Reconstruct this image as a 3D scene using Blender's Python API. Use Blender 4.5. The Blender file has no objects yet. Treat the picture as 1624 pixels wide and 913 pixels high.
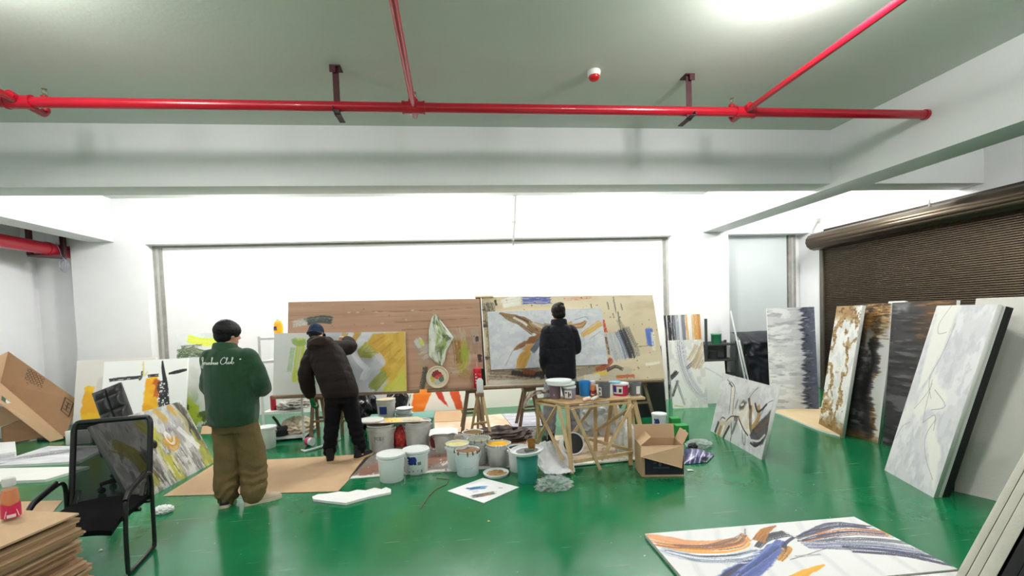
import bpy, bmesh, math, random
import numpy as np
from mathutils import Vector as V, Matrix, noise as mnoise
random.seed(7)
S = bpy.context.scene
COL = S.collection
# ------------------------------------------------------------------ camera solved from the room's edges
W, H = 1624, 913
FPX, CX, CY, YAW, PIT, ROL, EYE = 702.4485, 795.487, 529.8954, .1055, -.0382, -.036, 1.5919
def cam_axes():
    cy, sy = math.cos(YAW), math.sin(YAW)
    f = V((sy*math.cos(PIT), cy*math.cos(PIT), math.sin(PIT)))
    r = V((cy, -sy, 0)); u = r.cross(f)
    return r*math.cos(ROL)+u*math.sin(ROL), -r*math.sin(ROL)+u*math.cos(ROL), f
RX, UX, FW = cam_axes()
O = V((0, 0, EYE))
def ray(x, y): return RX*((x-CX)/FPX)-UX*((y-CY)/FPX)+FW
def fl(x, y, z=0.):                     # survey point on a level surface
    d = ray(x, y); return O+d*((z-EYE)/d.z)
def aY(x, y, Y):                        # survey point on a plane parallel to the back wall
    d = ray(x, y); return O+d*(Y/d.y)
def aX(x, y, X):
    d = ray(x, y); return O+d*(X/d.x)
def on(x, y, p, n):                     # survey point on any plane
    d = ray(x, y); return O+d*((p-O).dot(n)/d.dot(n))
cd = bpy.data.cameras.new('camera'); cam = bpy.data.objects.new('camera', cd); COL.objects.link(cam)
cam.matrix_world = Matrix(((RX.x, UX.x, -FW.x, O.x), (RX.y, UX.y, -FW.y, O.y), (RX.z, UX.z, -FW.z, O.z), (0, 0, 0, 1)))
cd.sensor_fit = 'HORIZONTAL'; cd.sensor_width = 36; cd.lens = FPX/W*36
cd.shift_x = (W/2-CX)/W; cd.shift_y = (CY-H/2)/W; cd.clip_start = .05
S.camera = cam
VS = S.view_settings
S.display_settings.display_device = 'sRGB'
VS.view_transform = "Standard"; VS.look = "None"; VS.gamma = 1; VS.use_curve_mapping = False

# ------------------------------------------------------------------ materials
def lin(c):
    c = c/255. if c > 1 else c
    return c/12.92 if c <= .04045 else ((c+.055)/1.055)**2.4
def rgb(*c): return tuple(lin(float(v)) for v in c)+(1.,)
MATS = {}
def mat(name, c, rough=.6, metal=0., var=.0, vscale=6., bump=0., bscale=40., coat=0., spec=.5, stretch=(1, 1, 1), alpha=1., trans=0., emit=0., c2=None, sheen=0.):
    if name in MATS: return MATS[name]
    m = bpy.data.materials.new(name); m.use_nodes = True; nt = m.node_tree; N = nt.nodes; L = nt.links
    b = N['Principled BSDF']; col = rgb(*c)
    b.inputs['Base Color'].default_value = col; b.inputs['Roughness'].default_value = rough
    b.inputs['Metallic'].default_value = metal; b.inputs['Coat Weight'].default_value = coat
    b.inputs['Specular IOR Level'].default_value = spec; b.inputs['Alpha'].default_value = alpha
    b.inputs['Transmission Weight'].default_value = trans
    if sheen: b.inputs['Sheen Weight'].default_value = sheen; b.inputs['Sheen Roughness'].default_value = .5
    if emit: b.inputs['Emission Color'].default_value = col; b.inputs['Emission Strength'].default_value = emit
    if var or bump or c2:
        tc = N.new('ShaderNodeTexCoord'); mp = N.new('ShaderNodeMapping'); mp.inputs['Scale'].default_value = stretch
        L.new(tc.outputs['Object'], mp.inputs['Vector'])
    if var or c2:
        nz = N.new('ShaderNodeTexNoise'); nz.inputs['Scale'].default_value = vscale; nz.inputs['Detail'].default_value = 6
        nz.inputs['Roughness'].default_value = .65
        rp = N.new('ShaderNodeValToRGB'); L.new(mp.outputs[0], nz.inputs['Vector']); L.new(nz.outputs['Fac'], rp.inputs['Fac'])
        if c2: a, z = col, rgb(*c2)
        else: a = tuple(v*(1-var) for v in col[:3])+(1,); z = tuple(min(1, v*(1+var)) for v in col[:3])+(1,)
        rp.color_ramp.elements[0].position = .32; rp.color_ramp.elements[1].position = .68
        rp.color_ramp.elements[0].color = a; rp.color_ramp.elements[1].color = z
        L.new(rp.outputs['Color'], b.inputs['Base Color'])
    if bump:
        n2 = N.new('ShaderNodeTexNoise'); n2.inputs['Scale'].default_value = bscale; n2.inputs['Detail'].default_value = 4
        bp = N.new('ShaderNodeBump'); bp.inputs['Strength'].default_value = bump; bp.inputs['Distance'].default_value = .02
        L.new(mp.outputs[0], n2.inputs['Vector']); L.new(n2.outputs['Fac'], bp.inputs['Height']); L.new(bp.outputs[0], b.inputs['Normal'])
    MATS[name] = m; return m
def attr_mat(name='painted surface', rough=.55, bump=.25, bscale=120.):
    if name in MATS: return MATS[name]
    m = bpy.data.materials.new(name); m.use_nodes = True; nt = m.node_tree; N = nt.nodes; L = nt.links
    b = N['Principled BSDF']; b.inputs['Roughness'].default_value = rough
    at = N.new('ShaderNodeVertexColor'); at.layer_name = 'paint'
    L.new(at.outputs['Color'], b.inputs['Base Color'])
    tc = N.new('ShaderNodeTexCoord'); nz = N.new('ShaderNodeTexNoise'); nz.inputs['Scale'].default_value = bscale; nz.inputs['Detail'].default_value = 3
    bp = N.new('ShaderNodeBump'); bp.inputs['Strength'].default_value = bump; bp.inputs['Distance'].default_value = .004
    L.new(tc.outputs['Object'], nz.inputs['Vector']); L.new(nz.outputs['Fac'], bp.inputs['Height']); L.new(bp.outputs[0], b.inputs['Normal'])
    MATS[name] = m; return m

# ------------------------------------------------------------------ mesh builder
ORG = {}
def org(o): return ORG.get(o.name, V((0, 0, 0)))
class MB:
    def __init__(s): s.v = []; s.f = []; s.m = []; s.sm = []; s.col = None
    def add(s, vs, fs, mi=0, smooth=False):
        n = len(s.v); s.v += [V(p) for p in vs]
        for f in fs: s.f.append(tuple(i+n for i in f)); s.m.append(mi); s.sm.append(smooth)
        return s
    def bm(s, b, mi=0, smooth=False, M=None):
        b.verts.index_update(); vs = [(M @ v.co) if M else v.co.copy() for v in b.verts]
        s.add(vs, [[v.index for v in f.verts] for f in b.faces], mi, smooth); b.free(); return s
    def box(s, c, size, R=None, mi=0, bev=0., seg=2):
        b = bmesh.new(); bmesh.ops.create_cube(b, size=1)
        for v in b.verts: v.co = V((v.co.x*size[0], v.co.y*size[1], v.co.z*size[2]))
        if bev: bmesh.ops.bevel(b, geom=b.edges[:], offset=bev, segments=seg, affect='EDGES', profile=.5)
        M = Matrix.Translation(V(c)) @ (R.to_4x4() if R else Matrix.Identity(4))
        return s.bm(b, mi, bev > 0 and seg > 1, M)
    def frame(s, a, ex, ey, ez, mi=0, bev=0., seg=2):      # box from a corner and three edge vectors
        a, ex, ey, ez = V(a), V(ex), V(ey), V(ez); c = a+(ex+ey+ez)/2
        R = Matrix((ex.normalized(), ey.normalized(), ez.normalized())).transposed()
        return s.box(c, (ex.length, ey.length, ez.length), R, mi, bev, seg)
    def bar(s, a, b, w=.03, d=.03, up=V((0, 0, 1)), mi=0, bev=.003):
        a, b = V(a), V(b); z = (b-a).normalized(); x = up.cross(z)
        if x.length < 1e-3: x = V((1, 0, 0))
        x.normalize(); y = z.cross(x); R = Matrix((x, y, z)).transposed()
        return s.box((a+b)/2, (w, d, (b-a).length), R, mi, bev, 1)
    def rings(s, rings, cap=True, mi=0, smooth=True, closed=False):
        n = len(rings[0]); k = len(rings); vs = [p for r in rings for p in r]; fs = []
        for i in range(k if closed else k-1):
            j = (i+1) % k
            for t in range(n): u = (t+1) % n; fs.append((i*n+t, i*n+u, j*n+u, j*n+t))
        if cap and not closed:
            fs.append(tuple(reversed(range(n)))); fs.append(tuple((k-1)*n+t for t in range(n)))
        return s.add(vs, fs, mi, smooth)
    def tube(s, pts, r, n=10, mi=0, cap=True, closed=False, smooth=True):
        pts = [V(p) for p in pts]; k = len(pts); rr = r if isinstance(r, list) else [r]*k; rings = []; x = None
        for i, p in enumerate(pts):
            if closed: t = pts[(i+1) % k]-pts[i-1]
            else: t = pts[min(i+1, k-1)]-pts[max(i-1, 0)]
            t.normalize()
            if x is None: x = t.orthogonal().normalized()
            else:
                x = x-t*x.dot(t); x.normalize()
            y = t.cross(x); q = rr[i]; q = q if isinstance(q, (tuple, list)) else (q, q)
            rings.append([p+x*(q[0]*math.cos(2*math.pi*j/n))+y*(q[1]*math.sin(2*math.pi*j/n)) for j in range(n)])
        return s.rings(rings, cap, mi, smooth, closed)
    def lathe(s, prof, c=(0, 0, 0), n=28, mi=0, smooth=True, R=None):      # prof: (radius, z)
        c = V(c); R = R or Matrix.Identity(3); vs = []; fs = []
        k = len(prof)
        for r, z in prof:
            for j in range(n): a = 2*math.pi*j/n; vs.append(c+R @ V((r*math.cos(a), r*math.sin(a), z)))
        for i in range(k-1):
            for t in range(n): u = (t+1) % n; fs.append((i*n+t, i*n+u, (i+1)*n+u, (i+1)*n+t))
        if prof[0][0] > 1e-5: fs.append(tuple(reversed(range(n))))
        if prof[-1][0] > 1e-5: fs.append(tuple((k-1)*n+t for t in range(n)))
        return s.add(vs, fs, mi, smooth)
    def prism(s, poly, ext, mi=0, smooth=False):
        poly = [V(p) for p in poly]; ext = V(ext); n = len(poly)
        vs = poly+[p+ext for p in poly]
        fs = [tuple(reversed(range(n))), tuple(range(n, 2*n))]+[(i, (i+1) % n, n+(i+1) % n, n+i) for i in range(n)]
        return s.add(vs, fs, mi, smooth)
    def grid(s, fn, nu, nv, mi=0, smooth=True, thick=0.):  # fn(u,v) -> point
        vs = [V(fn(i/nu, j/nv)) for j in range(nv+1) for i in range(nu+1)]; w = nu+1
        fs = [(j*w+i, j*w+i+1, (j+1)*w+i+1, (j+1)*w+i) for j in range(nv) for i in range(nu)]
        if thick:
            n = len(vs); nor = [V((0, 0, 0)) for _ in vs]
            for f in fs:
                q = (vs[f[2]]-vs[f[0]]).cross(vs[f[3]]-vs[f[1]])
                for i in f: nor[i] += q
            vs = vs+[p-nn.normalized()*thick if nn.length > 1e-12 else p-V((0, 0, thick)) for p, nn in zip(vs, nor)]
            fs = fs+[tuple(reversed([i+n for i in f])) for f in fs]
            for i in range(nu): fs += [(i+1, i, i+n, i+1+n), (nv*w+i, nv*w+i+1, nv*w+i+1+n, nv*w+i+n)]
            for j in range(nv): fs += [(j*w, (j+1)*w, (j+1)*w+n, j*w+n), ((j+1)*w+nu, j*w+nu, j*w+nu+n, (j+1)*w+nu+n)]
        return s.add(vs, fs, mi, smooth)
    def build(s, name, mats, parent=None, at=None, label=None):
        if not isinstance(mats, (list, tuple)): mats = [mats]
        if parent is not None: o0 = org(parent)
        elif at is not None: o0 = V(at)
        else:
            xs = [p.x for p in s.v]; ys = [p.y for p in s.v]; zs = [p.z for p in s.v]
            o0 = V(((min(xs)+max(xs))/2, (min(ys)+max(ys))/2, min(zs)))
        me = bpy.data.meshes.new(name); me.from_pydata([p-o0 for p in s.v], [], s.f)
        for m in mats: me.materials.append(m)
        me.polygons.foreach_set('material_index', s.m); me.polygons.foreach_set('use_smooth', s.sm)
        b = bmesh.new(); b.from_mesh(me)
        bmesh.ops.recalc_face_normals(b, faces=b.faces[:]); b.to_mesh(me); b.free()
        if s.col is not None:
            a = me.color_attributes.new('paint', 'FLOAT_COLOR', 'POINT'); a.data.foreach_set('color', np.asarray(s.col, np.float32).ravel())
        try: me.set_sharp_from_angle(angle=math.radians(38))
        except Exception: pass
        o = bpy.data.objects.new(name, me); COL.objects.link(o)
        if parent is not None: o.parent = parent
        else: o.location = o0
        ORG[o.name] = o0
        if label: o['label'] = label
        return o
def thing(name, label, cat, loc=(0, 0, 0), group=None):
    o = bpy.data.objects.new(name, None); COL.objects.link(o); o.location = loc; o.empty_display_size = .1
    ORG[o.name] = V(loc); return tag(o, label, cat, group)
def tag(o, label, cat, group=None, kind=None):
    o['label'] = label; o['category'] = cat
    if group: o['group'] = group
    if kind: o['kind'] = kind
    return o
def struct(o): o['kind'] = 'structure'; return o
def dup(o, parent=None):
    c = o.copy(); COL.objects.link(c); c.parent = parent
    for ch in list(o.children): dup(ch, c)
    return c
def place(root, loc, rz=0., label=None, group=None, sc=None, name=None):
    c = dup(root); c.location = loc; c.rotation_euler = (0, 0, rz)
    if sc: c.scale = (sc if isinstance(sc, (tuple, list)) else (sc,)*3)
    if label: c['label'] = label
    if group: c['group'] = group
    return c
def lerp(a, b, t): return a+(b-a)*t
# ------------------------------------------------------------------ the room
YT, YT2, ZT, ZC = 5.21, 5.531, 3.135, 3.808
XR, XR2, ZR, XL, XL2 = 4.824, 5.254, 3.085, -5.612, -5.992
YL, YB, ZL, XWR, XWL = 8.125, 8.325, 3.04, 7.04, -7.03
YF = -3.6
white = mat('white wall paint', (236, 236, 238), .62, var=.03, vscale=1.6, bump=.05, bscale=60)
beamw = mat('pale beam paint', (218, 220, 220), .6, var=.03, vscale=1.2, bump=.06, bscale=50)
ceilm = mat('pale ceiling paint', (200, 205, 198), .55, var=.035, vscale=.8, bump=.06, bscale=30)
greyp = mat('light grey panel', (206, 212, 214), .5, var=.02, vscale=1.2)
cement = mat('bare cement render', (150, 148, 142), .85, var=.18, vscale=7, bump=.3, bscale=40)
def floor_mat():
    m = bpy.data.materials.new('green epoxy floor'); m.use_nodes = True; nt = m.node_tree; N = nt.nodes; L = nt.links; b = N['Principled BSDF']
    tc = N.new('ShaderNodeTexCoord')
    def nz(sc, det, ro=.6, mapv=None):
        n = N.new('ShaderNodeTexNoise'); n.inputs['Scale'].default_value = sc; n.inputs['Detail'].default_value = det; n.inputs['Roughness'].default_value = ro
        if mapv:
            mp = N.new('ShaderNodeMapping'); mp.inputs['Scale'].default_value = mapv[0]; mp.inputs['Rotation'].default_value = mapv[1]
            L.new(tc.outputs['Object'], mp.inputs['Vector']); L.new(mp.outputs[0], n.inputs['Vector'])
        else: L.new(tc.outputs['Object'], n.inputs['Vector'])
        return n
    def ramp(src, p0, p1, c0, c1):
        r = N.new('ShaderNodeValToRGB'); r.color_ramp.elements[0].position = p0; r.color_ramp.elements[1].position = p1
        r.color_ramp.elements[0].color = c0; r.color_ramp.elements[1].color = c1; L.new(src, r.inputs['Fac']); return r
    base = ramp(nz(.9, 8, .62).outputs['Fac'], .3, .7, rgb(12, 100, 59), rgb(20, 121, 75))
    def mix(a, bcol, fac):
        x = N.new('ShaderNodeMix'); x.data_type = 'RGBA'; L.new(fac, x.inputs['Factor']); L.new(a, x.inputs['A']); x.inputs['B'].default_value = bcol; return x.outputs['Result']
    k0, k1 = (0, 0, 0, 1), (1, 1, 1, 1)
    c = base.outputs['Color']
    for rot, sc in ((.5, 5), (1.9, 4), (2.7, 6)):          # thin scuffs
        s = ramp(nz(sc, 3, .5, ((.35, 6, 1), (0, 0, rot))).outputs['Fac'], .71, .78, k0, (.5, .5, .5, 1)); c = mix(c, rgb(150, 190, 165), s.outputs['Color'])
    s = ramp(nz(26, 2, .5).outputs['Fac'], .76, .79, k0, (.6, .6, .6, 1)); c = mix(c, rgb(190, 205, 195), s.outputs['Color'])
    s = ramp(nz(3.3, 7, .7).outputs['Fac'], .55, .85, k0, (.28, .28, .28, 1)); c = mix(c, rgb(70, 150, 110), s.outputs['Color'])
    L.new(c, b.inputs['Base Color'])
    rr = ramp(nz(2.2, 8, .7).outputs['Fac'], .3, .75, (.1, .1, .1, 1), (.26, .26, .26, 1)); L.new(rr.outputs['Color'], b.inputs['Roughness'])
    bp = N.new('ShaderNodeBump'); bp.inputs['Strength'].default_value = .05; bp.inputs['Distance'].default_value = .01
    L.new(nz(9, 4).outputs['Fac'], bp.inputs['Height']); L.new(bp.outputs[0], b.inputs['Normal'])
    b.inputs['Specular IOR Level'].default_value = .55
    return m
def sbox(name, lo, hi, m, bev=0.):
    lo, hi = V(lo), V(hi); mb = MB(); mb.box((lo+hi)/2, hi-lo, None, 0, bev, 2); return struct(mb.build(name, m))
sbox('floor', (XWL-.2, YF-.2, -.12), (XWR+.2, YB+.3, 0), floor_mat())
sbox('ceiling', (XWL-.2, YF-.2, ZC), (XWR+.2, YB+.3, ZC+.15), ceilm)
sbox('wall_left', (XWL-.2, YF-.2, 0), (XWL, YB+.3, ZC), white)
sbox('wall_front', (XWL, YF-.2, 0), (XWR, YF, ZC), white)
sbox('wall_back', (XWL, YB+.06, 0), (XWR+.2, YB+.3, ZC), white)
# back openings closed with flush boards between columns
XC1, XC2 = -5.14, 4.2                   # opening between the two columns
sbox('wall_back_infill', (XC1, YB, 0), (XC2, YB+.06, ZL), white)
sbox('wall_back_grey_panel', (5.3, YB, 0), (6.72, YB+.06, ZL), greyp)
XG = aY(1250, 430, YB).x
sbox('column_left', (XL2-.3, YL, 0), (XC1, YB+.06, ZL), white)
sbox('column_right', (XC2, YL, 0), (5.344, YB+.06, ZL), white)
for nm, x0, x1, zz in (('trim_1', XC1, XC1+.15, ZL), ('trim_2', XC2-.1, XC2, ZL), ('trim_3', XG, XG+.15, ZL)):
    sbox(nm, (x0, YB-.02, 0), (x1, YB+.05, zz), cement)
    sbox('trim_4', (x0+.055, YB-.028, .2), (x0+.095, YB, zz-.05), mat('cement seam', (172, 172, 170), .8, var=.2, vscale=5, stretch=(1, 1, .4)))
sbox('trim_5', (XC1, YB-.01, ZL-.035), (XC2, YB+.03, ZL), cement)
sbox('beam_back', (XWL, YL, ZL), (XWR, YB+.06, ZC), white)
sbox('beam_transverse', (XWL, YT, ZT), (XWR, YT2, ZC), beamw, .006)
sbox('beam_right', (XR, YF, ZR), (XR2, YL, ZC), beamw, .006)
sbox('beam_left', (XL2, YF, ZR), (XL, YL, ZC), beamw, .006)
# right wall with the shutter opening
sbox('wall_right', (XWR, YF-.2, 0), (XWR+.2, YB+.3, ZC), white)
# ------------------------------------------------------------------ pipes under the ceiling
red = mat('red pipe paint', (176, 16, 40), .28, var=.08, vscale=4, coat=.3)
dred = mat('dark red primer steel', (66, 26, 32), .6, var=.15, vscale=8)
brass = mat('dull brass', (150, 140, 120), .35, .8)
ZP, YP = 3.4794, 4.0606
sp = thing('sprinkler_piping', 'thin red sprinkler main with branches, hung below the ceiling in front of the crossbeam', 'pipe', (0, YP, ZP))
mb = MB(); mb.tube([(XL+.004, YP, ZP), (XR-.004, YP, ZP)], .042, 18); mb.tube([(XR-.035, YP, ZP), (XR-.005, YP, ZP)], .05, 18); mb.build('main_pipe', red, sp)
for xb in (-3.44, -.282, 2.858):
    ye = fl(68, 183, ZP).y if xb < -3 else (fl(655, 186, ZP).y if xb < 1 else fl(1161, 192, ZP).y)
    mb = MB(); mb.tube([(xb, YF+.1, ZP+.03), (xb, ye-.03, ZP+.03-.03)], .026, 14); br = mb.build('branch_pipe', red, sp)
    mb = MB(); mb.tube([(xb-.085, YP, ZP), (xb+.085, YP, ZP)], .052, 18); mb.tube([(xb, YP-.09, ZP+.02), (xb, YP+.06, ZP+.01)], .037, 14); mb.tube([(xb-.1, YP, ZP), (xb-.085, YP, ZP)], .056, 18); mb.tube([(xb+.085, YP, ZP), (xb+.1, YP, ZP)], .056, 18)
    mb.build('tee_fitting', red, sp)
    mb = MB(); mb.tube([(xb, ye-.06, ZP), (xb, ye-.02, ZP+.002), (xb, ye, ZP+.02), (xb, ye, ZP+.05), (xb, ye, ZP+.15)], .024, 14); mb.tube([(xb, ye, ZP+.03), (xb, ye, ZP+.06)], .031, 14); mb.tube([(xb, ye, ZP+.13), (xb, ye, ZP+.16)], .03, 14)
    rs = mb.build('riser', red, sp)
    mb = MB(); mb.tube([(xb, ye, ZP+.155), (xb, ye, ZP+.185)], [.018, .01], 10)
    for s in (-1, 1): mb.tube([(xb+s*.01, ye, ZP+.18), (xb+s*.017, ye, ZP+.2), (xb+s*.004, ye, ZP+.222)], .0035, 6)
    mb.tube([(xb, ye, ZP+.222), (xb, ye, ZP+.226)], .02, 12); mb.build('sprinkler_head', brass, rs, label='dull metal sprinkler head')
def hanger(p, label, flip):
    t = thing('pipe_hanger', label, 'bracket', (p.x, p.y, ZC), 'dark red pipe hangers'); x, y = p.x, p.y
    mb = MB(); mb.box((x, y, ZC-.005), (.09, .11, .01)); mb.box((x-.02*flip, y-.05, ZC-.03), (.05, .008, .06)); mb.build('ceiling_plate', dred, t)
    mb = MB(); mb.box((x, y-.02, (ZC+ZP-.09)/2), (.05, .007, ZC-ZP+.07)); mb.box((x-.025*flip, y, (ZC+ZP-.09)/2), (.007, .045, ZC-ZP+.07)); mb.build('drop_bar', dred, t)
    mb = MB(); mb.frame((x-.025, y-.10, ZP-.075), (.05, 0, 0), (0, .25, 0), (0, 0, .007)); mb.frame((x-.025*flip, y-.10, ZP-.075), (.007*flip, 0, 0), (0, .25, 0), (0, 0, .04)); mb.build('cradle', dred, t)
    b = MB(); b.tube([(x, y, ZC-.014), (x, y, ZC-.024)], .011, 6); b.build('bolt', brass, t)
hanger(fl(533, 108, ZC), 'dark red steel hanger on the pipe, left of the middle branch pipe', 1)
hanger(fl(1090, 121, ZC), 'dark red steel hanger on the pipe, right of the smoke detector', -1)
p = fl(942, 113, ZC); t = thing('smoke_detector', 'white ceiling detector with a red underside', 'detector', p)
mb = MB(); mb.lathe([(.058, 0), (.06, -.01), (.057, -.035), (.05, -.045), (0, -.045)], p); mb.build('housing', mat('detector white', (235, 235, 232), .4), t)
mb = MB(); mb.lathe([(.05, -.043), (.05, -.055), (.04, -.075), (.022, -.085), (0, -.086)], p); mb.build('sounder', mat('detector red', (200, 20, 30), .35), t, label='red domed underside')
# big main in the left bay
t = thing('fire_main', 'thick red fire main running beside the left beam into the back wall', 'pipe', (-6.45, 7, 2.95))
mb = MB(); mb.tube([(-6.45, YF, 2.955), (-6.45, YB+.06, 2.955)], .1, 24); mb.build('pipe', red, t)
mb = MB(); mb.tube([(-6.45, 7.86, 2.955), (-6.45, 7.94, 2.955)], .11, 24); mb.build('coupling', red, t)
t = thing('main_bracket', 'dark red U bracket carrying the thick fire main', 'bracket', (-6.45, 7.9, 3.2))
for yy, xx in ((7.75, -6.58), (8.03, -6.32)):
    mb = MB(); mb.box((xx, yy, (ZC+2.83)/2), (.06, .06, ZC-2.83), None, 0, .004); mb.build('drop_bar', dred, t)
mb = MB(); mb.bar((-6.6, 7.73, 2.835), (-6.3, 8.05, 2.835), .055, .055); mb.build('cross_bar', dred, t)
t = MB()
wc = V((-6.33, 8.0, 2.73))
for k in range(3): t.tube([wc+V((.05*math.sin(a)*(1+.2*k), .02*k, .1*math.cos(a)-.02*k)) for a in [i*math.pi*2/20 for i in range(20)]], .005, 6, 0, True, True)
t.tube([wc+V((0, 0, .1)), wc+V((.02, -.05, .2)), wc+V((-.02, -.06, .33))], .004, 6)
tag(t.build('cable_coil', mat('white and blue cable', (150, 155, 175), .5)), 'small coil of wire hanging from the bracket of the fire main', 'cable')
# conduit on the back beam
mb = MB(); mb.tube([aY(818, 300, YL-.02), aY(814, 381, YL-.02), aY(814, 386, YL+.06), aY(814, 388, YB-.03)], .012, 10)
for yy in (310, 352, 380): mb.box(aY(816-(yy-310)/30, yy, YL-.012), (.06, .024, .015))
tag(mb.build('conduit_pipe', mat('grey conduit', (150, 150, 150), .45)), 'thin vertical conduit running down the middle of the back beam', 'pipe')

# ------------------------------------------------------------------ roller shutter on the right wall
dark = mat('dark bronze slats', (84, 73, 60), .34, .8)
dark2 = mat('dark bronze trim', (70, 64, 56), .4, .7)
XS, YS0, YS1 = 6.985, 7.75, -1.5
sh = thing('roller_shutter', 'dark bronze roller shutter with ribbed hood on the right wall', 'shutter', (XS, YS0, 0))
prof = []; n = 88; z0, z1 = 0.0, 2.74
for i in range(n):                                       # slat curtain profile: each slat a flat with a groove
    z = z0+(z1-z0)*i/n; h = (z1-z0)/n
    prof += [(XS-.004, z), (XS-.022, z+h*.15), (XS-.024, z+h*.5), (XS-.022, z+h*.82)]
    prof += [(XS-.010, z+h*.92)]
    if i % 4 == 3: prof[-1] = (XS-.02, z+h*.7); prof += [(XS+.012, z+h*.74), (XS+.012, z+h*.97)]
prof.append((XS, z1))
mb = MB(); vs = [V((x, y, z)) for x, z in prof for y in (YS1, YS0-.06)]
mb.add(vs, [(2*i, 2*i+1, 2*i+3, 2*i+2) for i in range(len(prof)-1)], 0, False); cur = mb.build('curtain', dark, sh)
mb = MB(); cx_, cz_ = 6.84, 2.80
pr = []
for i in range(41):                                      # ribbed half round hood
    a = math.radians(-100+i*(265/40)); rr = .19-(.008 if i % 4 == 0 else 0)
    pr.append((cx_-rr*math.cos(a)*1.02, cz_+rr*math.sin(a)*.84))
pr += [(7.03, 2.97), (7.03, 2.63)]
vs = [V((x, y, z)) for x, z in pr for y in (YS1, 7.76)]
k = len(pr); mb.add(vs, [(2*i, 2*i+1, 2*((i+1) % k)+1, 2*((i+1) % k)) for i in range(k)]+[tuple(2*i for i in range(k)), tuple(reversed([2*i+1 for i in range(k)]))], 0, False)
mb.build('hood', dark, sh, label='ribbed half-round hood')
mb = MB(); mb.frame((6.90, YS1, 2.95), (.11, 0, 0), (0, 7.62-YS1, 0), (0, 0, .06))
for k in range(3): mb.frame((6.892, YS1, 2.958+.018*k), (.01, 0, 0), (0, 7.62-YS1, 0), (0, 0, .009))
mb.build('top_plate', dark2, sh)
mb = MB(); mb.frame((XS-.06, YS0-.07, 0), (.06, 0, 0), (0, .075, 0), (0, 0, 2.64), 0, .006); mb.frame((XS-.064, YS0-.045, 0), (.01, 0, 0), (0, .02, 0), (0, 0, 2.6)); mb.build('guide_rail', mat('dull guide rail', (118, 112, 104), .4, .6, var=.15, vscale=3), sh)
for yy, zz in ((5.69, 3.0), (4.1, 3.0)):
    b = MB(); b.tube([(6.8, yy, 2.955), (6.8, yy, 3.045)], .012, 8); b.tube([(6.8, yy, 2.99), (6.8, yy, 3.0)], .02, 8); b.build('stop_pin', mat('zinc', (190, 190, 185), .35, .8), sh)
mb = MB(); mb.bar((7.0, 7.862, 3.21), (6.76, 7.76, 2.95), .02, .02); mb.box((7.03, 7.87, 3.22), (.02, .06, .09)); tag(mb.build('stay_rod', mat('zinc', (190, 190, 185), .35, .8)), 'thin grey stay rod from the wall down to the left end of the shutter hood', 'bracket')
# ------------------------------------------------------------------ painter: brush strokes laid on a grid of paint
def vnoise(h, w, fy, fx, seed, octs=4, pers=.55):
    r = np.random.RandomState(seed); out = np.zeros((h, w)); amp = 1.; tot = 0.
    for o in range(octs):
        gy, gx = max(1, int(round(fy*2**o))), max(1, int(round(fx*2**o)))
        g = r.rand(gy+2, gx+2); y = np.linspace(0, gy, h); x = np.linspace(0, gx, w)
        y0 = np.minimum(y.astype(int), gy); x0 = np.minimum(x.astype(int), gx); ty = y-y0; tx = x-x0
        ty = ty*ty*(3-2*ty); tx = tx*tx*(3-2*tx)
        a = g[y0][:, x0]*(1-tx)+g[y0][:, x0+1]*tx; b = g[y0+1][:, x0]*(1-tx)+g[y0+1][:, x0+1]*tx
        out += amp*(a*(1-ty)[:, None]+b*ty[:, None]); tot += amp; amp *= pers
    return out/tot
def ss(a, b, x): t = np.clip((x-a)/(b-a), 0, 1); return t*t*(3-2*t)
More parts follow.
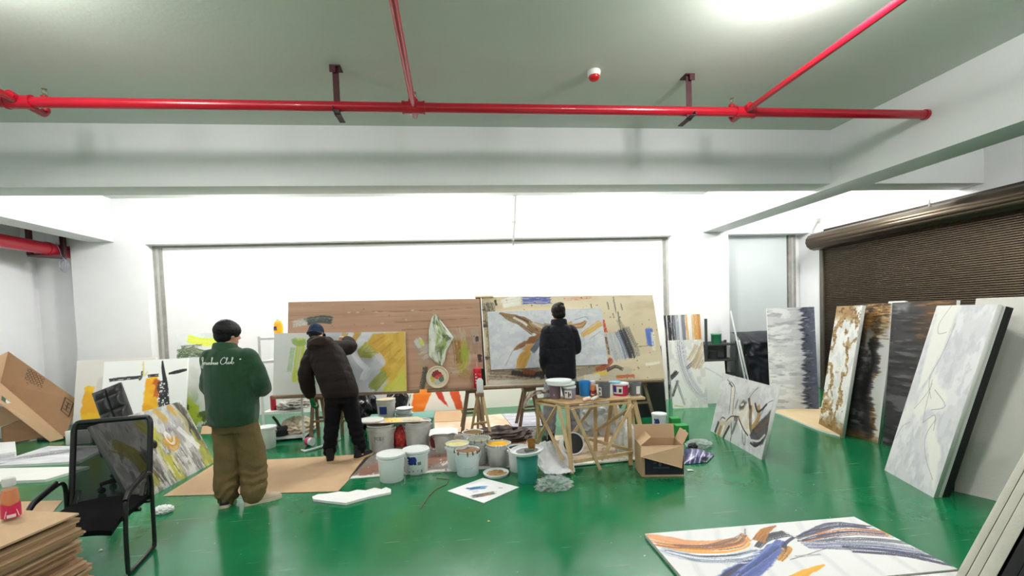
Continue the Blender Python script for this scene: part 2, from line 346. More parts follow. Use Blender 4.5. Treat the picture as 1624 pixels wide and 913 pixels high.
class Paint:                                            # u to the right, v downwards, both 0..1
    def __init__(s, w, h, asp, base, seed=1, mottle=.06, fx=6, fy=6):
        s.w, s.h, s.asp, s.seed = w, h, asp, seed; s.k = 0
        s.U, s.Vv = np.meshgrid(np.linspace(0, 1, w), np.linspace(0, 1, h))
        n = vnoise(h, w, fy, fx, seed, 5)-.5
        s.A = np.clip(np.array(base, float)[None, None, :]/255+(n*2*mottle)[..., None], 0, 1)
    def nz(s, fx, fy, octs=4): s.k += 1; return vnoise(s.h, s.w, fy, fx, s.seed*97+s.k*13, octs)
    def mix(s, c, a):
        c = np.array(c, float)/255 if np.ndim(c) == 1 else c; s.A = s.A*(1-a[..., None])+c*a[..., None]; return s
    def wash(s, c, fx=4, fy=4, lo=.5, hi=.65, alpha=1., mask=None):
        a = ss(lo, hi, s.nz(fx, fy))*alpha
        if mask is not None: a = a*mask
        return s.mix(c, a)
    def stroke(s, pts, wid, c, alpha=1., dry=.3, edge=.25, c2=None, bris=14, rough=.38):
        # pts (u,v); wid in units of the canvas height, single or per point
        P = np.array([tuple(p)+(w_,) for p, w_ in zip(pts, wid if np.ndim(wid) else [wid]*len(pts))], float)
        if len(P) > 2:
            Q = []
            for i in range(len(P)-1):
                a, b, c_, d_ = P[max(i-1, 0)], P[i], P[i+1], P[min(i+2, len(P)-1)]
                for t in (0, .25, .5, .75): Q.append(.5*((2*b)+(c_-a)*t+(2*a-5*b+4*c_-d_)*t*t+(3*b-a-3*c_+d_)*t**3))
            P = np.array(Q+[P[-1]])
        x = s.U*s.asp; y = s.Vv; px, py = P[:, 0]*s.asp, P[:, 1]; wl = np.maximum(P[:, 2], .001)
        n1 = s.nz(10*s.asp, 10, 4)-.5; n2 = s.nz(9*s.asp, 9, 3)-.5
        x = x+n1*rough*wl.max(); y = y+n2*rough*wl.max()
        best = np.full(x.shape, 9.); fin = np.full(x.shape, 9.); ov = np.zeros(x.shape); tt = np.zeros(x.shape); sd = np.zeros(x.shape); L = 0.
        seg = np.hypot(np.diff(px), np.diff(py)); tot = seg.sum()+1e-9
        for i in range(len(P)-1):
            dx, dy = px[i+1]-px[i], py[i+1]-py[i]; l2 = dx*dx+dy*dy+1e-12
            raw = ((x-px[i])*dx+(y-py[i])*dy)/l2; t = np.clip(raw, 0, 1)
            qx, qy = x-px[i]-t*dx, y-py[i]-t*dy; qx0, qy0 = x-px[i], y-py[i]; ww = wl[i]*(1-t)+wl[i+1]*t+1e-6
            d = np.hypot(qx, qy)/ww; m = d < best
            pd = np.abs(dx*qy0-dy*qx0)/math.sqrt(l2)/ww; o = np.zeros(x.shape); ln = math.sqrt(l2)
            if i == 0: o = np.where(raw < 0, -raw*ln/ww, o)
            if i == len(P)-2: o = np.where(raw > 1, (raw-1)*ln/ww, o)
            fin = np.where(m, np.where(o > 0, pd, d), fin); ov = np.where(m, o, ov); best = np.where(m, d, best); tt = np.where(m, (L+t*seg[i])/tot, tt); sd = np.where(m, (dx*qy-dy*qx)/math.sqrt(l2)/ww, sd); L += seg[i]
        a = 1-ss(1-edge, 1, fin)
        s.k += 1; g = vnoise(96, 24, bris*2, 2, s.seed*31+s.k*7, 3)      # bristle streaks along the stroke
        iy = np.clip(((sd+1)/2*95), 0, 95).astype(int); ix = np.clip(tt*23, 0, 23).astype(int); st = g[iy, ix]
        s.k += 1; ge = vnoise(96, 4, bris*1.5, 1, s.seed*17+s.k*3, 3)[:, 1][iy]; a = a*(1-ss(-.12, .12, ov-(ge-.3)*1.3))
        if dry: a = a*ss(dry*.75-.12, dry*.75+.12, st*(1.15-.3*tt))
        col = np.array(c, float)/255
        if c2 is not None: col = col+(np.array(c2, float)/255-col)*ss(.35, .7, st)[..., None]
        else: col = np.clip(col+((st-.5)*.16)[..., None], 0, 1)
        return s.mix(col, a*alpha)
    def poly(s, pts, c, alpha=1., soft=.012, rough=.02, c2=None, streak=None):
        x = s.U*s.asp+(s.nz(12*s.asp, 12, 4)-.5)*rough*2; y = s.Vv+(s.nz(12*s.asp, 12, 4)-.5)*rough*2
        P = [(u*s.asp, v) for u, v in pts]; inside = np.zeros(x.shape, bool); d = np.full(x.shape, 9.)
        for i in range(len(P)):
            (x1, y1), (x2, y2) = P[i], P[(i+1) % len(P)]
            cr = ((y1 > y) != (y2 > y)) & (x < (x2-x1)*(y-y1)/(y2-y1+1e-12)+x1); inside ^= cr
            dx, dy = x2-x1, y2-y1; t = np.clip(((x-x1)*dx+(y-y1)*dy)/(dx*dx+dy*dy+1e-12), 0, 1); d = np.minimum(d, np.hypot(x-x1-t*dx, y-y1-t*dy))
        a = ss(-soft, soft, np.where(inside, d, -d))*alpha; col = np.array(c, float)/255
        if c2 is not None:
            fx, fy = streak or (6, 6); col = col+(np.array(c2, float)/255-col)*ss(.35, .65, s.nz(fx, fy))[..., None]
        return s.mix(col if col.ndim == 3 else col[None, None, :], a)
    def speck(s, c, n, size=.01, box=(0, 0, 1, 1), alpha=1.):
        r = np.random.RandomState(s.seed*5+s.k); s.k += 1
        for _ in range(n):
            u, v = box[0]+r.rand()*(box[2]-box[0]), box[1]+r.rand()*(box[3]-box[1]); q = size*(.4+r.rand())
            s.mix(c, (np.hypot((s.U-u)*s.asp, s.Vv-v) < q)*alpha*1.)
        return s
    def linear(s):
        A = np.clip(s.A, 0, 1); return np.where(A <= .04045, A/12.92, ((A+.055)/1.055)**2.4)
PAINTED = attr_mat()
primed = mat('primed canvas edge', (226, 226, 222), .7, var=.04, vscale=8)
rawback = mat('canvas back and stretcher', (196, 180, 150), .75, var=.08, vscale=6)
blackside = mat('black canvas side', (22, 22, 25), .6)
def slab(name, c00, ex, ey, nrm, th, P, mats=None, parent=None, edge=primed, back=rawback, side_paint=True):
    """painted panel: c00 its top left corner, ex across, ey downwards, nrm towards the viewer; the front is the paint grid"""
    c00, ex, ey, nrm = V(c00), V(ex), V(ey), V(nrm).normalized(); mb = MB()
    cols = []
    if P is None:
        mb.frame(c00-nrm*th, ex, ey, nrm*th, 0, .004, 2); o = mb.build(name, [edge], parent); return o
    w, h = P.w, P.h
    A = [c00.x+0*P.U+ex.x*P.U+ey.x*P.Vv, c00.y+ex.y*P.U+ey.y*P.Vv, c00.z+ex.z*P.U+ey.z*P.Vv]
    vs = np.stack(A, -1).reshape(-1, 3); ii = np.arange(w*h).reshape(h, w)
    q = np.stack([ii[1:, :-1], ii[1:, 1:], ii[:-1, 1:], ii[:-1, :-1]], -1).reshape(-1, 4)
    me = bpy.data.meshes.new(name); n0 = len(vs)
    cor = [c00, c00+ex, c00+ex+ey, c00+ey]; ext = cor+[p-nrm*th for p in cor]
    allv = np.vstack([vs, np.array([list(p) for p in ext])])
    sidef = np.array([[n0+i, n0+4+i, n0+4+(i+1) % 4, n0+(i+1) % 4] for i in range(4)]+[[n0+4, n0+7, n0+6, n0+5]])
    fs = np.vstack([q, sidef]); o0 = org(parent) if parent else (c00+ex+ey+c00+ey)/2-nrm*th/2
    allv = allv-np.array(list(o0))
    me.vertices.add(len(allv)); me.vertices.foreach_set('co', allv.astype(np.float32).ravel())
    me.loops.add(len(fs)*4); me.loops.foreach_set('vertex_index', fs.astype(np.int32).ravel())
    me.polygons.add(len(fs)); me.polygons.foreach_set('loop_start', np.arange(0, len(fs)*4, 4, dtype=np.int32))
    me.polygons.foreach_set('material_index', np.array([0]*len(q)+[1]*4+[2], np.int32)); me.update(calc_edges=True); me.validate()
    for m in (PAINTED, edge, back): me.materials.append(m)
    C = np.ones((len(allv), 4), np.float32); C[:n0, :3] = P.linear().reshape(-1, 3)
    a = me.color_attributes.new('paint', 'FLOAT_COLOR', 'POINT'); a.data.foreach_set('color', C.ravel())
    o = bpy.data.objects.new(name, me); COL.objects.link(o)
    if parent: o.parent = parent
    else: o.location = o0
    ORG[o.name] = V(o0); return o
def lean(bl, br, tl, tr, ang, z0=0.):
    """a rectangle standing on its lower edge (pixels bl, br on the level z0), leaning back by ang degrees; returns top left, across, down, normal"""
    b0, b1 = (fl(*bl, z0) if not isinstance(bl, V) else bl), (fl(*br, z0) if not isinstance(br, V) else br)
    ex = b1-b0; e = ex.normalized(); back = V((0, 0, 1)).cross(e); back.z = 0; back.normalize()
    if back.dot(b0-O) < 0: back = -back
    a = math.radians(ang); up = V((0, 0, 1))*math.cos(a)+back*math.sin(a); n = -(back*math.cos(a)-V((0, 0, 1))*math.sin(a))
    hs = [(on(*p, b0, n)-q).dot(up) for p, q in ((tl, b0), (tr, b1)) if p]; h = sum(hs)/len(hs)
    return b0+up*h, ex, -up*h, n
# ------------------------------------------------------------------ paintings and boards
wood_edge = mat('plywood edge', (190, 160, 120), .75, var=.1, vscale=20)
def canvas(name, label, cat, q, th, P, group=None, **k):
    o = slab(name, q[0], q[1], q[2], q[3], th, P, **k); return tag(o, label, cat, group)
# the big brown board
QB = lean(aY(455, 626, 6.02), aY(768, 613, 6.06), (457, 480), (765, 472), 11)
asp = QB[1].length/QB[2].length
P = Paint(330, 150, asp, (186, 146, 120), 3, .03, 3, 3)
P.mix((204, 164, 138), ss(.45, .7, P.nz(2, 26, 5))*.55); P.mix((156, 118, 96), ss(.5, .8, P.nz(3, 40, 5))*.45)
for v in (.12, .24, .33): P.stroke([(.3+v, v), (.6, v+.01), (.99, v-.02)], .008, (110, 80, 66), .5, .5, .6, None, 3)
P.stroke([(.03, .24), (.09, .22)], .045, (205, 208, 204), .8, .4); P.stroke([(.1, .22), (.16, .2), (.215, .21)], .05, (74, 82, 78), .95, .15, .3, (50, 62, 58))
P.stroke([(.08, .2), (.12, .19), (.2, .19)], .018, (92, 108, 98), .7, .5)
for u, v in ((.3, .13), (.345, .13), (.44, .13), (.63, .12), (.47, .26)): P.stroke([(u, v), (u+.012, v)], .01, (205, 180, 160), .9, .2)
P.stroke([(.67, .45), (.7, .72)], .09, (170, 150, 136), .5, .5); P.stroke([(.685, .6), (.73, .56)], .08, (196, 190, 182), .75, .5); P.stroke([(.66, .46), (.675, .52)], .05, (206, 212, 206), .9, .3); P.stroke([(.675, .46), (.68, .51)], .026, (205, 216, 70), .9, .3)
P.stroke([(.695, .76), (.685, .88), (.67, .99)], .035, (66, 66, 52), .95, .35, .3, (88, 84, 66))
P.stroke([(.86, .4), (.88, .68), (.84, .72)], .14, (190, 184, 166), .5, .55)
P.stroke([(.9, .5), (.89, .72), (.87, .78)], .085, (160, 132, 52), .8, .35, .5, (186, 190, 60)); P.stroke([(.86, .48), (.865, .6), (.87, .72)], .05, (142, 104, 40), .8, .35); P.stroke([(.91, .56), (.9, .7)], .05, (150, 170, 50), .8, .4); P.stroke([(.89, .84), (.91, .87)], .07, (150, 130, 60), .6, .4)
P.stroke([(.955, .45), (.965, .6)], .1, (150, 124, 110), .7, .4); P.stroke([(.96, .36), (.975, .5)], .05, (176, 160, 152), .7, .5); P.stroke([(.973, .44), (.976, .49)], .02, (50, 40, 40), .9, .2); P.stroke([(.98, .64), (.985, .72)], .022, (52, 28, 36), .95, .2); P.stroke([(.985, .66), (.995, .65)], .014, (52, 28, 36), .9, .2)
P.speck((214, 190, 172), 22, .005, alpha=.8); P.speck((70, 52, 46), 40, .005, alpha=.7)
board1 = canvas('plywood_board', 'large brown paint-smeared plywood board leaning on the trestles', 'board', QB, .018, P, edge=wood_edge, back=wood_edge)
# the beige board
QE = lean(aY(772, 611, 6.05), aY(1055, 600, 6.12), (763, 473), (1038, 465), 15)
asp = QE[1].length/QE[2].length
P = Paint(320, 160, asp, (216, 200, 168), 4, .025, 5, 5)
P.mix((196, 178, 146), ss(.5, .72, P.nz(5, 9, 5))*.6); P.mix((228, 216, 188), ss(.5, .7, P.nz(4, 4, 5))*.5)
cr = ss(.62, .72, P.nz(9, 26, 5))
P.mix((60, 54, 44), cr*ss(.11, .0, P.U)*.9)
for u in (.02, .05): P.stroke([(u, .08), (u+.01, .5), (u+.005, .95)], .05, (120, 108, 84), .7, .55, .5, (60, 52, 44))
P.stroke([(.075, .04), (.08, .1)], .014, (40, 38, 34), .9, .2)
P.stroke([(.12, .08), (.21, .05)], .06, (236, 234, 226), .9, .25); P.stroke([(.235, .05), (.385, .05)], .045, (62, 80, 158), .95, .2, .2, (100, 118, 190)); P.stroke([(.47, .04), (.63, .03)], .02, (220, 120, 100), .7, .6)
for u, v, l in ((.62, .1, .06), (.72, .08, .09), (.76, .02, .2), (.775, .2, .25), (.745, .22, .05), (.8, .1, .08)): P.stroke([(u, v), (u+.004, v+l)], .009, (70, 64, 56), .8, .45, .5)
P.stroke([(.02, .93), (.14, .87), (.3, .9), (.55, .91), (.8, .93)], .085, (196, 186, 164), .9, .3); P.stroke([(.02, .88), (.17, .9), (.28, .88)], .07, (112, 98, 84), .9, .35, .3, (180, 160, 130))
P.stroke([(.14, .87), (.24, .9), (.34, .88)], .035, (56, 46, 40), .95, .2); P.stroke([(.2, .86), (.26, .88)], .03, (150, 84, 52), .95, .25); P.stroke([(.29, .93), (.36, .92)], .03, (50, 46, 46), .9, .3); P.stroke([(.02, .97), (.2, .98)], .04, (214, 206, 190), .9, .3)
P.stroke([(.5, .9), (.6, .86)], .05, (150, 140, 120), .8, .35); P.stroke([(.61, .87), (.66, .84), (.7, .76)], .035, (190, 92, 48), .95, .2, .2, (150, 70, 40)); P.stroke([(.59, .92), (.67, .91)], .025, (238, 196, 60), .9, .3); P.stroke([(.54, .97), (.62, .95)], .05, (226, 220, 206), .9, .25); P.stroke([(.72, .96), (.82, .955)], .022, (196, 104, 58), .95, .15)
P.stroke([(.68, .3), (.69, .44)], .022, (196, 52, 40), .9, .3); P.stroke([(.685, .5), (.695, .7)], .02, (60, 40, 40), .7, .5); P.stroke([(.67, .88), (.72, .84), (.76, .88)], .022, (60, 40, 36), .85, .4)
P.stroke([(.735, .47), (.75, .74)], .1, (198, 202, 208), .95, .12, .2, (168, 174, 184)); P.stroke([(.765, .44), (.79, .6), (.8, .74)], .05, (110, 120, 140), .9, .3); P.stroke([(.785, .42), (.81, .6), (.825, .74)], .045, (44, 46, 54), .95, .35); P.stroke([(.815, .4), (.84, .56), (.86, .72)], .04, (92, 92, 92), .8, .5); P.stroke([(.77, .3), (.8, .42)], .03, (90, 84, 72), .6, .6)
P.stroke([(.945, .42), (.945, .56), (.94, .6)], .052, (88, 122, 200), .95, .15, .25, (66, 96, 180)); P.stroke([(.965, .46), (.96, .66)], .025, (236, 232, 216), .9, .3); P.stroke([(.9, .83), (.98, .81)], .02, (240, 236, 222), .9, .3)
P.stroke([(.87, .62), (.97, .61)], .006, (80, 74, 60), .6, .4); P.speck((60, 54, 46), 120, .006, alpha=.7); P.speck((200, 100, 70), 14, .006)
board2 = canvas('plywood_board', 'large beige paint-stained board leaning on the trestles, right of the brown one', 'board', QE, .018, P, edge=mat('pale ply edge', (214, 196, 156), .7), back=wood_edge)
mb = MB(); a = QE[0]+QE[1]*-.012; mb.frame(a+V((0, .02, 0)), QB[1]*.05, QE[3]*-.02, V((0, 0, .02)))   # small batten over the joint
# painting on the brown board
def off(q, d): return (q[0]+q[3]*d, q[1], q[2], q[3])
q = lean(aY(433, 626.5, 5.93), aY(645, 620, 5.97), (437, 530), (645, 523.5), 11)
asp = q[1].length/q[2].length
P = Paint(330, 160, asp, (198, 200, 206), 5, .04, 4, 4)
P.wash((222, 226, 230), 3, 3, .45, .62, .8); P.mix((226, 230, 226), ss(.42, .2, P.U)*.8); P.mix((182, 186, 200), ss(.45, .55, P.U)*ss(.8, .6, P.U)*ss(.3, .6, P.Vv)*.7)
P.stroke([(.2, .12), (.165, .78)], .075, (188, 204, 62), .95, .1, .15, (206, 216, 92)); P.stroke([(.145, .1), (.17, .17), (.23, .15)], .055, (140, 176, 88), .85, .35); P.stroke([(.14, .25), (.115, .62)], .04, (150, 192, 130), .7, .4); P.stroke([(.19, .24), (.17, .6)], .035, (206, 210, 200), .6, .4); P.stroke([(.25, .66), (.27, .96)], .04, (150, 190, 140), .65, .45); P.stroke([(.32, .6), (.3, .98)], .05, (120, 176, 120), .5, .5); P.stroke([(.28, .1), (.27, .3)], .03, (200, 214, 60), .8, .3)
P.stroke([(.52, .1), (.47, .5)], .08, (232, 234, 238), .8, .3)
P.stroke([(.535, .02), (.5, .17)], .05, (196, 150, 60), .9, .2); P.stroke([(.635, .0), (.58, .16)], .06, (196, 152, 66), .9, .2); P.stroke([(.58, .02), (.55, .2)], .05, (222, 224, 230), .9, .2)
P.poly([(.745, .04), (1, .0), (1, .3), (.86, .58), (.78, .38), (.7, .2)], (206, 160, 52), .95, .02, .02, (220, 178, 70), (16, 3)); P.poly([(.8, .62), (1, .25), (1, 1), (.86, .8)], (206, 162, 48), .95, .03, .03, (222, 184, 74), (10, 6))
for k in range(9): u = .74+.03*k; P.stroke([(u+.1, .06+.06*k), (u, .2+.08*k)], .02, (228, 188, 92) if k % 2 else (182, 136, 44), .6, .5)
P.stroke([(.71, .22), (.66, .36), (.76, .36)], .085, (172, 170, 66), .9, .15, .3, (150, 154, 70)); P.stroke([(.83, .72), (.74, .92)], .1, (140, 150, 66), .9, .15, .3, (160, 166, 80)); P.stroke([(.77, .4), (.8, .52), (.7, .62)], .085, (206, 208, 218), .9, .2)
P.stroke([(.6, .36), (.64, .5), (.69, .6)], .055, (228, 230, 238), .95, .15); P.stroke([(.7, .6), (.66, .78)], .05, (232, 234, 240), .85, .35); P.stroke([(.72, .64), (.69, .78)], .035, (212, 216, 226), .8, .4)
P.poly([(.86, .86), (1, .7), (1, 1), (.8, 1)], (190, 192, 60), .9, .03, .04, (206, 206, 90), (14, 4)); P.stroke([(1, .45), (.85, .85)], .05, (216, 178, 70), .7, .4); P.stroke([(.98, .66), (.86, .98)], .045, (206, 204, 78), .7, .4)
canvas('painting', 'wide painting with lime and ochre strokes propped on the brown board', 'painting', q, .03, P)
# painting on the beige board
q = lean(V(QE[0]+QE[1]*.03+QE[2]*.875)+QE[3]*.045, V(QE[0]+QE[1]*.68+QE[2]*.83)+QE[3]*.045, None, None, 15) if 0 else None
n = QE[3]; p0 = QE[0]+n*.035
A_, B_, C_, D_ = [on(*p, p0, n) for p in ((773, 494), (955.5, 487), (962, 577), (779, 585))]
ex = ((B_-A_)+(C_-D_))/2; ey = ((D_-A_)+(C_-B_))/2; ey = ey-ex*(ey.dot(ex)/ex.length_squared)
q = (A_, ex, ey, n); asp = ex.length/ey.length
P = Paint(300, 150, asp, (204, 208, 216), 6, .04, 20, 16)
P.wash((220, 222, 228), 4, 4, .45, .6, .7); P.wash((190, 196, 204), 30, 18, .5, .7, .5); P.wash((230, 230, 226), 24, 16, .56, .7, .5)
B1, B2 = (150, 114, 62), (112, 78, 42)
P.stroke([(.1, .03), (.19, .1), (.27, .13), (.33, .2), (.38, .3), (.44, .38)], [.02, .045, .05, .06, .075, .09], B1, .95, .12, .15, B2)
P.stroke([(.12, .07), (.2, .17), (.26, .22), (.31, .3), (.37, .38)], [.015, .03, .035, .04, .06], B2, .95, .15, .2, B1); P.stroke([(.22, .12), (.29, .2), (.33, .27)], .022, (226, 222, 214), .95, .2); P.stroke([(.24, .1), (.34, .2), (.42, .36)], .012, (70, 48, 30), .9, .3)
P.stroke([(.35, .2), (.42, .28), (.52, .33)], [.02, .06, .05], (150, 112, 66), .9, .2, .2, (206, 190, 160)); P.stroke([(.38, .22), (.46, .32)], .022, (220, 212, 196), .9, .2)
P.poly([(.19, .7), (.25, .57), (.32, .53), (.3, .62), (.25, .68)], (130, 84, 52), .95, .01, .02, (150, 104, 70)); P.poly([(.3, .58), (.34, .47), (.44, .42), (.42, .52), (.37, .6)], (146, 92, 50), .95, .01, .02, (170, 120, 76)); P.poly([(.27, .68), (.31, .6), (.36, .58), (.38, .66), (.33, .72)], (220, 164, 92), .95, .02, .02, (230, 200, 160))
P.stroke([(.33, .74), (.28, .82), (.25, 1)], [.06, .1, .085], (204, 148, 58), .95, .08, .25, (222, 178, 100)); P.stroke([(.45, .48), (.4, .62), (.36, .72)], .05, (90, 102, 120), .9, .25)
P.stroke([(.7, .32), (.8, .3), (.85, .22)], [.03, .06, .02], (190, 138, 56), .95, .1, .2, (150, 100, 46)); P.stroke([(.72, .24), (.64, .33)], .03, (196, 150, 70), .9, .2); P.stroke([(.98, .27), (.9, .36), (.8, .48)], [.07, .065, .05], (214, 166, 76), .95, .08, .35, (226, 190, 120)); P.stroke([(.99, .38), (.86, .5)], .03, (226, 222, 214), .9, .2)
P.stroke([(.75, .2), (.85, .15), (.87, .2)], .006, (90, 90, 90), .6, .2); P.stroke([(.16, .8), (.19, .7), (.12, .95)], .005, (110, 110, 120), .6, .2); P.stroke([(.48, .26), (.54, .28)], .03, (140, 124, 104), .8, .3); P.stroke([(.86, .56), (.97, .42)], .006, (150, 150, 158), .6, .2)
canvas('painting', 'grey painting of brown and ochre wings fixed to the beige board', 'painting', q, .03, P)
# back wall, low: orange petals canvas lying on its long side
q = lean((598, 655), (833, 641), None, None, 6) if 0 else None
b0, b1 = V((fl(598, 654).x, 7.72, 0)), V((fl(833, 641).x, 7.80, 0)); q = lean(b0, b1, (598, 590), (833, 580), 10)
asp = q[1].length/q[2].length
P = Paint(260, 90, asp, (240, 238, 234), 7, .012, 4, 4); P.poly([(0, 0), (.12, 0), (.12, 1), (0, 1)], (196, 198, 204), .9, .02)
P.poly([(.225, 1), (.25, .6), (.29, .2), (.4, .2), (.36, .6), (.31, 1)], (238, 122, 26), .97, .01, .02, (246, 150, 60)); P.poly([(.37, .2), (.42, .3), (.44, .6), (.475, .92), (.42, .74), (.39, .5)], (196, 52, 36), .95, .01, .02); P.poly([(.46, .2), (.53, .2), (.55, .6), (.575, 1), (.53, 1), (.49, .6)], (236, 120, 34), .97, .01, .02, (216, 84, 40)); P.stroke([(.14, .3), (.18, .95)], .05, (210, 200, 120), .5, .5)
canvas('painting', 'low white canvas with orange petals standing on the floor behind the trestles', 'painting', q, .03, P)
# tall green one, left
b0 = fl(307, 668); q = lean(V((b0.x, 7.6, 0)), V((b0.x+.75, 7.62, 0)), (306, 529), None, 6)
q = (q[0], q[1], q[2], q[3])
P = Paint(110, 190, q[1].length/q[2].length, (216, 222, 222), 8, .05, 4, 5); P.wash((196, 206, 200), 3, 5, .45, .6, .6)
P.stroke([(.25, .06), (.6, .1), (.9, .08)], .05, (222, 232, 70), .95, .15); P.stroke([(.05, .2), (.3, .18), (.6, .22), (.95, .2)], .04, (110, 126, 92), .9, .35, .3, (60, 74, 50)); P.stroke([(.0, .24), (.35, .23), (.8, .25)], .025, (60, 76, 50), .85, .4); P.stroke([(.1, .14), (.5, .13)], .02, (60, 66, 50), .7, .5)
P.wash((150, 176, 130), 4, 6, .5, .65, .7, ss(.5, .8, P.Vv)); P.wash((70, 96, 40), 6, 10, .48, .6, .95, ss(.66, .76, P.Vv)); P.wash((176, 196, 60), 7, 7, .5, .62, .95, ss(.6, .8, P.Vv)); P.wash((40, 54, 30), 9, 9, .58, .66, .9, ss(.74, .84, P.Vv))
canvas('painting', 'tall misty green landscape canvas against the back wall, behind the man in the green fleece', 'painting', q, .03, P)
# two canvases with orange and black blocks, left
q = lean(V((-5.78, 7.25, 0)), V((-5.78+1.15, 7.22, 0)), (119, 571.5), None, 9); asp = q[1].length/q[2].length
P = Paint(150, 150, asp, (226, 222, 216), 9, .012, 3, 3)
P.poly([(.09, .54), (.12, .36), (.24, .35), (.25, .53), (.42, .54), (.42, .82), (.08, .84)], (236, 170, 28), .97, .01, .03, (246, 196, 40), (4, 8)); P.stroke([(.1, .83), (.4, .81)], .02, (110, 50, 20), .8, .3); P.poly([(.03, .83), (.5, .82), (.5, 1), (.02, 1)], (34, 32, 34), .97, .01, .03, (60, 56, 56), (8, 3)); P.poly([(.27, .25), (.4, .2), (.4, .6), (.27, .6)], (206, 200, 194), .7, .02)
canvas('painting', 'narrow-looking off-white canvas with an orange block over black, half behind another', 'painting', q, .03, P)
q = lean(V((-5.13, 6.86, 0)), V((-4.0, 6.9, 0)), (152, 573), (293, 569), 11); asp = q[1].length/q[2].length
P = Paint(210, 190, asp, (242, 241, 239), 10, .008, 3, 3)
P.stroke([(.08, .235), (.2, .225), (.44, .215)], .022, (30, 30, 34), .97, .12, .15, (60, 60, 64), 8); P.stroke([(.455, .14), (.45, .22), (.425, .25)], .013, (60, 60, 64), .9, .25)
P.poly([(.49, .23), (.65, .22), (.66, .8), (.5, .95)], (240, 166, 20), .97, .012, .03, (250, 188, 36), (6, 10)); P.stroke([(.46, .02), (.48, .2), (.52, .15)], .012, (220, 196, 90), .7, .4); P.stroke([(.53, .205), (.65, .2)], .02, (36, 30, 26), .95, .15)
P.stroke([(.61, .28), (.66, .32), (.64, .46)], .045, (196, 86, 30), .9, .35); P.stroke([(.69, .02), (.71, .16), (.76, .4), (.8, .8)], [.01, .025, .03, .03], (22, 22, 26), .97, .2, .2, (50, 50, 56), 10); P.poly([(.65, .28), (.72, .26), (.76, .5), (.8, .8), (.66, .84), (.655, .5)], (30, 29, 32), .96, .01, .05, (64, 62, 64), (10, 10)); P.stroke([(.78, .19), (.88, .17), (.99, .15)], [.015, .025, .016], (28, 28, 32), .97, .25, .2, None, 8); P.speck((235, 235, 235), 40, .008, (.66, .3, .8, .7))
canvas('painting', 'white canvas with orange and black brush blocks and a black bar, behind the leather chair', 'painting', q, .03, P)
# abstract grey yellow canvas, left
q = lean(fl(213, 801.5), fl(341, 732), (166, 668), (304, 632), 24); asp = q[1].length/q[2].length
P = Paint(280, 200, asp, (176, 174, 172), 11, .1, 14, 5)
P.wash((226, 224, 222), 16, 5, .48, .6, .8); P.wash((110, 106, 104), 26, 6, .56, .68, .7); P.mix((206, 206, 206), ss(.45, .0, P.Vv)*.5)
P.mix((196, 190, 60), ss(.42, .52, P.nz(7, 4))*ss(.42, .5, P.U)*ss(.62, .52, P.U)*.9*ss(.1, .3, P.Vv)); P.stroke([(.1, .3), (.22, .5), (.28, .9)], .1, (150, 146, 40), .8, .35); P.stroke([(.3, .5), (.35, .9)], .07, (70, 66, 60), .7, .45); P.stroke([(.4, .12), (.52, .42)], .08, (200, 198, 60), .8, .35)
P.stroke([(.57, .44), (.62, .55), (.7, .48)], .085, (206, 142, 30), .95, .2, .3, (226, 170, 60)); P.stroke([(.63, .02), (.69, .2)], .06, (206, 160, 60), .85, .3); P.stroke([(.8, .02), (.84, .16)], .05, (206, 156, 50), .9, .25)
for k in range(34): a = k*2.4; q_ = .25+.75*((k*.618) % 1); P.stroke([(.62+.055*q_*math.cos(a), .4+.13*q_*math.sin(a)), (.62+.055*q_*math.cos(a)+.012, .4+.13*q_*math.sin(a)+.03)], .011, (238, 236, 232), .85, .4, .4, None, 14, .8)
P.poly([(.86, .0), (.97, .0), (1, .95), (.93, .7)], (84, 80, 62), .85, .02, .05, (44, 42, 38), (30, 4)); P.wash((170, 168, 70), 24, 4, .5, .6, .9, ss(.84, .88, P.U)); P.poly([(.9, .62), (1, .62), (1, 1), (.84, 1)], (196, 192, 80), .85, .03, .06, (150, 150, 60), (14, 5)); P.stroke([(.86, .1), (.9, .3), (.85, .45)], .05, (196, 184, 140), .85, .3); P.stroke([(.78, .36), (.9, .7)], .05, (232, 230, 228), .9, .3)
for k in range(26): u = .3+.6*(k*.377 % 1); v = .55+.4*(k*.61 % 1); P.stroke([(u, v), (u+.01, v+.16)], .014, (236, 235, 234) if k % 3 else (90, 88, 88), .7, .5)
canvas('painting', 'grey and yellow textured abstract canvas leaning back behind the mesh chair', 'painting', q, .035, P)
# right-hand corner
b0 = fl(1050, 640); q = lean(V((3.5, 7.62, 0)), V((4.5, 7.6, 0)), (1048, 499), (1125, 498.5), 5); asp = q[1].length/q[2].length
P = Paint(130, 210, asp, (236, 236, 236), 12, .02, 3, 3)
for u, w, c in ((.33, .02, (20, 20, 24)), (.4, .03, (18, 18, 24)), (.46, .015, (40, 40, 46)), (.5, .018, (70, 74, 84)), (.55, .03, (150, 156, 166)), (.62, .03, (196, 198, 204)), (.67, .03, (110, 116, 128)), (.73, .02, (206, 160, 100)), (.79, .03, (226, 224, 222)), (.86, .03, (206, 170, 120)), (.93, .045, (206, 150, 84)), (.985, .03, (190, 128, 60))): P.stroke([(u, 0), (u+.01, .5), (u, 1)], w*.9, c, .95, .35, .3, None, 8, .3)
canvas('painting', 'white canvas with vertical black, grey and orange stripes against the right column', 'painting', q, .03, P)
q = lean(fl(1003, 663), fl(1058, 659), None, (1064, 546), 7)
mb = MB(); mb.frame(q[0]-q[3]*.04, q[1], q[2], q[3]*.04, 0, .004); mb.frame(q[0]-q[3]*.042+q[2]*-.004, q[1], q[2]*.02, q[3]*.044, 1); mb.frame(q[0]+q[1]*.985-q[3]*.042, q[1]*.016, q[2], q[3]*.044, 2)
